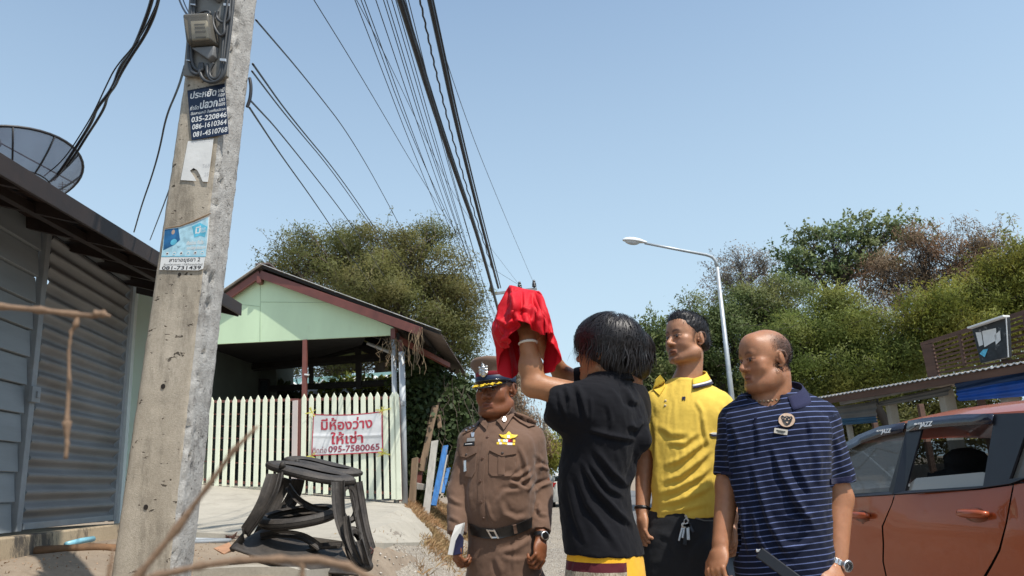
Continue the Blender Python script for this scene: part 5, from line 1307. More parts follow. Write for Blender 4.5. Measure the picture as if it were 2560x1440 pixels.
    if not detail or sedan:
        for k in range(3): MB().beam(nose(.25, .10+.13*k)+f*.02, nose(.75, .10+.13*k)+f*.02, .02, .018).build('grille_bar', M_chrome, th, bevel=.004)
        MB().grid(lambda u, v: nose(.22+.56*u, .08+.35*v)+f*.008, 10, 4).build('grille', M_trim, th, smooth=True)
        c = nose(.5, .2)+f*.035; MB().tube([c+s_*.09*cos(t)+np.array([0, 0, .055*sin(t)]) for t in np.linspace(0, 2*pi, 20)], .010, 6, cap=False).build('badge', M_chrome, th, smooth=True)
        MB().tube([c+s_*.03*cos(t)+np.array([0, 0, .05*sin(t)]) for t in np.linspace(0, 2*pi, 20)], .008, 6, cap=False).build('badge', M_chrome, th, smooth=True)
    # wheels
    for a0 in (2.12, -.42):
        for b_ in (.11, Wd-.11):
            c = L(a0, b_, .30); sd = -1 if b_ < 1 else 1
            w_ = MB().lathe(c-s_*.09, [(.17, 0), (.28, 0), (.295, .03), (.295, .15), (.28, .18), (.17, .18)], s_, 28).build('wheel', M_tyre, th, smooth=True)
            m = MB().lathe(c-s_*.075, [(.175, 0), (.18, .15)], s_, 24)
            for k in range(5):
                an_ = 2*pi*k/5; m.beam(c+s_*sd*.075, c+s_*sd*.07+f*.17*cos(an_)+np.array([0, 0, .17*sin(an_)]), .05, .02, s_)
            m.build('rim', M_chrome, w_, smooth=False)
    # mirrors
    for b_, sd in ((-.10, -1), (Wd+.10, 1)):
        MB().lathe(L(1.62, b_, .98), [(.03, -.05), (.075, -.02), (.085, .03), (.05, .06)], f*-1, 12, sx=1.5).build('wing_mirror', paint, th, smooth=True)
    # seats and fascia
    for a0 in (1.0, .02):
        for b_ in (.45, Wd-.45):
            sc_ = SDF(); sc_.loft([(L(a0-.20, b_, .42), .26, .09), (L(a0-.34, b_, .8), .27, .08), (L(a0-.42, b_, 1.10), .25, .07)], s_, f, .05)
            sc_.ell(L(a0-.44, b_, 1.17), (.15, .06, .07), [s_, f, (0, 0, 1)], k=.05); sc_.ell(L(a0, b_, .42), (.25, .28, .09), [s_, f, (0, 0, 1)], k=.05)
            V, F_ = sc_.mesh(.03, 1); mk('seat', V, F_, M_seat, th, smooth=True)
    MB().box(L(1.55, Wd/2, .82), (.5, Wd-.25, .22), (f, s_, (0, 0, 1))).build('dashboard', M_seat, th, bevel=.05)
    MB().box(L(.4, Wd/2, .28), (3.0, Wd-.12, .1), (f, s_, (0, 0, 1))).build('floor_pan', M_gap, th)
    MB().tube([L(1.33+.05*sin(t), Wd-.45+.17*cos(t), .88+.16*sin(t)) for t in np.linspace(0, 2*pi, 24)], .013, 6, cap=False).build('steering_wheel', M_seat, th, smooth=True)
    return th, L, sb, fd, rdr, panel
co = np.array([2.188, 3.8, 0]); cf = np.array([-.1411, .99])
th_c, Lc, sbc, fd, rdr, cpanel = car('orange_hatchback', 'burnt orange hatchback with black window visors parked beside the striped shirt man', co, cf, M_orange)
# door handles: cup with recess shade put into its colour, and bar (both doors)
cs_ = np.array([.98999, .1411, 0]); cfv = nrm([cf[0], cf[1], 0])
for dr_, a0, z0 in ((rdr, 0.0, .905), (fd, .96, .865)):
    for sgn_ in (1,):
        c = Lc(a0, sbc(a0, z0), z0)
        m = MB().lathe(c-cs_*-.004+np.array([0, 0, -.012]), [(.001, .0), (.05, 0.0), (.048, -.008), (.001, -.011)], cs_, 20, sx=1.5, xdir=cfv)
        cup = m.build('handle_cup', M('handle recess shade', (.20, .045, .015), .4), dr_, smooth=True)
        P = [c+cfv*x-cs_*(.012+.026*(1-(x/.1)**4))+np.array([0, 0, .012]) for x in np.linspace(-.1, .1, 9)]
        MB().tube(P, [.012, .018, .02, .021, .021, .021, .02, .018, .012], 10, flat=1.0).build('handle', M_orange, dr_, smooth=True)
# visors
for pl in ([(.655, 1.345), (.655, 1.40), (.9, 1.395), (1.12, 1.357), (1.34, 1.285), (1.50, 1.165), (1.56, 1.06), (1.50, 1.05), (1.40, 1.15), (1.24, 1.25), (1.05, 1.305), (.85, 1.335)],
           [(-.05, 1.335), (-.05, 1.385), (.2, 1.405), (.50, 1.41), (.625, 1.405), (.625, 1.345), (.4, 1.35), (.1, 1.342)]):
    v_ = cpanel('window_visor', pl, .022, .1, M_visor, sides=(0,)); md = v_.modifiers.new('s', 'SOLIDIFY'); md.thickness = .004
def clet(s_, a, z, h_):
    p = Lc(a, sbc(a, z)-.028, z); q = Lc(a-.1, sbc(a-.1, z)-.028, z); up = Lc(a, sbc(a, z+.1)-.028, z+.1)-p
    o_ = text('lettering', s_, p, q-p, up+0.25*(q-p), h_, M_white, th_c, .0005, sx=1.1, bold=.03); o_['kind'] = 'stuff'
clet('JAZZ', .86, 1.352, .036); clet('ALL NEW', .92, 1.365, .014); clet('JAZZ', .50, 1.362, .040); clet('ALL NEW', .56, 1.378, .015)
car('white_sedan', 'white car facing the camera beyond the orange hatchback, glimpsed through its windows', W(2320, 1200, 8.2)*[1, 1, 0]+np.array([0, 2.2, 0]), (-.10, -1.0), M_wpaint, detail=False, sedan=True)
car('white_road_car', 'small white car with red tail lights driving away far down the road', (1.15, 34, 0), (.04, 1.0), M_wpaint, detail=False)
# yellow sign and orange truck cab far down the road
ys = thing('yellow_road_sign', 'small yellow and white board far down the left side of the road', 'sign', (1.3, 44, 0))
MB().slab([W(1369, 1108, 44), W(1388, 1106, 44), W(1388, 1138, 44), W(1369, 1140, 44)], .05, (0, -1, 0)).build('board', M('yellow board', (.75, .45, .02), .5, .1), ys)
MB().slab([W(1368, 1096, 44.2), W(1390, 1094, 44.2), W(1390, 1106, 44.2), W(1368, 1108, 44.2)], .05, (0, -1, 0)).build('top_board', M_white, ys)
for x in (1371, 1386): MB().cyl(W(x, 1140, 44.1)*[1, 1, 0], W(x, 1100, 44.1), .04, 8).build('leg', M_frame, ys)
MB().slab([W(1371, 1140, 43.9), W(1390, 1139, 43.9), W(1390, 1152, 43.9), W(1371, 1153, 43.9)], .05, (0, -1, 0)).build('orange_board', M('orange board', (.6, .12, .02), .5, .1), ys)

# ------------------------------------------------------------- street lamp
M_galv = M('galvanised steel', (.42, .45, .47), .42, .12, 5, .1, metal=.3); M_lampw = M('white lamp housing', (.72, .74, .76), .35, .05)
Yl = 23.7; lb = W(1830, 1000, Yl); lt = W(1793, 668, Yl); dirp = (lt-lb)/(lt-lb)[2]; l0 = lb-dirp*lb[2]
lamp = thing('street_lamp', 'tall galvanised street lamp with a long arm and a white head reaching left', 'street lamp', l0)
arm = [lt, W(1789, 652, Yl), W(1780, 642, Yl-.02), W(1765, 637, Yl-.1), W(1700, 625, Yl-.3), W(1612, 608, Yl-.6)]
MB().tube([l0, lb, lt], [.10, .085, .06], 14).build('pole', M_galv, lamp, smooth=True)
MB().tube(arm, [.06, .055, .05, .048, .045, .04], 10).build('arm', M_galv, lamp, smooth=True)
MB().lathe(l0, [(.2, 0), (.2, .03), (.13, .04), (.12, .4), (.1, .42)], (0, 0, 1), 14).build('base_plate', M_galv, lamp)
ha = nrm(W(1560, 602, Yl-.75)-W(1612, 608, Yl-.6)); hu = nrm(np.cross(np.cross(ha, [0, 0, 1]), ha)); hs = np.cross(ha, hu)
s_ = SDF(); c = W(1588, 603, Yl-.68)
s_.ell(c+ha*.08, (.36, .15, .12), [ha, hs, hu]); s_.cap(c-ha*.1, c-ha*.36, .085, .055, k=.06)
V, F_ = s_.mesh(.02, 2); V = V + np.outer(np.where((V-c)@hu < -.02, -((V-c)@hu+.02)*.85, 0), hu); mk('lamp_head', V, F_, M_lampw, lamp, smooth=True)
s_ = SDF(); s_.ell(c+ha*.10-hu*.02, (.26, .11, .12), [ha, hs, hu]); V, F_ = s_.mesh(.02, 1); mk('lamp_glass', V, F_, M('lamp bowl', (.55, .57, .58), .15, .05), lamp, smooth=True)
# second parallel pole stay near striped man is the same pole; far road pole with crossarm
Yb_ = 34.; bp = thing('crossarm_pole', 'distant concrete pole with a steel crossarm and three insulators behind the red cloth', 'utility pole', W(1300, 1195, Yb_)*[1, 1, 0])
MB().tube([W(1300, 1195, Yb_)*[1, 1, 0], W(1286, 716, Yb_)], [.2, .12], 4).build('shaft', M_drive, bp)
MB().beam(W(1228, 735, Yb_-.2), W(1342, 722, Yb_-.2), .1, .12, (0, 0, 1)).build('crossarm', M('grey steel arm', (.25, .25, .25), .6), bp)
M_ins = M('brown insulator glaze', (.035, .028, .025), .25, .1, spec=.8)
for x, y in ((1229, 733), (1300, 727), (1336, 723)):
    b = W(x, y, Yb_-.2); k = .04; MB().lathe(b, [(.04, 0), (.04, .1), (.10, .12), (.11, .18), (.07, .2), (.10, .22), (.10, .28), (.06, .3), (.08, .33), (.06, .42), (.02, .46)], (0, 0, 1), 12).build('insulator', M_ins, bp, smooth=True)
for i, (x, w_, lab) in enumerate(((1372, .22, 'second distant concrete pole right of the dead creeper'), (1362, .15, 'thin distant pole just left of the second one'))):
    Y = 46+8*i; p = W(x, 1190, Y)*[1, 1, 0]; tag(MB().tube([p, p+[0, 0, 4.6-.9*i]], [w_, w_*.8], 4).build('road_pole', M_drive, None, loc=p), lab, 'pole')

# ------------------------------------------------------------- roadside shop on the right
M_sroof = M('shop roof sheet', (.30, .27, .24), .55, .3, 3, .2); M_sedge = M('sun-bleached roof edge', (.78, .76, .73), .5, .1, 9, .1)
M_brown = M('brown stained slats', (.115, .060, .040), .7, .3, 4, .3, stretch=(.3, .3, 3)); M_curt = M('grey roller curtain', (.14, .135, .125), .7, .2, 2, .2)
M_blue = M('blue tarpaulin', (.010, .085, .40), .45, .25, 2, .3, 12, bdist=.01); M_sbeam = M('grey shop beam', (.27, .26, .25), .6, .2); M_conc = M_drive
sA, sB = W(2640, 891, 11.1), W(2040, 995, 16.0)
sh = thing('roadside_shop', 'open roadside shop with corrugated roof, blue and grey curtains, behind the orange car', 'shop', W(2350, 1150, 13)*[1, 1, 0])
su = nrm((sB-sA)*[1, 1, 0]); sn = np.array([su[1], -su[0], 0]); sn = sn if sn[0] > 0 else -sn       # away from the road
def SP(px, py, off=0.):
    r = ray(px, py); return _O + r*(((sA-_O)@sn+off)/(r@sn))
sA2 = sA-su*3.2+(sA-sB)/np.linalg.norm(sA-sB)*0; sA2[2] = sA[2]+(sA[2]-sB[2])/np.linalg.norm((sA-sB)[:2])*3.2
bk = sn*5.0+np.array([0, 0, .25])
corrugated(sB, sA2, sA2+bk, sB+bk, .11, .014, 3).build('roof', M_sroof, sh, smooth=True)
m = MB(); n_ = 200
m.grid(lambda u_, v: sB*(1-u_)+sA2*u_ + np.array([0, 0, .004+.014*sin(2*pi*u_*np.linalg.norm(sA2-sB)/.11)]) - np.array([0, 0, .016])*v - sn*(.022+.002*v), n_*4, 1)
m.build('roof_edge', M_sedge, sh)
MB().beam(sB-[0, 0, .09]+sn*.06, sA2-[0, 0, .09]+sn*.06, .04, .12).build('fascia_board', M_brown, sh)
MB().beam(SP(2102, 1005, .25), SP(2404, 945, .25), .08, .13).build('steel_beam', M_sbeam, sh, bevel=.006)
MB().beam(SP(2404, 945, .25)-su*.0, SP(2700, 880, .3), .05, .08).build('steel_beam', M_brown, sh)
def curtain(pts, mt_, nm, lab=None, fold=.02, off=.35):
    P = [SP(x, y, off) for x, y in pts]
    return MB().grid(lambda a, b: P[0]*(1-a)*(1-b)+P[1]*a*(1-b)+P[2]*a*b+P[3]*(1-a)*b + sn*fold*sin(b*14+a*2)+sn*fold*.6*sin(a*11), 24, 12).build(nm, mt_, sh, smooth=True)
curtain(((2050, 1022), (2192, 1003), (2192, 1040), (2060, 1050)), M_curt, 'curtain'); curtain(((2060, 1050), (2192, 1040), (2194, 1056), (2070, 1066)), M('faded blue curtain hem', (.035, .10, .17), .7, .2), 'curtain_hem')
curtain(((2196, 1004), (2382, 962), (2370, 988), (2198, 1016)), M_curt, 'curtain')
curtain(((2386, 952), (2640, 885), (2640, 942), (2392, 982)), M('dull blue curtain', (.02, .06, .17), .6, .2), 'curtain', off=.3)  # duller blue than the hem below it
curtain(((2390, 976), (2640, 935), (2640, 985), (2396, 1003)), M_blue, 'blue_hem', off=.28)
MB().cyl(SP(2192, 992, .3), SP(2196, 1012, .3), .03, 8, .015).build('funnel', M_trim, sh)
for x, y0, w_ in ((2226, 1016, .16), (2362, 985, .2), (2060, 1040, .1), (2520, 990, .2), (2120, 1060, .1)):
    t_ = SP(x, y0-12, .5); MB().beam(t_*[1, 1, 0], t_, w_, w_, (1, 0, 0)).build('post', M_conc, sh, bevel=.01)
for x, y0, w_ in ((2300, 1040, .12), (2450, 1020, .12), (2180, 1050, .12)):
    t_ = SP(x, y0-30, 4.6); MB().beam(t_*[1, 1, 0], t_, w_, w_, (1, 0, 0)).build('post', M_brown, sh)
MB().slab([SP(2050, 1120, 4.8)*[1, 1, 0]+[0, 0, 1.0], SP(2600, 1100, 4.8)*[1, 1, 0]+[0, 0, 1.0], SP(2600, 1100, 4.8)*[1, 1, 0], SP(2050, 1120, 4.8)*[1, 1, 0]], .1, sn).build('rear_wall', M_curt, sh)
# slatted screen standing on the roof
sc = thing('slatted_screen', 'brown horizontal slatted screen standing on the shop roof', 'screen', SP(2430, 930, .9))
def SS(px, py): return SP(px, py, .9)
MB().beam(SS(2318, 862), SS(2336, 945), .22, .08, sn).build('post', M_brown, sc, bevel=.005)
MB().beam(SS(2304, 861), SS(2600, 769), .06, .07).build('top_rail', M_brown, sc)
ys0 = [868, 878, 888, 897, 906, 915, 923, 932]; ys1 = [782, 795, 811, 827, 843, 859, 876, 893]
for a_, b_ in zip(ys0[0:], ys1[0:]): MB().beam(SS(2322, a_+4), SS(2600, b_-2), .012, .038, (0, 0, 1)).build('slat', M_brown, sc)
for x in (2398, 2560): MB().beam(SS(x, 835 if x < 2500 else 783), SS(x+14, 915 if x < 2500 else 893), .05, .04, sn).build('batten', M_brown, sc)
bx = thing('battered_bin', 'battered black tapered bin plastered with torn white papers, on the shop roof', 'bin', SP(2475, 905, .6))
def SB(px, py, o_=.55): return SP(px, py, o_)
q = [SB(2429, 822), SB(2514, 794), SB(2518, 893), SB(2451, 908)]
V = q + [p+sn*.10-su*.01 for p in q]; MB().add(V, [(3, 2, 1, 0), (4, 5, 6, 7), (0, 1, 5, 4), (1, 2, 6, 5), (2, 3, 7, 6), (3, 0, 4, 7)]).build('body', M('scuffed black plastic', (.022, .026, .030), .4, .4, 12, .3, dirt=((.38, .38, .38), .58, .9)), bx, bevel=.01)
MB().beam(SB(2426, 820, .5), SB(2516, 790, .5), .16, .03).build('lid', M_white, bx, bevel=.006)
for pl in (((2439, 831), (2453, 830), (2458, 862), (2448, 866)), ((2455, 828), (2490, 820), (2492, 850), (2461, 868)), ((2486, 838), (2500, 826), (2502, 850), (2490, 862))):
    MB().slab([SB(x, y, .54) for x, y in pl], .002, -sn).build('paper', M_paper, bx)
MB().slab([SB(x, y, .54) for x, y in ((2449, 884), (2458, 874), (2470, 872), (2462, 893))], .002, -sn).build('blue_sticker', M_lb, bx)
MB().cyl(SB(2516, 795, .5)+[0, 0, .03], SB(2521, 893, .5), .008, 6).build('wire', M_white, bx)
# light concrete house end far right of lamp between trees
# ------------------------------------------------------------- bin stand made of old tyres
def m_rub():
    n = NT('dusty worn tyre rubber'); c = n.ramp(n.noise(7, 6, .65), [(.3, (.016, .014, .013)), (.7, (.065, .055, .047))])
    c = n.mix(n.ramp(n.noise(60, 3), [(.5, 0), (.85, .25)]), c, (.17, .14, .115))
    n.bsdf(c, .60, 0, .4, n.bump(n.noise(120, 4, .7, n.scalev((1, 1, 3))), .5, .004)); return n.m
M_rub = m_rub()
stand = thing('tyre_stand', 'low bin stand built from cut black tyres on the kerb before the gate', 'bin stand', ghit(760, 1400))
def tyre_ring(name, c, ax, xd, Rx, Ry, w_, side, a0=0, a1=2*pi, n=44, wav=0, groove=True, pw=0.):
    "open tyre: tread band with inward turned side walls, squeezed to an oval"
    ax = nrm(ax); x = nrm(np.array(xd)-ax*(np.array(xd)@ax)); y = np.cross(ax, x); th = .012
    prof = [(-w_/2+.004, side), (-w_/2, side*.5), (-w_/2+.006, .014), (-w_/2+.02, 0), (-w_*.2, -.004)] + ([(-w_*.17, .004), (-w_*.13, -.004)] if groove else []) + [(0, -.005)] + ([(w_*.13, -.004), (w_*.17, .004)] if groove else []) + [(w_*.2, -.004), (w_/2-.02, 0), (w_/2-.006, .014), (w_/2, side*.5), (w_/2-.004, side)]
    inner = [(u_*.86, v+th) if abs(u_) < w_/2-.001 else (u_*.9, v) for u_, v in prof][::-1]
    pr = prof+inner; k = len(pr); V = []; closed = a1-a0 > 6.2; m_ = n if closed else n+1
    for i in range(m_):
        t = a0+(a1-a0)*i/n; wv = wav*sin(3*t+1)
        for u_, v in pr:
            rx, ry = Rx-v, Ry-v; V.append(c+x*rx*cos(t)+y*ry*sin(t)*abs(sin(t))**pw+ax*(u_+wv))
    F = []
    for i in range(n):
        j = (i+1) % m_
        for q in range(k): F.append((i*k+q, i*k+(q+1) % k, j*k+(q+1) % k, j*k+q))
    if not closed: F += [tuple(range(k))[::-1], tuple((m_-1)*k+q for q in range(k))]
    o = MB().add(V, F).build(name, M_rub, stand, auto=40)
    bm = bmesh.new(); bm.from_mesh(o.data); bmesh.ops.recalc_face_normals(bm, faces=bm.faces[:]); bm.to_mesh(o.data); bm.free(); return o
def band(name, pts, wdir, w_, th=.014, bulge=.012, tw=None):
    "curved strip of tread following pts; wdir its width direction(s)"
    P = np.array(pts, float)
    for _ in range(2):
        Q = [P[0]]
        for a, b in zip(P[:-1], P[1:]): Q += [a*.75+b*.25, a*.25+b*.75]
        Q.append(P[-1]); P = np.array(Q)
    n = len(P); T = nrm(np.gradient(P, axis=0)); wd = np.array(wdir, float)
    if wd.ndim == 1: wd = np.tile(wd, (n, 1))
    else: wd = np.stack([np.interp(np.linspace(0, 1, n), np.linspace(0, 1, len(wd)), wd[:, k]) for k in range(3)], 1)
    ww = np.interp(np.linspace(0, 1, n), np.linspace(0, 1, len(np.atleast_1d(w_))), np.atleast_1d(w_)) if np.ndim(w_) else np.full(n, w_)
    V = []; cr = [(-1, -.6), (-.92, 0), (-.5, .8), (-.46, .45), (-.38, .85), (0, 1), (.38, .85), (.46, .45), (.5, .8), (.92, 0), (1, -.6)]; k = len(cr)*2
    for i in range(n):
        x = nrm(wd[i]-T[i]*(wd[i]@T[i])); z = np.cross(x, T[i])
        for u_, v in cr: V.append(P[i]+x*u_*ww[i]/2+z*v*bulge)
        for u_, v in cr[::-1]: V.append(P[i]+x*u_*ww[i]/2*.97+z*(v*bulge-th))
    F = [(i*k+q, i*k+(q+1) % k, (i+1)*k+(q+1) % k, (i+1)*k+q) for i in range(n-1) for q in range(k)]+[tuple(range(k))[::-1], tuple((n-1)*k+q for q in range(k))]
    o = MB().add(V, F).build(name, M_rub, stand, auto=45)
    bm = bmesh.new(); bm.from_mesh(o.data); bmesh.ops.recalc_face_normals(bm, faces=bm.faces[:]); bm.to_mesh(o.data); bm.free(); return o
Ys = 6.0
X_ = np.array([1., 0, 0]); Z_ = np.array([0, 0, 1.])
tilt = nrm(W(884, 1202, Ys)-W(664, 1158, Ys)); tz = nrm(np.cross(tilt, [0, 1, 0.26])); tz = tz if tz[2] > 0 else -tz
tyre_ring('top_tyre', W(776, 1182, Ys), tz, tilt, .365, .15, .066, .105, wav=.004, pw=.5)
tyre_ring('top_tyre', W(808, 1166, Ys+.30), tz, tilt, .335, .14, .055, .10, wav=.006, pw=.5)
c = W(683, 1158, Ys-.05)
m = MB(); m.lathe(W(706, 1165, Ys-.10), [(.028, -.01), (.022, .02), (.01, .035), (.002, .038)], tz, 8); m.lathe(W(742, 1158, Ys+.16), [(.024, -.01), (.02, .02), (.01, .03), (.002, .033)], tz, 8); tag(m.build('bead_lumps', M_rub, stand, smooth=True), kind='stuff')
tyre_ring('middle_tyre', W(747, 1292, Ys), nrm([-.06, -.26, 1]), X_, .305, .20, .085, .05)
tyre_ring('middle_tyre', W(745, 1302, Ys+.02), nrm([-.06, -.26, 1]), X_, .245, .15, .05, .035, groove=False)
# legs
band('leg', [W(690, 1184, 5.86), W(676, 1235, 5.80), W(645, 1290, 5.78), (W(612, 1335, 5.82)), W(578, 1372, 5.9)], [[.9, -.2, .42], [.9, -.25, .3], [.75, -.3, .4], [.6, -.3, .6], [.5, -.2, .6]], [.15, .17, .13, .09, .05])
band('leg', [W(716, 1196, 6.28), W(690, 1240, 6.3), W(668, 1300, 6.25), W(640, 1352, 6.2)], [.8, .5, .3], [.14, .12, .1, .09])
band('leg', [W(745, 1198, 6.32), W(735, 1240, 6.35), W(712, 1278, 6.3), W(690, 1300, 6.2)], [.9, .3, .2], .11)
band('leg', [W(846, 1204, 5.84), W(846, 1250, 5.8), W(852, 1305, 5.75), W(874, 1360, 5.72), W(912, 1412, 5.7)], [[1, -.05, 0], [1, -.1, -.1], [.95, -.1, -.25], [.85, 0, -.5], [.75, 0, -.6]], [.105, .10, .085, .08, .07])
band('leg', [W(868, 1290, 5.72), W(872, 1335, 5.70), W(888, 1380, 5.68), W(915, 1416, 5.68)], [.7, -.2, -.5], [.04, .06, .06, .05])
band('leg', [W(878, 1206, 6.0), W(888, 1262, 6.0), W(902, 1330, 5.98), W(916, 1398, 5.9)], [[.8, .5, -.1], [.8, .4, -.2], [.7, .4, -.2]], [.07, .06, .06])
band('leg', [W(893, 1205, 6.22), W(902, 1260, 6.22), W(912, 1320, 6.15), W(928, 1372, 6.1)], [.6, .8, -.1], [.08, .07, .06])
band('cross_strap', [W(722, 1215, 6.2), W(745, 1250, 6.1), W(790, 1275, 6.02), W(845, 1282, 6.0)], [.2, .2, 1], .05)
tyre_ring('side_tyre', W(872, 1258, 5.98), nrm([.55, -.75, .1]), Z_, .15, .09, .05, .03, n=30)
tyre_ring('foot_tyre', W(893, 1372, 5.95), nrm([.8, -.6, .15]), nrm([.3, .2, -1]), .17, .10, .06, .04, n=30)
band('leg', [W(900, 1350, 5.66), W(912, 1385, 5.64), W(922, 1412, 5.66)], [.8, -.2, -.2], .05)
# knotted foot
s_ = SDF(); c = W(918, 1416, 5.7); s_.ell(c, (.045, .05, .035)); s_.cap(c, W(930, 1375, 5.7), .022, .016, k=.02); s_.cap(c, W(900, 1425, 5.7), .03, .02, k=.02)
V, F_ = s_.mesh(.008, 1); mk('wired_foot', V, F_, M_rub, stand, smooth=True)
MB().tube([W(926, 1368, 5.7), W(934, 1376, 5.68), W(928, 1384, 5.68)], .003, 5).build('binding_wire', M_red, stand)
# base sheet
q = [W(574, 1368, 5.75), W(655, 1327, 6.15), W(852, 1362, 6.1), W(896, 1436, 5.55), ]
def base(a, b):
    P = q[0]*(1-a)*(1-b)+q[3]*a*(1-b)+q[2]*a*b+q[1]*(1-a)*b; return P + Z_*(-.045*sin(pi*a)*(1-b)+.02*sin(pi*a*1.5+1)*b+.004*sin(9*a+4*b))
g = MB().grid(base, 26, 12).build('base_sheet', M_rub, stand, smooth=True); md = g.modifiers.new('s', 'SOLIDIFY'); md.thickness = .014
band('base_scrap', [W(650, 1345, 6.0), W(700, 1335, 5.95), W(760, 1342, 5.95), W(800, 1372, 5.9)], [.1, .6, .7], .06)
band('base_scrap', [W(760, 1378, 6.0), W(800, 1368, 5.95), W(850, 1366, 5.9)], [.1, 1, .3], .08)
# rest pads under the sheet touching the ground
for x, y, Y in ((640, 1380, 6.0), (840, 1410, 5.75), (720, 1395, 6.15)):
    c = W(x, y, Y); g0_ = float(hgt(c[0], c[1])); MB().lathe([c[0], c[1], g0_], [(.05, 0), (.06, .02), (.05, max(.04, c[2]-g0_-.02))], (0, 0, 1), 10).build('rest_block', M_rub, stand, smooth=True)
# orange brown scrap of board beside it
P = [ghit(x, y)+[0, 0, z] for x, y, z in ((534, 1374, .012), (572, 1364, .03), (585, 1380, .035), (560, 1388, .012))]
tag(MB().slab(P, .012).build('broken_tile', M('broken terracotta tile', (.38, .20, .11), .8, .2, 9), None, loc=P[0]), 'broken orange brown tile shard on the ground left of the tyre stand', 'tile')
P = ghit(572, 1352); m = MB()
for k in range(12):
    a = P+[rng.normal()*.05, rng.normal()*.03, .02]; m.tube([a, a+rng.normal(size=3)*[.04, .03, .02]+[0, 0, .02], a+rng.normal(size=3)*[.06, .03, .02]+[0, 0, .01]], .006, 5)
tag(m.build('debris_clump', M('rusty scrap', (.10, .045, .03), .8, .3), None, loc=P), 'small rusty tangle of scrap lying behind the left leg of the tyre stand', 'debris', kind='stuff')
for a, b, lb in ((((300, 1352), (575, 1356)), .0, 'upper thin dark pipe on the ground running behind the pole to the tyre stand'), (((300, 1368), (570, 1358)), 0, 'lower thin dark pipe lying on the ground behind the pole')):
    p0, p1 = ghit(*a[0]), ghit(*a[1]); tag(MB().tube([p0+[0, 0, .02], (p0+p1)/2+[0, 0, .02], p1+[0, 0, .02]], .018, 8).build('ground_pipe', M_pipe, None, loc=p0, smooth=True), lb, 'pipe')

# ------------------------------------------------------------- dead twigs close to the camera
M_twig = M('dry tan twig', (.20, .125, .075), .8, .25, 30, .4, 200)
def twig(label, pts, Y, rpx, name='twig'):
    P = [W(x, y, Y*(p[2] if len(p) > 2 else 1)) for p in pts for x, y in [p[:2]]]; r_ = [Y/FPX*q*.82 for q in rpx]
    P = np.array(P); rr = np.array(r_); n = len(P); P2 = []; R2 = []
    for i in range(n-1):
        for k in range(4): t = k/4; P2.append(P[i]*(1-t)+P[i+1]*t); R2.append((rr[i]*(1-t)+rr[i+1]*t)*(1+.13*rng.normal()+(.35 if k == 0 and i > 0 else 0)))
    P2.append(P[-1]); R2.append(rr[-1]); return tag(MB().tube(P2, R2, 8).build(name, M_twig, None, loc=P[0], smooth=True), label, 'twig')
twig('pale twig reaching in horizontally from the left edge, nearest the camera', [(-200, 757), (-60, 764), (0, 766), (100, 775), (190, 786), (232, 790), (240, 785), (258, 785), (276, 791)], .52, [9, 9, 9, 9, 9, 7, 11, 9, 4])
twig('thin dark hanging twig with pale nodes, in front of the corrugated door', [(195, 788), (190, 812), (178, 828), (172, 880), (173, 960), (168, 1042), (167, 1055), (168, 1110), (164, 1148)], .54, [5, 8, 5, 4, 6, 6, 10, 5, 6])
twig('blurred twig slanting from the pole foot up towards the gate pickets', [(250, 1560), (345, 1440), (440, 1325), (520, 1215), (585, 1125), (645, 1065)], .42, [12, 12, 11, 9, 7, 4])
twig('blurred twig arching low across the frame under the tyre stand', [(250, 1500), (395, 1440), (500, 1415), (600, 1400), (700, 1398), (800, 1400), (870, 1415), (935, 1450), (1000, 1500)], .40, [12, 11, 9, 9, 9, 10, 9, 8, 7])
twig('short forked twig hanging under the arching one', [(700, 1398), (740, 1406), (757, 1412), (755, 1440), (752, 1500)], .40, [6, 6, 9, 7, 6])
twig('faint dark twig rising in front of the lower left of the pole', [(262, 1480), (275, 1420), (283, 1370)], .45, [7, 6, 3])
# ------------------------------------------------------------- people
def m_skin(nm, rough=.46, spec=.45):
    n = NT(nm); c = n.attr('col', 'Color'); v = n.noise(38, 4, .6); c = n.mix(n.ramp(v, [(.3, .28), (.7, 0)]), c, (.12, .040, .018))
    c = n.mix(n.ramp(n.noise(9, 3), [(.4, 0), (.7, .18)]), c, (.45, .15, .06))
    b = n.bsdf(c, n.math('ADD', n.math('MULTIPLY', v, .22), rough-.14), 0, spec, n.bump(n.noise(300, 4, .7), .45, .0016), sss=.12); return n.m
M_skin = m_skin('skin', .47, .38)
def m_cloth(nm, col, rough=.85, weave=900, sheen=.15, var=.08, attr=None, spec=.25):
    n = NT(nm); lo = tuple(c*(1-var) for c in col); c = n.ramp(n.noise(7, 4, .6), [(.3, lo), (.7, col)])
    if attr:   # thin stripes along a stored coordinate
        s_ = n.math('FRACT', n.math('MULTIPLY', n.attr('sc'), 1/attr[1])); m_ = n.ramp(s_, [(.0, 0), (.04, 1), (attr[2], 1), (attr[2]+.05, 0)])
        c = n.mix(m_, c, attr[0])
    h = n.math('ADD', n.math('MULTIPLY', n.noise(weave, 2), .5), n.math('MULTIPLY', n.noise(22, 5, .6, dist=.6), 1.6))
    n.bsdf(c, rough, 0, spec, n.bump(h, .35, .004), sheen=sheen); return n.m
M_khaki = m_cloth('brown uniform twill', (.155, .090, .060)); M_khakid = m_cloth('brown uniform twill shade piece', (.15, .088, .058))
M_yshirt = m_cloth('yellow polo cotton', (.76, .52, .085), sheen=.05); M_ycollar = m_cloth('yellow rib collar', (.80, .55, .07), sheen=.05)
M_btee = m_cloth('black polo cotton', (.0065, .0065, .009), .85, sheen=.04, spec=.15); M_bjean = m_cloth('black denim', (.018, .019, .023), .9)
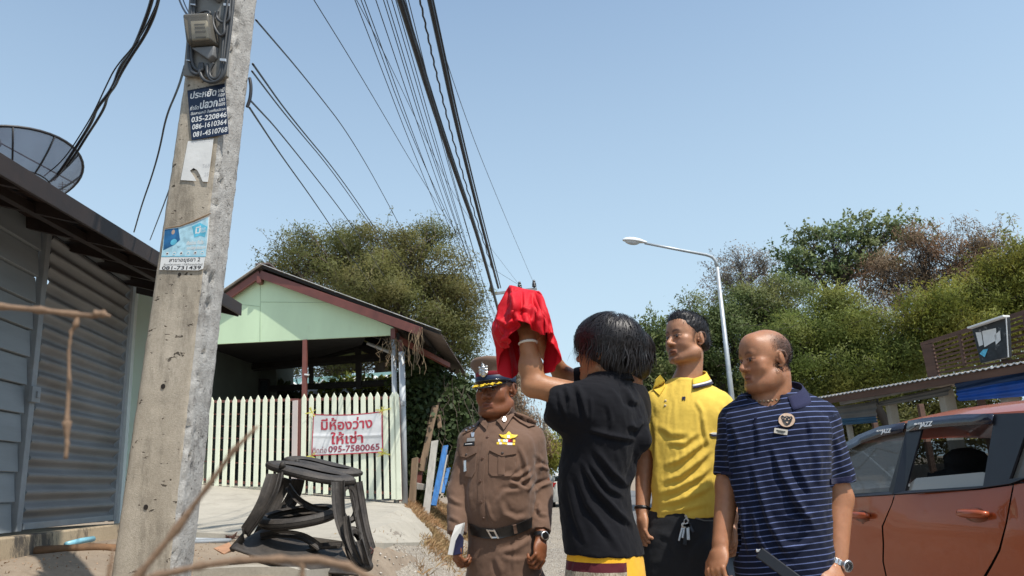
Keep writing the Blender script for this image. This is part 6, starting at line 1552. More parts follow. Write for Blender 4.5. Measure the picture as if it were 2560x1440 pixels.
M_stripe = m_cloth('navy striped polo', (.006, .009, .025), .85, sheen=.05, spec=.15, attr=((.12, .15, .30), .0192, .14)); M_navyc = m_cloth('navy rib collar', (.016, .018, .055), .85, sheen=.05)
M_redc = m_cloth('red satin cloth', (.56, .006, .016), .6, sheen=0, spec=.25); M_leather = M('black leather', (.012, .011, .011), .35, .2, 20, .2, 200)
M_gold = M('yellow gold embroidery', (.80, .55, .03), .5, .15, 60, .3, 200); M_silver = M('silver metal', (.62, .61, .60), .3, .1, 40, .3, 300, metal=.9)
M_hairb = None
def m_hair():
    n = NT('black hair'); f = n.attr('lc'); c = n.ramp(f, [(0, (.006, .005, .006)), (1, (.022, .018, .018))]); n.bsdf(c, .46, 0, .35); return n.m
M_hairb = m_hair(); M_eyew = M('eye white', (.36, .30, .27), .2, .05); M_iris = M('dark iris', (.02, .012, .008), .1, .1, spec=.8)
M_capc = m_cloth('cap cloth', (.17, .11, .08)); M_capred = m_cloth('crimson cap band', (.20, .012, .022)); M_patent = M('black patent leather', (.008, .008, .01), .15, .1, spec=.7)

class Frame:
    def __init__(s, o, fw, up=(0, 0, 1), sc=1.):
        s.o = np.array(o, float); s.y = nrm(fw); s.x = nrm(np.cross(s.y, up)); s.z = np.cross(s.x, s.y); s.s = sc
    def __call__(s, x, y, z): return s.o+(s.x*x+s.y*y+s.z*z)*s.s
    def R(s, yaw=0, pitch=0): return [s.x, s.y, s.z]
    def loc(s, V):
        q = (V-s.o)/s.s; return np.stack([q@s.x, q@s.y, q@s.z], 1)
def add_head(S, H, jaw=1., cheek=1., nose=1., neck=.056, neck_to=None, nk=.2, fat=0):
    s = H.s; E = lambda c, r, k=.015, sub=False, R=None: S.ell(H(*c), np.array(r)*s, R or H.R(), k=k*s, sub=sub)
    E((0, -.012, .035), (.076, .097, .083)); E((0, .030, .005), (.064, .054, .078), .03)
    E((0, .022, -.058), (.056*jaw, .060, .050), .03); E((0, .030, -.086), (.045*jaw, .050, .028), .025); E((0, .012, -.076), (.050*jaw, .060, .034), .02); E((0, .070, -.100), (.023, .018, .015), .018)
    for q in (-1, 1): S.cap(H(q*.056*jaw, -.004, -.060), H(q*.026*jaw, .060, -.100), .011*s, .010*s, k=.025*s)
    for q in (-1, 1):
        E((q*.036, .056, -.034), (.026*cheek, .022, .028), .02); E((q*.050, .048, -.012), (.018, .024, .014), .016)
        E((q*.045*jaw, .0, -.075), (.014, .028, .020), .025)
        er = [H(q*(a_-.002), b_-.014, c_) for a_, b_, c_ in ((.073, .011, .004), (.077, .007, .018), (.082, -.004, .024), (.087, -.016, .019), (.089, -.021, .004), (.086, -.020, -.011), (.081, -.013, -.024), (.075, -.003, -.033), (.072, .006, -.030))]
        for e0, e1 in zip(er[:-1], er[1:]): S.cap(e0, e1, .0042*s, k=.0025*s)
        E((q*.0775, -.022, .000), (.0065, .018, .026), .003, R=[nrm(H.x*q+H.y*-.45+0*H.z), nrm(H.y+H.x*q*.45), H.z]); E((q*.0735, -.004, -.012), (.005, .005, .007), .003); E((q*.073, -.019, -.004), (.009, .015, .023), .004)
    S.cap(H(-.036, .075, .020), H(.036, .075, .020), .0105*s, k=.012*s); E((0, .055, .055), (.050, .028, .040), .03)
    for q in (-1, 1): E((q*.031, .094, .001), (.019, .0125, .0095), .009, True)
    for q in (-1, 1):
        E((q*.031, .0745, -.001), (.0155, .0125, .0115), .004)
        S.cap(H(q*.018, .0875, .0035), H(q*.044, .081, .0035), .0030*s, k=.004*s); S.cap(H(q*.020, .086, -.0085), H(q*.043, .080, -.0085), .0028*s, k=.004*s)
    S.cap(H(0, .080, .008), H(0, .104, -.031), .0068*s, .0118*s, k=.010*s)
    for q in (-1, 1): E((q*.0135*nose, .091, -.036), (.0095, .0105, .0078), .008); E((q*.0075, .101, -.045), (.0035, .004, .003), .002, True)
    S.cap(H(-.021, .082, -.0665), H(0, .0905, -.0645), .0048*s, .0068*s, k=.006*s); S.cap(H(.021, .082, -.0665), H(0, .0905, -.0645), .0048*s, .0068*s, k=.006*s)
    S.cap(H(-.018, .081, -.0765), H(.018, .081, -.0765), .0066*s, k=.007*s); S.cap(H(0, .086, -.0775), H(0, .0865, -.0775), .0065*s, k=.007*s)
    S.cap(H(-.022, .093, -.0712), H(.022, .093, -.0712), .0028*s, k=.003*s, sub=True)
    S.cap(H(-.024, .087, -.088), H(.024, .087, -.088), .004*s, k=.012*s, sub=True)
    if fat: E((0, .030, -.098), (.052*jaw, .048, .026), .03)
    nb = neck_to if neck_to is not None else H(0, -.05, -nk)
    S.cap(H(0, -.026, -.06), nb, neck*.93*s, neck*1.1*s, k=.014*s); S.cap(H(0, .000, -.10), nb+(H(0, .02, 0)-H.o), .034*s, .040*s, k=.012*s)
def head_colour(V, N, H, skin, hair=None, brow=(.015, .01, .008), stub=None, lip=(.20, .055, .04), brk=.95):
    L = H.loc(V); c = np.tile(np.array(skin), (len(V), 1)); x, y, z = L.T; ax = np.abs(x)
    near = (np.abs(z) < .3) & (ax < .15) & (np.abs(y) < .2)
    def put(m, col): c[:] = c*(1-m[:, None])+np.array(col)*m[:, None]
    g = lambda d, w_: np.exp(-(d/w_)**2)
    put(.35*g(np.sqrt((ax-.036)**2+(z+.03)**2), .022)*(y > .03), (skin[0]*1.15, skin[1]*.85, skin[2]*.8))
    m = (y > .07)*(ax < .028)*np.clip(1-np.abs(z+.0705-.0*ax)/.0125+.25, 0, 1)*np.clip((.028-ax)/.006, 0, 1); put(np.clip(m, 0, 1)*.75, lip)
    put(g(z+.0712, .0022)*(ax < .024)*(y > .07)*.9, (.05, .015, .012))
    bz = .0215+.005*np.sin(np.clip((ax-.014)/.034, 0, 1)*pi); put(g(z-bz, .0058)*np.clip((ax-.010)/.004, 0, 1)*np.clip((.054-ax)/.01, 0, 1)*(y > .040)*brk, brow)
    ez = .0045-.10*(ax-.031)**2/.01; put(g(z-ez, .0032)*(np.abs(ax-.032) < .018)*(y > .06)*.95, (.02, .010, .008))
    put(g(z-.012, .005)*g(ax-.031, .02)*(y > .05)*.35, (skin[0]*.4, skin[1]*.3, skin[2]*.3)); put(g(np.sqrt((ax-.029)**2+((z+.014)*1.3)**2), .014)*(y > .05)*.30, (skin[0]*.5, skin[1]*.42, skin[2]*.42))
    put(g(z+.008, .002)*(np.abs(ax-.031) < .013)*(y > .06)*.4, (.08, .03, .02))
    put(g(np.sqrt((ax-.008)**2+(z+.043)**2+(y-.104)**2), .0042)*.9, (.03, .01, .008))
    put(g(np.sqrt((ax-.078)**2+(y+.011)**2+(z+.010)**2), .012)*.45, (skin[0]*.45, skin[1]*.35, skin[2]*.35))
    if hair is not None:
        col, fn = hair; put(np.clip(fn(x, y, z), 0, 1)*near, col)
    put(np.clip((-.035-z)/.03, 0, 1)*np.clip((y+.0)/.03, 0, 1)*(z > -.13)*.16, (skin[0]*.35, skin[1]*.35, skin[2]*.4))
    return np.concatenate([c, np.ones((len(c), 1))], 1)
def eyes(H, parent):
    for q in (-1, 1):
        c = H(q*.031, .0765, -.0022); MB().lathe(c-H.y*.0118*H.s, [(.0001, 0), (.007*H.s, .003*H.s), (.0112*H.s, .0105*H.s), (.0085*H.s, .0195*H.s), (.0045*H.s, .0225*H.s), (.0001, .0236*H.s)], H.y, 14).build('eye', M_eyew, parent, smooth=True)
        MB().lathe(c+H.y*.0085*H.s-H.x*.002*H.s, [(.0072*H.s, 0), (.0064*H.s, .0022*H.s), (.0001, .0038*H.s)], H.y, 12).build('iris', M_iris, parent, smooth=True)
def add_hand(S, wrist, d, nrm_, side, curl=.5, sc=1., thumb=.5, spread=.06):
    "d: along the hand, nrm_: back of hand normal, side: +1/-1 thumb side along cross(d,n)"
    d = nrm(d); n = nrm(np.array(nrm_)-d*(np.array(nrm_)@d)); x = np.cross(d, n)*side; w0 = np.array(wrist, float)
    P = lambda a, b, c: w0+(d*a+x*b+n*c)*sc
    S.cap(P(-.02, 0, 0), P(.03, .0, 0), .024*sc, .030*sc, k=.015*sc, flat=(n, 1.35))
    S.ell(P(.052, .0, 0), (.048*sc, .040*sc, .0155*sc), [d, x, n], k=.012*sc); S.ell(P(.035, .024, -.008), (.030*sc, .016*sc, .014*sc), [d, x, n], k=.012*sc)
    for i, (b, L, r_) in enumerate(((.029, .070, .0088), (.010, .080, .0092), (-.010, .074, .0088), (-.028, .058, .0078))):
        a = curl*(1+.08*i); p = P(.088-.004*abs(i-1), b, .002); ang = 0; dirx = x*(b*spread*8)
        for j, (f_, k_) in enumerate(((.45, .55), (.32, .85), (.25, .55))):
            ang += a*k_*1.6; v = nrm(d*cos(ang)-n*sin(ang)+dirx*.3); q = p+v*L*f_*sc; S.cap(p, q, r_*sc*(1-.08*j), r_*sc*(.93-.08*j), k=.003*sc); p = q
    p = P(.022, .030, -.006); v = nrm(d*.75+x*.75-n*.25*(1+thumb)); q = p+v*.038*sc; S.cap(p, q, .0125*sc, .0105*sc, k=.008*sc)
    v2 = nrm(d*.95+x*(.35-.5*thumb)-n*.5*thumb); r2 = q+v2*.030*sc; S.cap(q, r2, .0102*sc, .0092*sc, k=.003*sc); v3 = nrm(d*.95+x*(.1-.8*thumb)-n*.6*thumb); S.cap(r2, r2+v3*.022*sc, .0092*sc, .0075*sc, k=.002*sc)
def cloth(name, S, h, mt, parent, fl=(), amp=1., smooth=2, wrinkle=.0012, sc=None, seed=0, cuts=None):
    V, F = S.mesh(h, smooth); N = vnorm(V, F)
    V = V+N*(vnoise(V*[1, 1, .6], 7, seed)*wrinkle*2+vnoise(V, 19, seed+1)*wrinkle)[:, None]
    if fl: V = folds(V, F, fl, amp)
    V = lap(V, F, .3)
    at = {'sc': ('f', sc(V))} if sc else None
    o = mk(name, V, F, mt, parent, smooth=True, attrs=at); return o, V, F, onto(V, F)
def body(S, h, parent, H, skin, **k):
    V, F = S.mesh(h, 1); N = vnorm(V, F)
    return mk('body', V, F, M_skin, parent, smooth=True, attrs={'col': ('c', head_colour(V, N, H, skin, **k))}), V, F
def legs(name, S, hips, rt, fw, feet, r0=.095, r1=.06, waist=None, k=.03):
    for hj, ft in zip(hips, feet):
        kn = (np.array(hj)+np.array(ft))/2+np.array(fw)*.02; kn[2] = .48; an = np.array(ft, float).copy(); an[2] = .10
        S.cap(hj, kn, r0, r0*.72, k=k); S.cap(kn, an, r0*.72, r1, k=k*.6)
def shoes(parent, feet, fw, mt):
    for ft in feet:
        S = SDF(); f_ = np.array([ft[0], ft[1], 0]); x = np.array([fw[1], -fw[0], 0]); S.ell(f_+np.array(fw)*.06+[0, 0, .04], (.046, .135, .042), [x, fw, (0, 0, 1)]); S.cap(f_+[0, 0, .05], f_+[0, 0, .10], .045, .04, k=.03); S.ell(f_+[0, 0, -.06], (.3, .3, .06), k=.002, sub=True)
        V, F = S.mesh(.012, 1); V[:, 2] = np.maximum(V[:, 2], 0.012); mk('shoe', V, F, mt, parent, smooth=True)
def strands(name, H, R, cen, n, parent, crown=(0, -.02, 1), lmin=.08, lmax=.17, w_=.0026, lift=.012, fall=.03, keep=None, seed=3, wave=.004):
    "locks combed from the crown over an ellipsoid skull and falling below it"
    r = np.random.default_rng(seed); V = []; F = []; lc = []; cr = nrm(np.array(crown, float)); R = np.array(R)
    for _ in range(n):
        q = nrm(r.normal(size=3)); 
        if q[2] < -.35: continue
        if keep and not keep(q): continue
        t = q-cr*(q@cr); t = -nrm(t)*-1; tdir = nrm(t) if np.linalg.norm(t) > .05 else nrm(r.normal(size=3)); L = r.uniform(lmin, lmax); st = 8; p = q*R; off = 1+lift*r.uniform(.2, 1.2)/.1; pts = []; vel = nrm(tdir-q*(tdir@q)); ph = r.uniform(0, 6)
        for j in range(st):
            pts.append(p*off+vel*0+np.cross(vel, q)*wave*sin(j*1.1+ph)); e = nrm(p/R**2); vel = nrm(vel+np.array([0, 0, -1.])*fall*(j+1)+r.normal(size=3)*.15); 
            d_ = np.sqrt(((p/R)**2).sum())
            if vel@e < 0 or d_ < 1: vel = nrm(vel-e*min(0, vel@e)*1.0)
            p = p+vel*L/st; d_ = np.sqrt(((p/R)**2).sum()); p = p/d_ if d_ < 1 else (p/d_*(1+(d_-1)*.25) if p[2] > -.25*R[2] else p*np.array([.985, .985, 1]))
        pts = np.array(pts); T = nrm(np.gradient(pts, axis=0)); Nn = nrm(pts/R**2); sd = nrm(np.cross(T, Nn)+r.normal(size=3)*.15); ww = w_*np.array([.6, 1, 1.1, 1.1, 1, .9, .6, .15])[:, None]; b = len(V)
        for a in np.concatenate([pts+sd*ww, pts-sd*ww], 1).reshape(-1, 3): V.append(a)
        F += [(b+2*j, b+2*j+1, b+2*j+3, b+2*j+2) for j in range(st-1)]; lc += [r.uniform(0, 1)]*(2*st)
    V = np.array(V)*1.0; Wd = H.o+((V+np.array(cen))@np.array([H.x, H.y, H.z]))*H.s
    return mk(name, Wd, np.array(F), M_hairb, parent, smooth=True, attrs={'lc': ('f', lc)})

# ---- police officer
Y = 3.4; P = lambda x, y, dy=0.: W(x, y, Y+dy)
off_p = thing('person', 'man in brown police uniform and peaked cap holding folded papers by the tyre stand', 'person', P(1256, 1300)*[1, 1, 0])
fw = nrm([-.28, -.96, 0]); rt = np.array([-fw[1], fw[0], 0])
H = Frame(P(1240, 976, .02), [-.46, -.88, -.02], sc=1.03)
B = SDF(); add_head(B, H, jaw=1.24, cheek=1.3, nose=1.15, neck=.070, neck_to=P(1248, 1085, .03), fat=1)
B.loft([(P(1253, 1330), .07, .05), (P(1252, 1200), .07, .05), (P(1252, 1110), .12, .06)], rt, fw, .05)
for a, b, c in (((1168, 1105, 0), (1141, 1228, -.02), (1141, 1338, -.1)), ((1338, 1105, 0), (1362, 1228, .02), (1353, 1338, -.10))):
    B.cap(P(*a), P(*b), .036, .030, k=.04); B.cap(P(*b), P(*c), .030, .025, k=.02)
add_hand(B, P(1353, 1346, -.10), P(1345, 1420, -.16)-P(1353, 1346, -.10), nrm([.75, -.65, 0]), -1, .75, 1.02, .6)
add_hand(B, P(1141, 1343, -.10), P(1146, 1420, -.12)-P(1141, 1343, -.1), nrm([-.8, -.45, 0]), 1, .7, 1.0, .5)
sk = (.20, .074, .032)
hf = lambda x, y, z: np.clip((z-.0)/.012+.2, 0, 1)*np.clip((-y+.045)/.02, 0, 1)*.55*(np.abs(x) > .03)
bo, bV, bF = body(B, .0031, off_p, H, sk, hair=((.03, .018, .014), hf)); eyes(H, off_p)
S = SDF(); S.loft([(P(1258, 1352), .150, .118), (P(1257, 1325), .152, .128), (P(1256, 1290), .160, .148), (P(1254, 1250), .163, .152), (P(1253, 1200), .166, .142), (P(1252, 1150), .172, .130), (P(1253, 1112), .172, .112), (P(1251, 1088), .140, .09), (P(1247, 1066, .02), .092, .078), (P(1247, 1046, .03), .072, .076)], rt, fw, .03)
S.cap(P(1262, 1068, .02), P(1328, 1090, .01), .046, .052, k=.05); S.cap(P(1235, 1070, .02), P(1180, 1096, .01), .044, .052, k=.05)
S.cap(P(1174, 1106, .01), P(1146, 1228, -.01), .054, .047, k=.03); S.cap(P(1146, 1228, -.01), P(1142, 1352, -.10), .049, .041, k=.02)
S.cap(P(1330, 1106, .01), P(1352, 1228, .02), .058, .051, k=.03); S.cap(P(1354, 1228, .02), P(1352, 1348, -.10), .052, .042, k=.02)
S.cap(P(1141, 1362, -.10), P(1143, 1440, -.10), .060, k=.004, sub=True); S.cap(P(1352, 1360, -.11), P(1346, 1440, -.16), .066, k=.004, sub=True)
S.cap(H(0, .03, -.10), H(0, .05, -.06), .06, k=.01, sub=True)
FL = [([(1300, 1150), (1280, 1185), (1240, 1196)], 6, .006), ([(1330, 1165), (1298, 1190), (1262, 1196)], 6, .008), ([(1335, 1180), (1300, 1208), (1270, 1205)], 5, .009), ([(1332, 1200), (1318, 1222), (1296, 1215), (1272, 1205)], 6, .012),
      ([(1328, 1235), (1300, 1226), (1262, 1230), (1240, 1262)], 7, .006), ([(1325, 1290), (1290, 1298), (1262, 1285), (1250, 1250)], 8, .008), ([(1215, 1250), (1225, 1290), (1240, 1312)], 5, .006), ([(1185, 1180), (1172, 1230), (1180, 1290)], 7, .005),
      ([(1298, 1112), (1310, 1150), (1318, 1190), (1322, 1235)], 6, .009), ([(1150, 1105), (1160, 1150), (1165, 1210)], 6, .006),
      ([(1385, 1205), (1372, 1208), (1350, 1216), (1338, 1232)], 6, .012), ([(1376, 1175), (1352, 1165), (1340, 1170)], 5, .008), ([(1345, 1250), (1352, 1285), (1372, 1290)], 6, .007), ([(1342, 1268), (1350, 1282)], 5, .006), ([(1340, 1130), (1352, 1150), (1345, 1190)], 6, .006),
      ([(1120, 1240), (1140, 1255), (1160, 1262)], 6, .006), ([(1122, 1290), (1142, 1300), (1155, 1310)], 6, .005)]
so, sV, sF, sB_ = cloth('uniform_shirt', S, .0048, M_khaki, off_p, FL, 1.1, wrinkle=.0010)
T = SDF(); T.loft([(P(1262, 1470), .155, .125), (P(1260, 1400), .160, .130), (P(1258, 1352), .152, .126), (P(1257, 1318), .148, .120)], rt, fw, .03)
hz_ = P(1262, 1440); hips = [hz_-rt*.085-[0, 0, .05], hz_+rt*.085-[0, 0, .05]]; feet = [hz_*[1, 1, 0]-rt*.13, hz_*[1, 1, 0]+rt*.13]
legs('t', T, hips, rt, fw, feet, .10, .075)
to, tV, tF, tB = cloth('trousers', T, .007, M_khaki, off_p, [([(1335, 1340), (1290, 1370), (1240, 1385)], 8, .010), ([(1325, 1395), (1285, 1400), (1245, 1390)], 7, .006), ([(1285, 1345), (1282, 1440)], 3, .006), ([(1240, 1392), (1255, 1440)], 8, .008)], 1.)
shoes(off_p, feet, fw, M_leather)
pt = lambda nm, poly, th, mt, off=0., bv=None, sub=2, lab=None, par=None: patch(nm, poly, bv or sB_, th, mt, par or off_p, off, sub, label=lab)
pt('placket', [(1214, 1070), (1228, 1072), (1218, 1110), (1214, 1145), (1209, 1203), (1211, 1250), (1220, 1310), (1206, 1312), (1196, 1252), (1194, 1203), (1200, 1145), (1206, 1105)], .0025, M_khaki, 0, sub=2)
for x, y in ((1219, 1093), (1207, 1146), (1201, 1203), (1203, 1255), (1209, 1296)):
    r_ = ray(x, y); h_ = sB_.ray_cast(Vector(_O), Vector(r_)); c = np.array(h_[0]); n_ = np.array(h_[1]); n_ = n_ if n_@r_ < 0 else -n_
    MB().lathe(c, [(.0062, .002), (.0066, .0045), (.005, .0058), (.003, .0052)], n_, 12).build('button', M('brown horn button', (.10, .05, .03), .3, .1), off_p, smooth=True)
pt('pocket', [(1223, 1135), (1290, 1135), (1289, 1170), (1285, 1183), (1276, 1191), (1230, 1190), (1222, 1182)], .004, M_khaki, .0)
pt('pocket_pleat', [(1246, 1140), (1263, 1140), (1262, 1188), (1246, 1188)], .003, M_khaki, .004)
pt('pocket_flap', [(1229, 1114), (1261, 1112), (1292, 1118), (1291, 1136), (1272, 1139), (1256, 1142), (1240, 1135), (1224, 1127)], .006, M_khaki, .004)
pt('pocket', [(1158, 1138), (1192, 1134), (1189, 1180), (1181, 1194), (1164, 1191), (1158, 1180)], .004, M_khaki)
pt('pocket_flap', [(1151, 1118), (1172, 1116), (1197, 1116), (1193, 1133), (1170, 1145), (1148, 1141)], .006, M_khaki, .004)
for x, y in ((1256, 1133), (1166, 1137)):
    h_ = sB_.ray_cast(Vector(_O), Vector(ray(x, y))); c = np.array(h_[0]); MB().lathe(c-ray(x, y)*.008, [(.006, 0), (.0065, .003), (.004, .005)], -ray(x, y), 10).build('button', M('dark metal button', (.05, .035, .03), .3), off_p, smooth=True)
bc2 = onto(np.concatenate([sV, bV]), np.concatenate([sF, bF+len(sV)]))
patch('collar', [(1277, 1018), (1286, 1036), (1277, 1046), (1258, 1078), (1247, 1062), (1238, 1052), (1258, 1042), (1270, 1030)], bc2, .005, M_khaki, off_p, .009, 3)
pt('collar', [(1205, 1044), (1199, 1055), (1206, 1066), (1217, 1077), (1222, 1062), (1214, 1052)], .004, M_khaki, .008)
pt('epaulette', [(1277, 1041), (1290, 1034), (1318, 1044), (1341, 1058), (1336, 1067), (1320, 1070), (1298, 1058)], .005, M_khaki, .004)
pt('epaulette', [(1157, 1087), (1166, 1074), (1194, 1060), (1194, 1070), (1178, 1078)], .004, M_khakid, .002)
for x, y, s0 in ((1294, 1045, 4), (1303, 1048, 4), (1313, 1052, 4), (1325, 1057, 3.4), (1168, 1079, 2.6), (1177, 1074, 2.6), (1186, 1070, 2.6)):
    star = [(x+s0*(1 if k % 2 == 0 else .5)*cos(k*pi/5-.3)*1.2, y+s0*(1 if k % 2 == 0 else .5)*sin(k*pi/5-.3)*.75) for k in range(10)]; pt('rank_star', star, .003, M_silver, .009, sub=0)
pt('collar_badge', [(1259, 1046), (1264, 1050), (1264, 1058), (1260, 1061), (1256, 1055)], .003, M_silver, .016, sub=0)
pt('wing_badge', [(1248, 1087), (1258, 1089), (1266, 1087), (1269, 1083), (1272, 1080), (1276, 1083), (1279, 1087), (1287, 1089), (1295, 1089), (1289, 1095), (1280, 1097), (1272, 1100), (1262, 1097), (1254, 1094)], .004, M_gold, .002, sub=1)
pt('badge_centre', [(1268, 1090), (1275, 1090), (1275, 1097), (1268, 1097)], .003, M_white, .006, sub=0)
for i, mt_ in enumerate((M_white, M_gold, M_mint, M_white, M_redc, M_capred, M_gold)): pt('ribbon_bar', [(1246+i*6.1, 1099+i*.2), (1251.6+i*6.1, 1099.2+i*.2), (1251.4+i*6.1, 1105.4+i*.2), (1245.8+i*6.1, 1105.2+i*.2)], .003, mt_, .002, sub=0)
for i, mt_ in enumerate((M_gold, M_white, M_gold, M_gold, M_white, M_white, M_gold)): pt('ribbon_bar', [(1242.6+i*6.5, 1106+i*.3), (1248.8+i*6.5, 1106.3+i*.3), (1248.6+i*6.5, 1112+i*.3), (1242.4+i*6.5, 1111.7+i*.3)], .003, mt_, .002, sub=0)
pt('name_plate', [(1161, 1108), (1187, 1106), (1187, 1114), (1161, 1115)], .003, M_leather, .003, sub=0); pt('name_text', [(1165, 1110.5), (1182, 1109.4), (1182, 1111), (1165, 1112)], .001, M_white, .007, sub=0)
pt('service_tag', [(1169, 1096), (1188, 1095), (1187, 1104), (1168, 1105)], .003, M('grey tag', (.2, .2, .2), .5), .003, sub=0); pt('pin_badge', [(1178, 1083), (1187, 1082), (1186, 1093), (1180, 1094)], .003, M_silver, .004, sub=0)
pt('medal', [(1161, 1153), (1167, 1152), (1168, 1178), (1162, 1180)], .003, M_silver, .010, sub=1)
pt('lanyard', [(1199, 1056), (1201, 1057), (1184, 1084), (1182, 1083)], .002, M_leather, .006, sub=1)
# belt
bl = [(1176, 1309), (1200, 1319), (1240, 1322), (1290, 1310), (1330, 1292), (1331, 1318), (1290, 1336), (1250, 1346), (1210, 1345), (1180, 1335)]
bb = onto(np.concatenate([sV, tV]), np.concatenate([sF, tF+len(sV)]))
patch('belt', bl, bb, .006, M_leather, off_p, .004, 3)
patch('belt_loop', [(1281, 1310), (1289, 1308), (1292, 1330), (1284, 1332)], bb, .004, M_khaki, off_p, .012, 1)
for q in ([(1219, 1321), (1238, 1322), (1239, 1325), (1221, 1324)], [(1219, 1321), (1223, 1322), (1236, 1345), (1232, 1345)], [(1235, 1322), (1239, 1322), (1250, 1346), (1246, 1346)], [(1231, 1342), (1248, 1343), (1250, 1346), (1233, 1346)]): patch('buckle', q, bb, .004, M_silver, off_p, .014, 0)
# watch
wc = P(1353, 1340, -.10); hd = nrm(P(1345, 1420, -.16)-P(1353, 1346, -.1))
MB().lathe(wc-hd*.010, [(.030, 0), (.033, .002), (.033, .018), (.030, .02)], hd, 20).build('watch_strap', M_leather, off_p, smooth=True)
wn = nrm([.45, -.85, .1]); MB().lathe(wc+wn*.028, [(.017, 0), (.019, .003), (.017, .008), (.014, .009)], wn, 18).build('watch_case', M_silver, off_p, smooth=True); MB().lathe(wc+wn*.0365, [(.0145, 0), (.0145, .001)], wn, 16).build('watch_dial', M_leather, off_p)
# cap
up = H.z; CR = MB(); hc = H(0, -.004, .033)
tl = nrm(H.z+H.y*.10)
def cap_ring(r_, h_, fr=0, sx=.86):
    out = []
    for k in range(40):
        t = 2*pi*k/40; out.append(hc+(H.x*sin(t)*r_*sx+H.y*cos(t)*r_)*1.0+H.z*(h_+fr*(.5+.5*cos(t))**1.5))
    return out
rings = [cap_ring(.100, -.004), cap_ring(.102, .012), cap_ring(.1035, .030, .002)]
def ringmb(rr, cap=True):
    m = MB(); n = 40; V = [v for r_ in rr for v in r_]; F = [(i*n+k, i*n+(k+1) % n, (i+1)*n+(k+1) % n, (i+1)*n+k) for i in range(len(rr)-1) for k in range(n)]
    if cap: F.append(tuple((len(rr)-1)*n+k for k in range(n)))
    return m.add(V, F)
ringmb([cap_ring(.103, -.004), cap_ring(.105, -.002), cap_ring(.106, .026), cap_ring(.103, .028)], False).build('cap_band', M_navy, off_p, smooth=True)
ringmb([cap_ring(.102, .024), cap_ring(.1045, .028), cap_ring(.1045, .044, .004), cap_ring(.102, .046, .004)], False).build('cap_red_band', M_capred, off_p, smooth=True)
cr = ringmb([cap_ring(.103, .030), cap_ring(.105, .042, .010), cap_ring(.112, .050, .022, .9), cap_ring(.119, .058, .034, .93), cap_ring(.121, .064, .040, .93), cap_ring(.117, .070, .043, .93), cap_ring(.097, .077, .040, .92), cap_ring(.055, .081, .034), cap_ring(.02, .082, .031)])
cr.build('cap_crown', M_capc, off_p, smooth=True)
vis = MB().grid(lambda u, v: hc+H.x*sin((u-.5)*2.3)*(.086+.004*v)+H.y*(cos((u-.5)*2.3)*.100+v*.052*cos((u-.5)*pi)**.8)+H.z*(-.002-.030*v*cos((u-.5)*pi)**.5-.004*(1-v)), 26, 8)
vo = vis.build('cap_visor', M_patent, off_p, smooth=True); md = vo.modifiers.new('s', 'SOLIDIFY'); md.thickness = .004
m = MB()
for k in range(46):
    u = .10+.80*rng.uniform(); v = rng.uniform(.45, .95); a = (u-.5)*2.3
    c = hc+H.x*sin(a)*(.086+.004*v)+H.y*(cos(a)*.100+v*.052*cos((u-.5)*pi)**.8)+H.z*(-.002-.030*v*cos((u-.5)*pi)**.5-.004*(1-v)+.004)
    dd = nrm(H.x*(1 if u > .5 else -1)*cos(a)+H.y*rng.uniform(-.6, .6)); m.lathe(c-dd*.008, [(.0005, 0), (.0035, .006), (.0035, .011), (.0005, .017)], dd, 5)
tag(m.build('gold_leaves', M_gold, off_p, smooth=True), kind='stuff')
MB().tube([hc+H.x*sin(t)*.089+H.y*cos(t)*.108+H.z*.004 for t in np.linspace(-1.4, 1.4, 16)], .005, 6).build('chin_cord', M_patent, off_p, smooth=True)
bc_ = hc+H.y*.113+H.z*.056
m = MB()
for (x, z, r_) in ((0, .018, .011), (0, .006, .014), (0, -.010, .020), (-.012, -.004, .012), (.012, -.004, .012), (-.014, -.018, .010), (.014, -.018, .010), (0, -.024, .014), (0, .030, .006), (-.018, .008, .007), (.018, .008, .007)):
    m.lathe(bc_+H.x*x+H.z*z-H.y*.006, [(r_*.9, 0), (r_, .004), (r_*.5, .010), (.0005, .011)], nrm(H.y+H.z*.15), 9)
tag(m.build('cap_badge', M_silver, off_p), kind='stuff')
# papers held by the officer
pp_ = thing('folded_papers', 'folded white papers over a dark notebook in the officer hand', 'papers', P(1140, 1350, -.14))
A = [P(1139, 1314, -.16), P(1160, 1307, -.14), P(1156, 1335, -.12), P(1133, 1388, -.15), P(1120, 1386, -.17), P(1128, 1345, -.17)]
MB().slab(A, .004, (-.2, -1, .1)).build('paper', M_white, pp_); MB().slab([a+np.array([.004, .012, 0]) for a in A], .004, (-.2, -1, .1)).build('paper', M_white, pp_)
MB().slab([P(1150, 1332, -.14), P(1160, 1345, -.12), P(1157, 1384, -.13), P(1134, 1389, -.155), P(1140, 1352, -.15)], .010, (-.1, -1, .1)).build('notebook', M_navyc, pp_, bevel=.002)
M_wsh = M('shell button', (.6, .5, .3), .4, .1)
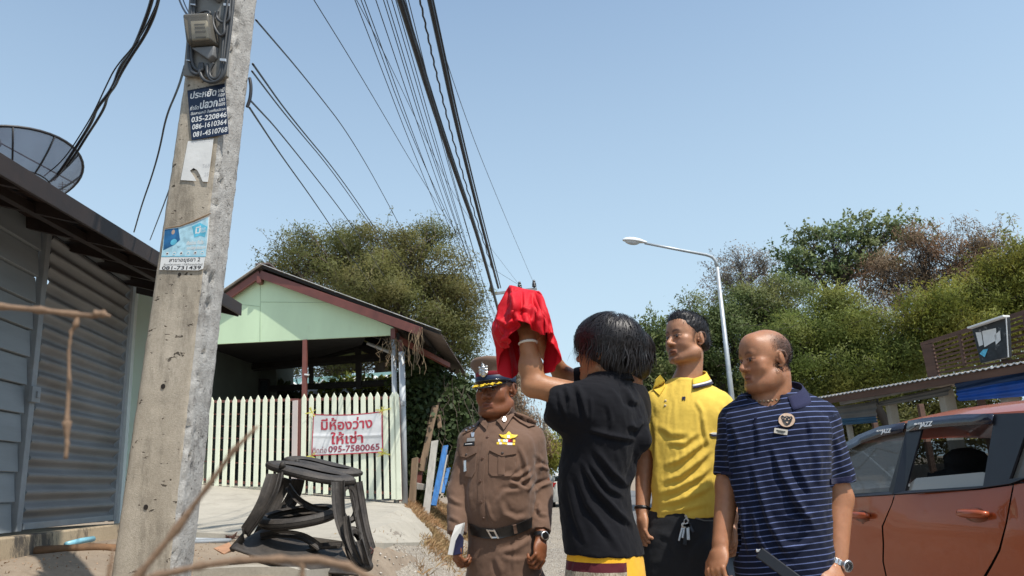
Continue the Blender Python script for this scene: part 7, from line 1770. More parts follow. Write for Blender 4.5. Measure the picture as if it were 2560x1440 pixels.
# ---- young man in the yellow polo
Y = 3.1; P = lambda x, y, dy=0.: W(x, y, Y+dy)
yel_p = thing('person', 'young man in a bright yellow polo and black jeans, looking up to the left', 'person', P(1710, 1300)*[1, 1, 0])
fw = nrm([-.55, -.83, 0]); rt = np.array([-fw[1], fw[0], 0])
H = Frame(P(1716, 849, .0), [-.86, -.50, .10], sc=.93)
B = SDF(); add_head(B, H, jaw=1.2, cheek=1.2, nose=1.05, neck=.058, neck_to=P(1718, 975, .02))
B.loft([(P(1708, 1290), .07, .05), (P(1710, 1120), .07, .05), (P(1716, 1020), .11, .06)], rt, fw, .05); B.cap(P(1704, 960, .02), P(1682, 1005, -.01), .042, .025, k=.03)
la = [P(1640, 1020, .03), P(1612, 1165, .05), P(1606, 1275, .0)]; ra_ = [P(1795, 1025, -.02), P(1812, 1190, -.02), P(1836, 1300, -.08)]
for A_ in (la, ra_): B.cap(A_[0], A_[1], .048, .040, k=.04); B.cap(A_[1], A_[2], .040, .027, k=.02)
add_hand(B, la[2]+(la[2]-la[1])*.05, P(1608, 1350, -.04)-la[2], nrm([-.9, -.3, 0]), 1, .5, 1.0, .5)
add_hand(B, ra_[2]+(ra_[2]-ra_[1])*.05, P(1838, 1400, -.12)-ra_[2], nrm([.9, -.5, 0]), -1, .55, 1.0, .4)
hf = lambda x, y, z: np.clip((z+.035-.0*y)/.02+.3, 0, 1)*np.clip((-y+.035)/.02, 0, 1)*.9*(np.sqrt(((np.abs(x)-.08)/.02)**2+((y+.004)/.024)**2+((z+.012)/.036)**2) > 1)
_, ybV, ybF = body(B, .0031, yel_p, H, (.46, .235, .135), hair=((.02, .014, .012), hf)); eyes(H, yel_p)
# cropped hair
S = SDF(); E = lambda c, r, k=.01, sub=False: S.ell(H(*c), np.array(r)*H.s, H.R(), k=k, sub=sub)
E((0, -.012, .046), (.081, .103, .084)); E((0, -.065, -.01), (.070, .050, .055), .02); E((0, .030, .095), (.058, .050, .030), .02)
E((0, .085, .02), (.10, .050, .052), .008, True); E((0, .02, -.085), (.12, .09, .085), .012, True); E((0, .045, -.015), (.13, .045, .06), .01, True); E((0, -.09, -.09), (.1, .08, .045), .01, True)
V, F = S.mesh(.004, 1); N = vnorm(V, F); V = V+N*(vnoise(V, 60, 4, 2)*.0016)[:, None]
hp = mk('hair', V, F, M_hairb, yel_p, smooth=True, attrs={'lc': ('f', rng.uniform(0, 1, len(V)))})
r = np.random.default_rng(9); k = r.integers(0, len(V), 5200); k = k[H.loc(V[k])[:, 2] > -.02]
tag(leaves('hair_bristles', V[k], .010, .0013, M_hairb, hp, .0, dirs=N[k]+H.y*.5, spread=.6, seed=2), kind='stuff')
S = SDF(); S.loft([(P(1706, 1304), .158, .120), (P(1707, 1285), .156, .118), (P(1708, 1230), .160, .128), (P(1710, 1150), .158, .128), (P(1712, 1080), .165, .125), (P(1716, 1030), .172, .112), (P(1717, 1000), .150, .095), (P(1718, 975, .01), .10, .08), (P(1722, 958, .02), .074, .072)], rt, fw, .03)
S.cap(P(1688, 950, -.06), P(1666, 990, -.11), .030, .008, k=.006, sub=True)
S.cap(P(1730, 978, .0), P(1790, 1012, -.01), .045, .055, k=.05); S.cap(P(1700, 980, .0), P(1645, 1010, .02), .045, .052, k=.05)
S.cap(P(1645, 1018, .03), P(1620, 1110, .04), .066, .062, k=.03); S.cap(P(1788, 1022, -.02), P(1797, 1092, -.02), .076, .070, k=.03)
S.cap(P(1804, 1140, -.02), P(1812, 1200, -.02), .09, k=.006, sub=True); S.cap(P(1612, 1160, .045), P(1608, 1240, .05), .09, k=.006, sub=True)
S.cap(H(0, .02, -.11), H(0, .06, -.06), .055, k=.01, sub=True); S.cut(P(1706, 1293), (0, 0, 1))
FL = [([(1640, 1060), (1680, 1085), (1730, 1085)], 9, .006), ([(1665, 1105), (1710, 1108), (1750, 1078)], 7, .007), ([(1655, 1165), (1700, 1150), (1745, 1115), (1770, 1095)], 8, .010), ([(1650, 1205), (1700, 1190), (1750, 1150), (1778, 1120)], 8, .011),
      ([(1640, 1235), (1690, 1222), (1750, 1190), (1780, 1160)], 8, .010), ([(1645, 1262), (1700, 1250), (1760, 1225), (1785, 1205)], 8, .009), ([(1640, 1282), (1700, 1275), (1780, 1255)], 7, .006), ([(1757, 1040), (1762, 1075), (1772, 1120)], 6, .008), ([(1740, 1000), (1756, 1030), (1758, 1060)], 6, .006), ([(1632, 1030), (1640, 1100), (1636, 1180)], 7, .006), ([(1800, 1000), (1815, 1030), (1826, 1060)], 7, .006)]
yo, yV, yF, yB = cloth('polo_shirt', S, .0050, M_yshirt, yel_p, FL, 1.0, wrinkle=.0013, seed=3)
pt = lambda nm, poly, th, mt, off=0., sub=2: patch(nm, poly, yB, th, mt, yel_p, off, sub)
patch('collar', [(1633, 975), (1640, 952), (1652, 940), (1662, 952), (1664, 968), (1650, 990)], onto(np.concatenate([yV, ybV]), np.concatenate([yF, ybF+len(yV)])), .003, M_ycollar, yel_p, .004, 3)
for x_, y_ in ((1664, 1002), (1663, 1014)):
    h_ = yB.ray_cast(Vector(_O), Vector(ray(x_, y_))); MB().lathe(np.array(h_[0]), [(.005, 0), (.0055, .002), (.004, .003)], -ray(x_, y_), 10).build('button', M_wsh, yel_p, smooth=True)
# collar: folded band with white and navy stripe
def collar(parent, cen, fwv, r0, r1, h_, mt, edge=None, tilt=.0, open_=.5, drop=.02, n=40, z0=0., lat=1.):
    xx = np.array([-fwv[1], fwv[0], 0]); out = []
    def f(u_, v):
        a = (u_-.5)*2*(pi-open_); c_ = -cos(a); s_2 = sin(a); rr = r0+(r1-r0)*v; fr = max(0, -cos(a)*-1); f2 = (.5-.5*cos(a))
        return cen+xx*s_2*rr*lat+fwv*(-cos(a))*rr*1.0+np.array([0, 0, z0+h_*(1-v)-drop*f2*1.6-.010*v*(1-f2)])+fwv*.02*f2*v
    bands = [(0, 1, mt)] if edge is None else [(0, 1-edge[0][0]-edge[1][0], mt), (1-edge[0][0]-edge[1][0], 1-edge[1][0], edge[0][1]), (1-edge[1][0], 1, edge[1][1])]
    for v0, v1, m_ in bands:
        g = MB().grid(lambda a_, b_: f(a_, v0+(v1-v0)*b_), n, 4 if v1-v0 > .3 else 1).build('collar' if m_ is mt else 'collar_stripe', m_, parent, smooth=True); md = g.modifiers.new('s', 'SOLIDIFY'); md.thickness = .004; md.offset = 0
M_navs = m_cloth('navy collar stripe', (.02, .018, .05)); M_wstr = m_cloth('white collar stripe', (.72, .72, .68))
collar(yel_p, P(1722, 950, .01), fw, .074, .098, .042, M_ycollar, ((.16, M_wstr), (.20, M_navs)), open_=.55, drop=.032)
for poly, m_ in (([(1773, 1084), (1782, 1081), (1812, 1081), (1824, 1078), (1823, 1083), (1811, 1086), (1781, 1086)], M_wstr), ([(1774, 1088), (1782, 1086), (1811, 1086), (1823, 1083), (1822, 1088), (1811, 1091), (1781, 1091)], M_navs)):
    pt('cuff_stripe', poly, .003, m_, .002, 2)
pt('chest_logo', [(1706, 992), (1708, 993), (1709, 996), (1712, 995), (1712, 992), (1714, 993), (1713, 1001), (1711, 1001), (1711, 998), (1708, 998), (1708, 1001), (1706, 1001)], .0015, M_navs, .002, 0)
T = SDF(); T.loft([(P(1706, 1450), .162, .128), (P(1706, 1380), .165, .130), (P(1706, 1320), .158, .124), (P(1706, 1275), .150, .116)], rt, fw, .03)
hz_ = P(1706, 1430); hips = [hz_-rt*.085-[0, 0, .05], hz_+rt*.085-[0, 0, .05]]; feet = [hz_*[1, 1, 0]-rt*.14, hz_*[1, 1, 0]+rt*.14]
legs('t', T, hips, rt, fw, feet, .10, .07); to, tV, tF, tB = cloth('jeans', T, .010, M_bjean, yel_p, [([(1640, 1330), (1680, 1345), (1700, 1400)], 8, .006), ([(1780, 1330), (1740, 1370), (1725, 1420)], 8, .008)], 1., seed=5)
patch('pocket_seam', [(1738, 1293), (1760, 1300), (1790, 1300), (1790, 1303), (1760, 1303), (1737, 1296)], tB, .002, M('grey stitching', (.12, .12, .12), .8), yel_p, .001, 1); shoes(yel_p, feet, fw, M_leather)
MB().lathe(la[2]-nrm(la[2]-la[1])*.012, [(.031, 0), (.034, .004), (.034, .010), (.031, .014)], nrm(la[2]-la[1]), 16).build('bracelet', M_leather, yel_p, smooth=True)
ky = thing('key_bunch', 'bunch of steel and black keys clipped to the jeans below the yellow polo', 'keys', P(1715, 1325, -.17))
MB().tube([P(1715+5*cos(t), 1303+6*sin(t), -.16) for t in np.linspace(0, 6.28, 14)], .0018, 6, cap=False).build('ring', M_silver, ky, smooth=True)
for (x0, y0, x1, y1, w_, m_) in ((1708, 1308, 1697, 1352, .007, M_silver), (1712, 1310, 1706, 1345, .008, M_silver), (1716, 1310, 1712, 1362, .014, M_trim), (1719, 1308, 1721, 1350, .012, M_silver), (1722, 1308, 1733, 1330, .010, M_trim)):
    MB().beam(P(x0, y0, -.155), P(x1, y1, -.165), w_, .004, (0, 1, 0)).build('key', m_, ky, bevel=.001); 
    MB().lathe(P(x0, y0+4, -.158), [(.008, 0), (.0085, .003), (.007, .004)], (0, -1, 0), 10).build('key_bow', m_, ky)
for i in range(5): MB().tube([P(1714+i*1.5+2*cos(t), 1290+i*3+3*sin(t), -.15) for t in np.linspace(0, 6.28, 9)], .0012, 5, cap=False).build('chain_link', M_silver, ky)

# ---- man in the striped polo
Y = 2.7; P = lambda x, y, dy=0.: W(x, y, Y+dy)
str_p = thing('person', 'stout balding man in a navy polo with thin pale stripes beside the orange car', 'person', P(1950, 1400)*[1, 1, 0])
fw = nrm([-.50, -.86, 0]); rt = np.array([-fw[1], fw[0], 0])
H = Frame(P(1913, 901, .0), [-.965, -.26, .0], sc=.955)
B = SDF(); add_head(B, H, jaw=1.2, cheek=1.35, nose=1.12, neck=.068, neck_to=P(1932, 1030, .03), fat=1); B.cap(P(1925, 1000, .02), P(1908, 1050, -.02), .055, .030, k=.03)
B.loft([(P(1955, 1440), .07, .05), (P(1940, 1200), .07, .05), (P(1935, 1070), .12, .07)], rt, fw, .05)
la = [P(1838, 1060, .08), P(1820, 1215, .06), P(1803, 1355, .0)]; ra_ = [P(2050, 1060, -.02), P(2095, 1245, .0), P(2094, 1400, -.06)]
B.cap(la[0], la[1], .050, .042, k=.04); B.cap(la[1], la[2], .043, .030, k=.02); B.cap(ra_[0], ra_[1], .055, .048, k=.04); B.cap(ra_[1], ra_[2], .050, .032, k=.02)
add_hand(B, la[2]+(la[2]-la[1])*.06, P(1788, 1440, -.05)-la[2], nrm([-.8, -.6, 0]), 1, .6, 1.05, .4)
add_hand(B, P(2088, 1420, -.08), P(2040, 1470, -.20)-P(2088, 1420, -.08), nrm([.3, -.6, .75]), -1, .85, 1.05, .6)
hf = lambda x, y, z: np.clip((z+.055+.25*y)/.03, 0, 1)*np.clip((-y+.01+.25*np.abs(z-.03))/.035, 0, 1)*np.clip(1-(z-.06)/.05, .12, 1)*.85*(np.sqrt(((np.abs(x)-.08)/.02)**2+((y+.004)/.024)**2+((z+.012)/.036)**2) > 1)
_, stV, stF = body(B, .0031, str_p, H, (.41, .19, .10), hair=((.045, .034, .03), hf), brk=.6); eyes(H, str_p)
r = np.random.default_rng(19); sV0, sF0 = stV, stF; LL = H.loc(sV0); Nh = vnorm(sV0, sF0); mk_ = (LL[:, 2] > -.060-.2*LL[:, 1]) & (LL[:, 2] > -.062) & (LL[:, 2] < .085) & (LL[:, 1] < .012) & (np.abs(LL[:, 0]) < .095) & (LL[:, 1] > -.13) & ~((np.abs(LL[:, 0]) > .070) & (np.abs(LL[:, 1]+.018) < .03) & (np.abs(LL[:, 2]+.005) < .036)); ki = np.nonzero(mk_)[0]; ki = ki[r.integers(0, len(ki), 9000)]
ki = ki[r.uniform(0, 1, len(ki)) < np.clip(1.15-(LL[ki, 2]/.085), .05, 1)]
tag(leaves('cropped_hair', sV0[ki]+r.normal(size=(len(ki), 3))*.0015, .0045, .0011, M_hairb, str_p, .3, dirs=Nh[ki], spread=.7, seed=8), kind='stuff')
S = SDF(); S.loft([(P(1963, 1520), .158, .135), (P(1962, 1440), .162, .142), (P(1955, 1350), .166, .152), (P(1947, 1250), .172, .155), (P(1942, 1150), .182, .145), (P(1940, 1085), .190, .130), (P(1940, 1045), .180, .112), (P(1937, 1012, .02), .130, .09), (P(1936, 996, .03), .098, .085)], rt, fw, .03)
S.cap(P(1918, 990, -.06), P(1894, 1034, -.15), .045, .012, k=.006, sub=True)
S.cap(P(1965, 1000, .02), P(2045, 1045, 0), .050, .062, k=.05); S.cap(P(1905, 1005, .02), P(1845, 1045, .06), .050, .055, k=.05)
S.cap(P(2040, 1058, -.01), P(2088, 1195, 0), .080, .066, k=.03); S.cap(P(1842, 1058, .08), P(1822, 1180, .07), .064, .056, k=.03)
S.cap(P(2097, 1265, .0), P(2100, 1330, 0), .097, k=.006, sub=True); S.cap(P(1818, 1250, .06), P(1812, 1330, .04), .095, k=.006, sub=True)
S.cap(H(0, .02, -.125), H(0, .07, -.08), .058, k=.01, sub=True)
FL = [([(1890, 1040), (1900, 1100), (1895, 1160)], 9, .006), ([(1930, 1110), (1955, 1190), (1985, 1250), (2030, 1310)], 8, .012), ([(1880, 1150), (1900, 1230), (1925, 1310), (1960, 1370), (1990, 1410)], 9, .010), ([(1975, 1120), (2000, 1180), (2030, 1240)], 8, .010), ([(1960, 1170), (1990, 1250), (2040, 1330)], 8, .009), ([(2040, 1110), (2046, 1160), (2042, 1215)], 9, .008),
      ([(1880, 1260), (1895, 1340), (1930, 1400), (1990, 1425)], 9, .008), ([(2040, 1345), (1990, 1370), (1940, 1360)], 9, .008), ([(1850, 1240), (1862, 1330), (1880, 1400)], 8, .006), ([(2020, 1040), (2028, 1080), (2024, 1120)], 7, .007), ([(2085, 1080), (2100, 1130), (2100, 1180)], 8, .005), ([(1830, 1060), (1850, 1110), (1838, 1160)], 8, .006), ([(2046, 1270), (2000, 1300), (1960, 1290)], 8, .007)]
aR, bR = P(2040, 1058, -.01), P(2088, 1195, 0); aL, bL = P(1842, 1058, .08), P(1822, 1180, .07)
def sc_(V):
    z = V[:, 2]+.018*np.abs((V-P(1940, 1100))@rt)-.01*np.sin((V-P(1940, 1100))@rt*9)+.012*np.clip(V[:, 2]-1.35, 0, 1)*10*((V-P(1940, 1100))@rt)
    out = z.copy()
    for a, b, xs in ((aR, bR, 1), (aL, bL, -1)):
        d = (b-a)/np.linalg.norm(b-a); t = (V-a)@d; rr = np.linalg.norm(V-a-t[:, None]*d, axis=1); side = ((V-P(1944, 1120))@rt)*xs
        m = (t > -.015) & (t < .3) & (rr < .10) & (side > (.165 if xs > 0 else .150)); out = np.where(m, 3-t, out)
    return out
po_, pV, pF, pB = cloth('striped_polo', S, .0050, M_stripe, str_p, FL, 1.3, wrinkle=.0013, sc=sc_, seed=7)
pt = lambda nm, poly, th, mt, off=0., sub=2: patch(nm, poly, pB, th, mt, str_p, off, sub)
pt('cuff', [(2074, 1197), (2090, 1195), (2126, 1190), (2127, 1203), (2090, 1208), (2075, 1210)], .004, M_navyc, .002, 3)
pt('cuff', [(1806, 1178), (1832, 1180), (1832, 1187), (1806, 1185)], .004, M_navyc, .002, 2)
for x_, y_ in ((1889, 1046), (1887, 1062)):
    h_ = pB.ray_cast(Vector(_O), Vector(ray(x_, y_))); MB().lathe(np.array(h_[0]), [(.005, 0), (.0055, .002), (.004, .003)], -ray(x_, y_), 10).build('button', M_navyc, str_p, smooth=True)
collar(str_p, P(1938, 984, .02), fw, .096, .128, .050, M_navyc, open_=.62, drop=.05)
def disc(px, py, rpx, ry, n=20): return [(px+rpx*cos(2*pi*k/n), py+ry*sin(2*pi*k/n)) for k in range(n)]
M_tan = M('tan badge leather', (.52, .36, .25), .6, .1)
pt('round_badge', disc(1967, 1052, 20.5, 17), .003, M_tan, .003, 1); pt('badge_rim', disc(1967, 1052, 21.5, 18), .002, M_leather, .002, 1)
# leopard-like head emblem, drawn as a few dark shapes
for poly in ([(1953, 1043), (1957, 1041), (1961, 1044), (1967, 1042), (1974, 1044), (1979, 1043), (1982, 1047), (1979, 1055), (1975, 1062), (1968, 1066), (1962, 1063), (1957, 1055)],): pt('emblem', poly, .0015, M_leather, .0065, 1)
for poly in (disc(1963, 1050, 2, 1.6, 6), disc(1972, 1051, 2, 1.6, 6), [(1964, 1057), (1971, 1057), (1968, 1061)], disc(1967, 1046, 1.5, 1, 6), disc(1977, 1048, 1.2, 1.2, 6), disc(1958, 1048, 1.2, 1.2, 6)): pt('emblem_detail', poly, .001, M_tan, .0082, 0)
pt('name_tag', [(1937, 1071), (1970, 1076), (1968, 1089), (1935, 1083)], .003, M('pale metal tag', (.50, .45, .38), .4, .1), .003, 1); pt('tag_text', [(1941, 1076), (1964, 1080), (1964, 1081.5), (1941, 1077.5)], .001, M_leather, .0068, 0); pt('tag_text', [(1944, 1080), (1960, 1083), (1960, 1084), (1944, 1081)], .001, M_leather, .0068, 0)
# beads under the collar
m = MB()
for k in range(26):
    a = (k/25-.5)*4.6; c = P(1937, 1000, .02)+np.array([fw[1]*-1, fw[0], 0])*sin(a)*.078+fw*cos(a)*.082+np.array([0, 0, -.02*cos(a)+.012]); m.lathe(c-[0, 0, .005], [(.001, 0), (.005, .003), (.005, .007), (.001, .010)], (0, 0, 1), 6)
tag(m.build('bead_necklace', M('brown and cream beads', (.30, .20, .12), .4, .7, 120), str_p, smooth=True), kind='stuff')
T = SDF(); T.loft([(P(1960, 1560), .165, .14), (P(1960, 1500), .160, .135), (P(1960, 1440), .15, .125)], rt, fw, .03)
hz_ = P(1960, 1530); hips = [hz_-rt*.085-[0, 0, .05], hz_+rt*.085-[0, 0, .05]]; feet = [hz_*[1, 1, 0]-rt*.14, hz_*[1, 1, 0]+rt*.14]
legs('t', T, hips, rt, fw, feet, .10, .075); cloth('trousers', T, .008, M_bjean, str_p, (), 1.); shoes(str_p, feet, fw, M_leather)
hd = nrm(ra_[2]-ra_[1]); wc = P(2092, 1408, -.065); a0 = np.cross(hd, fw); hd2 = nrm(hd+.35*a0)
m = MB(); n_ = 22; ax1 = nrm(np.cross(hd2, [0, 1, 0])); ax2 = np.cross(hd2, ax1)
for k in range(n_):
    t = 2*pi*k/n_; c = wc+ax1*cos(t)*.036+ax2*sin(t)*.033; m.box(c, (.009, .006, .018), (-ax1*sin(t)+ax2*cos(t), ax1*cos(t)+ax2*sin(t), hd2))
m.build('watch_bracelet', M_silver, str_p, bevel=.001)
wn = nrm(-_F*1+np.array([.35, 0, .1])); c = wc+wn*.038+rt*.006; MB().lathe(c, [(.018, -.004), (.020, 0), (.019, .006), (.0165, .007)], wn, 22).build('watch_case', M_silver, str_p, smooth=True)
wd = MB().lathe(c, [(.016, .0068), (.016, .0075)], wn, 20).build('watch_dial', M_leather, str_p)
hx = nrm(np.cross(wn, [0, 0, 1])); hy = np.cross(hx, wn)
for a, L in ((.5, .010), (2.4, .013)): MB().beam(c+wn*.0082, c+wn*.0082+(hx*sin(a)+hy*cos(a))*L, .0018, .0006, wn).build('watch_hand', M_silver, wd)
for k in range(12): a = k*pi/6; MB().beam(c+wn*.0082+(hx*sin(a)+hy*cos(a))*.0115, c+wn*.0082+(hx*sin(a)+hy*cos(a))*.0145, .0015, .0006, wn).build('hour_mark', M_silver, wd)
rod = thing('black_baton', 'flat black rod with a silver tip held low across the striped polo', 'rod', P(1960, 1440, -.28))
MB().beam(P(1897, 1380, -.22), P(2030, 1480, -.30), .036, .010, (0, 1, .2)).build('rod', M_trim, rod, bevel=.003); MB().beam(P(1890, 1377, -.218), P(1906, 1376, -.22), .008, .008).build('tip', M_silver, rod, bevel=.001)

# ---- man in the black polo, back turned, arms up
Y = 2.6; P = lambda x, y, dy=0.: W(x, y, Y+dy)
blk_p = thing('person', 'shaggy black haired man in a black polo, back turned, holding up the red cloth', 'person', P(1500, 1400)*[1, 1, 0])
fw = nrm([-.80, .50, 0]); rt = nrm([.62, .78, 0]); rt = np.array([-fw[1], fw[0], 0])*-1
H = Frame(P(1512, 879, .0), [-.80, .52, .16], sc=.98)
B = SDF(); add_head(B, H, jaw=1.05, cheek=1.0, neck=.060, neck_to=P(1520, 985, .0))
B.loft([(P(1500, 1380), .07, .05), (P(1495, 1200), .07, .05), (P(1520, 1030), .11, .06)], rt, fw, .05)
el = P(1332, 962, -.10); wr = P(1319, 850, -.08); B.cap(P(1490, 1005, -.08), el+(P(1490, 1005, -.08)-el)*.1, .052, .041, k=.03); B.cap(el, el*.6+wr*.4, .038, .039, k=.02); B.cap(el*.6+wr*.4, wr, .038, .025, k=.02); B.ell(el+[-.006, 0, -.006], (.033, .033, .033), k=.015)
el2 = P(1412, 945, .14); wr2 = P(1358, 868, .02); B.cap(P(1530, 1000, .12), el2, .052, .042, k=.03); B.cap(el2, wr2, .036, .025, k=.02)
add_hand(B, wr, P(1320, 790, -.05)-wr, nrm([.2, -1, 0]), 1, .35, 1.0, .3); add_hand(B, wr2, P(1340, 800, .0)-wr2, nrm([1, .1, 0]), -1, .35, 1.0, .3)
body(B, .0036, blk_p, H, (.40, .19, .092))
# hair base and locks
S = SDF(); E = lambda c, r, k=.015, sub=False: S.ell(H(*c), np.array(r)*H.s, H.R(), k=k, sub=sub)
E((0, -.018, .034), (.095, .114, .098)); E((0, -.055, -.045), (.074, .058, .052), .03); E((0, .045, .06), (.075, .06, .055), .03)
E((0, .11, -.035), (.10, .060, .085), .01, True); E((0, .05, -.10), (.075, .09, .075), .01, True)
V, F = S.mesh(.005, 1); N = vnorm(V, F); V = V+N*(vnoise(V*[1, 1, .4], 30, 6, 2)*.004)[:, None]
hb = mk('hair', V, F, M_hairb, blk_p, smooth=True, attrs={'lc': ('f', rng.uniform(0, .4, len(V)))})
tag(strands('hair_locks', H, (.100, .120, .102), (0, -.018, .034), 5600, hb, crown=(0, -.25, 1), lmin=.05, lmax=.135, w_=.0014, lift=.010, fall=.08, seed=4), kind='stuff')
S = SDF(); S.loft([(P(1511, 1398), .155, .118), (P(1510, 1370), .152, .118), (P(1492, 1290), .138, .112), (P(1484, 1213), .136, .112), (P(1500, 1130), .150, .118), (P(1518, 1055), .165, .118), (P(1525, 1000), .160, .102), (P(1524, 968), .110, .085), (P(1522, 943), .066, .068)], rt, fw, .035)
S.cap(P(1520, 975, -.02), P(1480, 1000, -.08), .055, .062, k=.05)
S.cap(P(1490, 1010, -.08), P(1402, 1012, -.10), .082, .070, k=.035); S.ell(P(1440, 1045, -.09), (.085, .06, .05), k=.05)
S.cap(P(1540, 985, .10), P(1452, 955, .14), .062, .056, k=.035); S.cap(P(1570, 1040, .02), P(1600, 1100, .0), .045, .04, k=.04)
S.cap(P(1318, 1000, -.11), P(1270, 995, -.1), .082, k=.006, sub=True); S.cap(P(1382, 925, .14), P(1330, 900, .14), .072, k=.006, sub=True)
S.cap(H(0, .03, -.12), H(0, .02, -.06), .052, k=.01, sub=True); S.cut(P(1512, 1386), (.10, 0, .99))
FL = [([(1412, 960), (1425, 1000), (1420, 1045)], 6, .008), ([(1440, 955), (1455, 1000), (1470, 1060)], 7, .010), ([(1395, 970), (1402, 1010), (1425, 1060)], 5, .006), ([(1465, 1072), (1520, 1088), (1590, 1100)], 6, .010), ([(1485, 1120), (1530, 1180), (1575, 1220)], 8, .010), ([(1455, 1150), (1490, 1220), (1540, 1280), (1590, 1320)], 8, .014), ([(1470, 1150), (1520, 1220), (1565, 1245)], 6, .010), ([(1600, 1120), (1588, 1170), (1568, 1215)], 6, .008), ([(1440, 1180), (1470, 1260), (1520, 1330), (1550, 1380)], 9, .009),
      ([(1420, 1200), (1440, 1290), (1470, 1370)], 9, .006), ([(1560, 965), (1575, 1000), (1600, 1010)], 8, .008), ([(1570, 1060), (1590, 1070), (1608, 1050)], 8, .008), ([(1520, 1010), (1528, 1050), (1522, 1080)], 6, .005), ([(1476, 990), (1478, 1030), (1474, 1070)], 4, .006)]
cloth('black_polo', S, .0050, M_btee, blk_p, FL, 1.35, wrinkle=.0015, seed=11)
collar(blk_p, P(1522, 948, .0), fw, .070, .088, .034, M_btee, open_=.4, drop=.03)
M_shorts = None
n = NT('yellow and patterned shorts'); z = n.xyz()[2]; xh = n.xyz()[0]
zz = n.math('ADD', z, n.math('MULTIPLY', xh, .06)); w0 = float(P(1500, 1397)[2])+.06*float(P(1500, 1397)[0])
pat = n.mix(n.ramp(n.noise(160, 2, .5, n.scalev((2.5, 2.5, .5))), [(.4, 0), (.6, 1)]), (.42, .36, .27), (.16, .12, .08))
c = n.mix(n.math('GREATER_THAN', zz, w0-.028), pat, (.085, .012, .018)); c = n.mix(n.math('GREATER_THAN', zz, w0), c, (.75, .38, .02)); c = n.mix(n.math('GREATER_THAN', n.math('ADD', xh, n.math('MULTIPLY', n.noise(6), .03)), float(P(1562, 1420)[0])+.01), c, (.75, .40, .03))
n.bsdf(c, .85, 0, .2, n.bump(n.noise(60, 3), .4, .004), sheen=.1)
T = SDF(); T.loft([(P(1514, 1520), .165, .13), (P(1514, 1440), .150, .122), (P(1511, 1360), .138, .108)], rt, fw, .03)
hz_ = P(1514, 1500); hips = [hz_-rt*.08-[0, 0, .05], hz_+rt*.08-[0, 0, .05]]; feet = [hz_*[1, 1, 0]-rt*.13, hz_*[1, 1, 0]+rt*.13]
legs('t', T, hips, rt, fw, feet, .10, .075); cloth('shorts', T, .010, n.m, blk_p, [([(1440, 1400), (1430, 1440)], 5, .008), ([(1480, 1400), (1475, 1440)], 5, .006), ([(1560, 1395), (1550, 1440)], 6, .008)], 1.); shoes(blk_p, feet, fw, M_leather)
MB().lathe(wr-nrm(wr-el)*.015, [(.031, 0), (.034, .003), (.034, .006), (.031, .009)], nrm(wr-el), 18).build('wrist_band', M_wstr, blk_p, smooth=True)

# ---- second dark haired man mostly hidden behind him
Y = 3.1; P = lambda x, y, dy=0.: W(x, y, Y+dy)
hid_p = thing('person', 'second black haired man in black, mostly hidden behind the man raising the cloth', 'person', P(1520, 1400)*[1, 1, 0])
fw = nrm([-.9, .1, 0]); rt = nrm([.1, .9, 0])
H = Frame(P(1560, 893, .0), [-.95, .25, .05], sc=.95)
B = SDF(); add_head(B, H, neck=.056, neck_to=P(1572, 985, .0)); B.loft([(P(1510, 1330), .10, .08), (P(1530, 1150), .10, .08), (P(1560, 1020), .10, .08)], rt, fw, .05)
body(B, .008, hid_p, H, (.32, .135, .06))
S = SDF(); S.ell(H(0, -.02, .03), (.09, .112, .098), H.R(), k=.01); S.ell(H(0, -.06, -.05), (.07, .055, .055), H.R(), k=.03); S.ell(H(0, .10, -.05), (.09, .06, .08), H.R(), k=.01, sub=True)
V, F = S.mesh(.006, 1); hb = mk('hair', V, F, M_hairb, hid_p, smooth=True, attrs={'lc': ('f', rng.uniform(0, .5, len(V)))})
tag(strands('hair_locks', H, (.094, .114, .100), (0, -.02, .03), 1800, hb, crown=(0, -.2, 1), lmin=.06, lmax=.12, lift=.004, fall=.08, seed=14), kind='stuff')
S = SDF(); S.loft([(P(1505, 1380), .12, .12), (P(1500, 1250), .12, .085), (P(1520, 1130), .13, .10), (P(1560, 1040), .16, .10), (P(1570, 1000), .13, .085), (P(1572, 962), .065, .065)], rt, fw, .04)
S.cap(P(1585, 1005, -.02), P(1575, 1090, -.06), .060, .05, k=.04); cloth('black_shirt', S, .007, M_btee, hid_p, [([(1625, 1020), (1610, 1060), (1590, 1090)], 8, .008)], 1.)
T = SDF(); T.loft([(P(1505, 1450), .12, .12), (P(1505, 1370), .12, .11)], rt, fw, .03); hz_ = P(1505, 1430); hips = [hz_-[0, 0, .05]]*2; feet = [hz_*[1, 1, 0]-fw*.1+rt*.05, hz_*[1, 1, 0]+fw*.1-rt*.05]
legs('t', T, hips, rt, fw, feet, .09, .07); cloth('trousers', T, .016, M_bjean, hid_p); shoes(hid_p, feet, fw, M_leather)

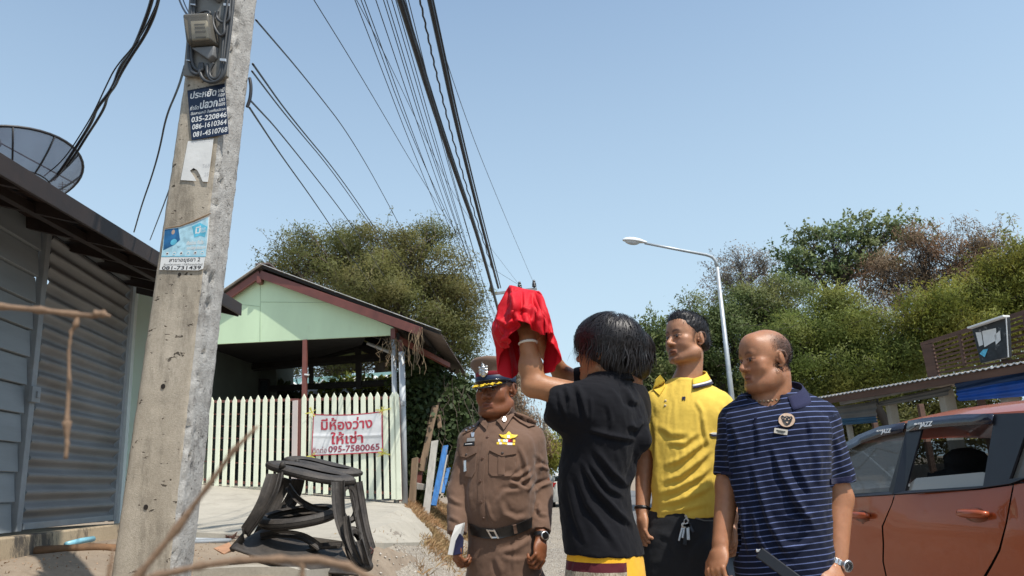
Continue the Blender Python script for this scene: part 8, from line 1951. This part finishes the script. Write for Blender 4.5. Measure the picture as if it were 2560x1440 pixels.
# ---- red cloth held up
Yc = 2.5
cols = [[(1318, 728, 2.53), (1318, 755, 2.46), (1320, 785, 2.43), (1322, 812, 2.42)], [(1333, 727, 2.53), (1340, 760, 2.46), (1350, 800, 2.43), (1358, 838, 2.43)], [(1341, 728, 2.53), (1358, 775, 2.47), (1370, 810, 2.46), (1378, 840, 2.45)],
        [(1343, 729, 2.54), (1366, 780, 2.52), (1387, 850, 2.51), (1396, 898, 2.51)], [(1341, 729, 2.57), (1360, 790, 2.57), (1380, 860, 2.57), (1375, 933, 2.54)], [(1337, 728, 2.60), (1345, 780, 2.65), (1352, 830, 2.67), (1356, 900, 2.66)],
        [(1315, 728, 2.61), (1315, 770, 2.69), (1318, 810, 2.71), (1320, 845, 2.71)], [(1292, 722, 2.61), (1285, 780, 2.69), (1290, 840, 2.69), (1298, 922, 2.66)], [(1281, 716, 2.60), (1262, 790, 2.64), (1262, 870, 2.64), (1268, 945, 2.60)],
        [(1276, 713, 2.57), (1244, 778, 2.57), (1228, 822, 2.57), (1250, 880, 2.58)], [(1279, 715, 2.55), (1262, 780, 2.50), (1252, 820, 2.49), (1272, 862, 2.48)], [(1291, 721, 2.54), (1288, 760, 2.46), (1282, 785, 2.44), (1296, 806, 2.42)]]
cc = np.array([[W(*q) for q in c_] for c_ in cols]); cc = np.concatenate([cc, cc[:1]])
nU, nV = 168, 56; V = []
def cat(A, t):
    n_ = len(A); closed = np.allclose(A[0], A[-1]); i = min(int(t), n_-2); f = t-i
    g = lambda k: A[k % (n_-1)] if closed else A[max(0, min(n_-1, k))]
    p0, p1, p2, p3 = g(i-1), g(i), g(i+1), g(i+2); return .5*((2*p1)+(-p0+p2)*f+(2*p0-5*p1+4*p2-p3)*f*f+(-p0+3*p1-3*p2+p3)*f**3)
ctr = W(1316, 800, 2.56)
for i in range(nU):
    t = 12*i/nU; ctl = np.array([cat(cc[:, k], t) for k in range(4)])
    for j in range(nV+1):
        p = cat(ctl, 3*j/nV); out = nrm((p-ctr)*[1, 1, 0]); a = 2*pi*i/nU; v = j/nV
        p = p+out*(.010*v*sin(7*a+2.2*v)+.007*v*sin(13*a+1)+.004*sin(21*a+5*v)*v+.006*sin(4*a+9*v)); V.append(p)
top = W(1312, 722, 2.57); V.append(top); V = np.array(V); F = [(i*(nV+1)+j, i*(nV+1)+j+1, ((i+1) % nU)*(nV+1)+j+1, ((i+1) % nU)*(nV+1)+j) for i in range(nU) for j in range(nV)]+[(len(V)-1, i*(nV+1), ((i+1) % nU)*(nV+1)) for i in range(nU)]
rc_ = mk('red_cloth', V, F, M_redc, None, smooth=True, loc=ctr); md = rc_.modifiers.new('s', 'SOLIDIFY'); md.thickness = .004; None
# folds on the cloth, raised the same way as on the clothes
co = np.array([v.co[:] for v in rc_.data.vertices])+ctr; uv = proj(co); Nn = np.array([v.normal[:] for v in rc_.data.vertices])
for pts, wd, h in (([(1277, 716), (1250, 765), (1240, 830)], 4, .006), ([(1284, 718), (1268, 770), (1262, 850), (1268, 920)], 4, .006), ([(1342, 728), (1366, 790), (1385, 860)], 4, .006), ([(1342, 730), (1362, 800), (1366, 838)], 4, .005), ([(1335, 728), (1346, 780), (1348, 820)], 4, .004), ([(1310, 728), (1312, 770), (1306, 800)], 4, .004), ([(1380, 850), (1386, 900), (1378, 925)], 4, .006), ([(1277, 716), (1290, 760), (1284, 800)], 7, .010), ([(1297, 728), (1280, 770), (1275, 830)], 7, .012), ([(1340, 730), (1352, 780), (1372, 850)], 7, .010), ([(1330, 760), (1350, 820), (1375, 880)], 8, .010), ([(1245, 800), (1270, 815), (1300, 800)], 6, .010), ([(1250, 850), (1275, 845), (1295, 828)], 6, .010), ([(1270, 880), (1275, 920)], 6, .008), ([(1300, 770), (1330, 775), (1352, 800)], 6, .006)):
    d, t = segdist(uv, pts); e = np.sin(np.clip(t, 0, 1)*pi)**.5; x = d/wd; fc = (Nn@nrm(_O-ctr)) > 0; co += Nn*((1.7*h*e*(np.exp(-x*x)-.7*np.exp(-((x-1.3)/.9)**2)))*(np.abs(x) < 5)*fc)[:, None]
rc_.data.vertices.foreach_set('co', (co-ctr).astype(np.float32).ravel()); rc_.data.update()
tag(rc_, 'bright red cloth draped over raised hands against the sky', 'cloth')
bxo = thing('covered_box', 'dark object held up in both hands under the red cloth', 'box', W(1320, 800, 2.57))
S = SDF(); S.ell(W(1318, 790, 2.58), (.055, .05, .055)); S.cap(W(1308, 805, 2.58), W(1340, 808, 2.58), .035, .035, k=.03); V, F = S.mesh(.008, 1); mk('casing', V, F, M('dark maroon casing', (.03, .008, .010), .5), bxo, smooth=True)
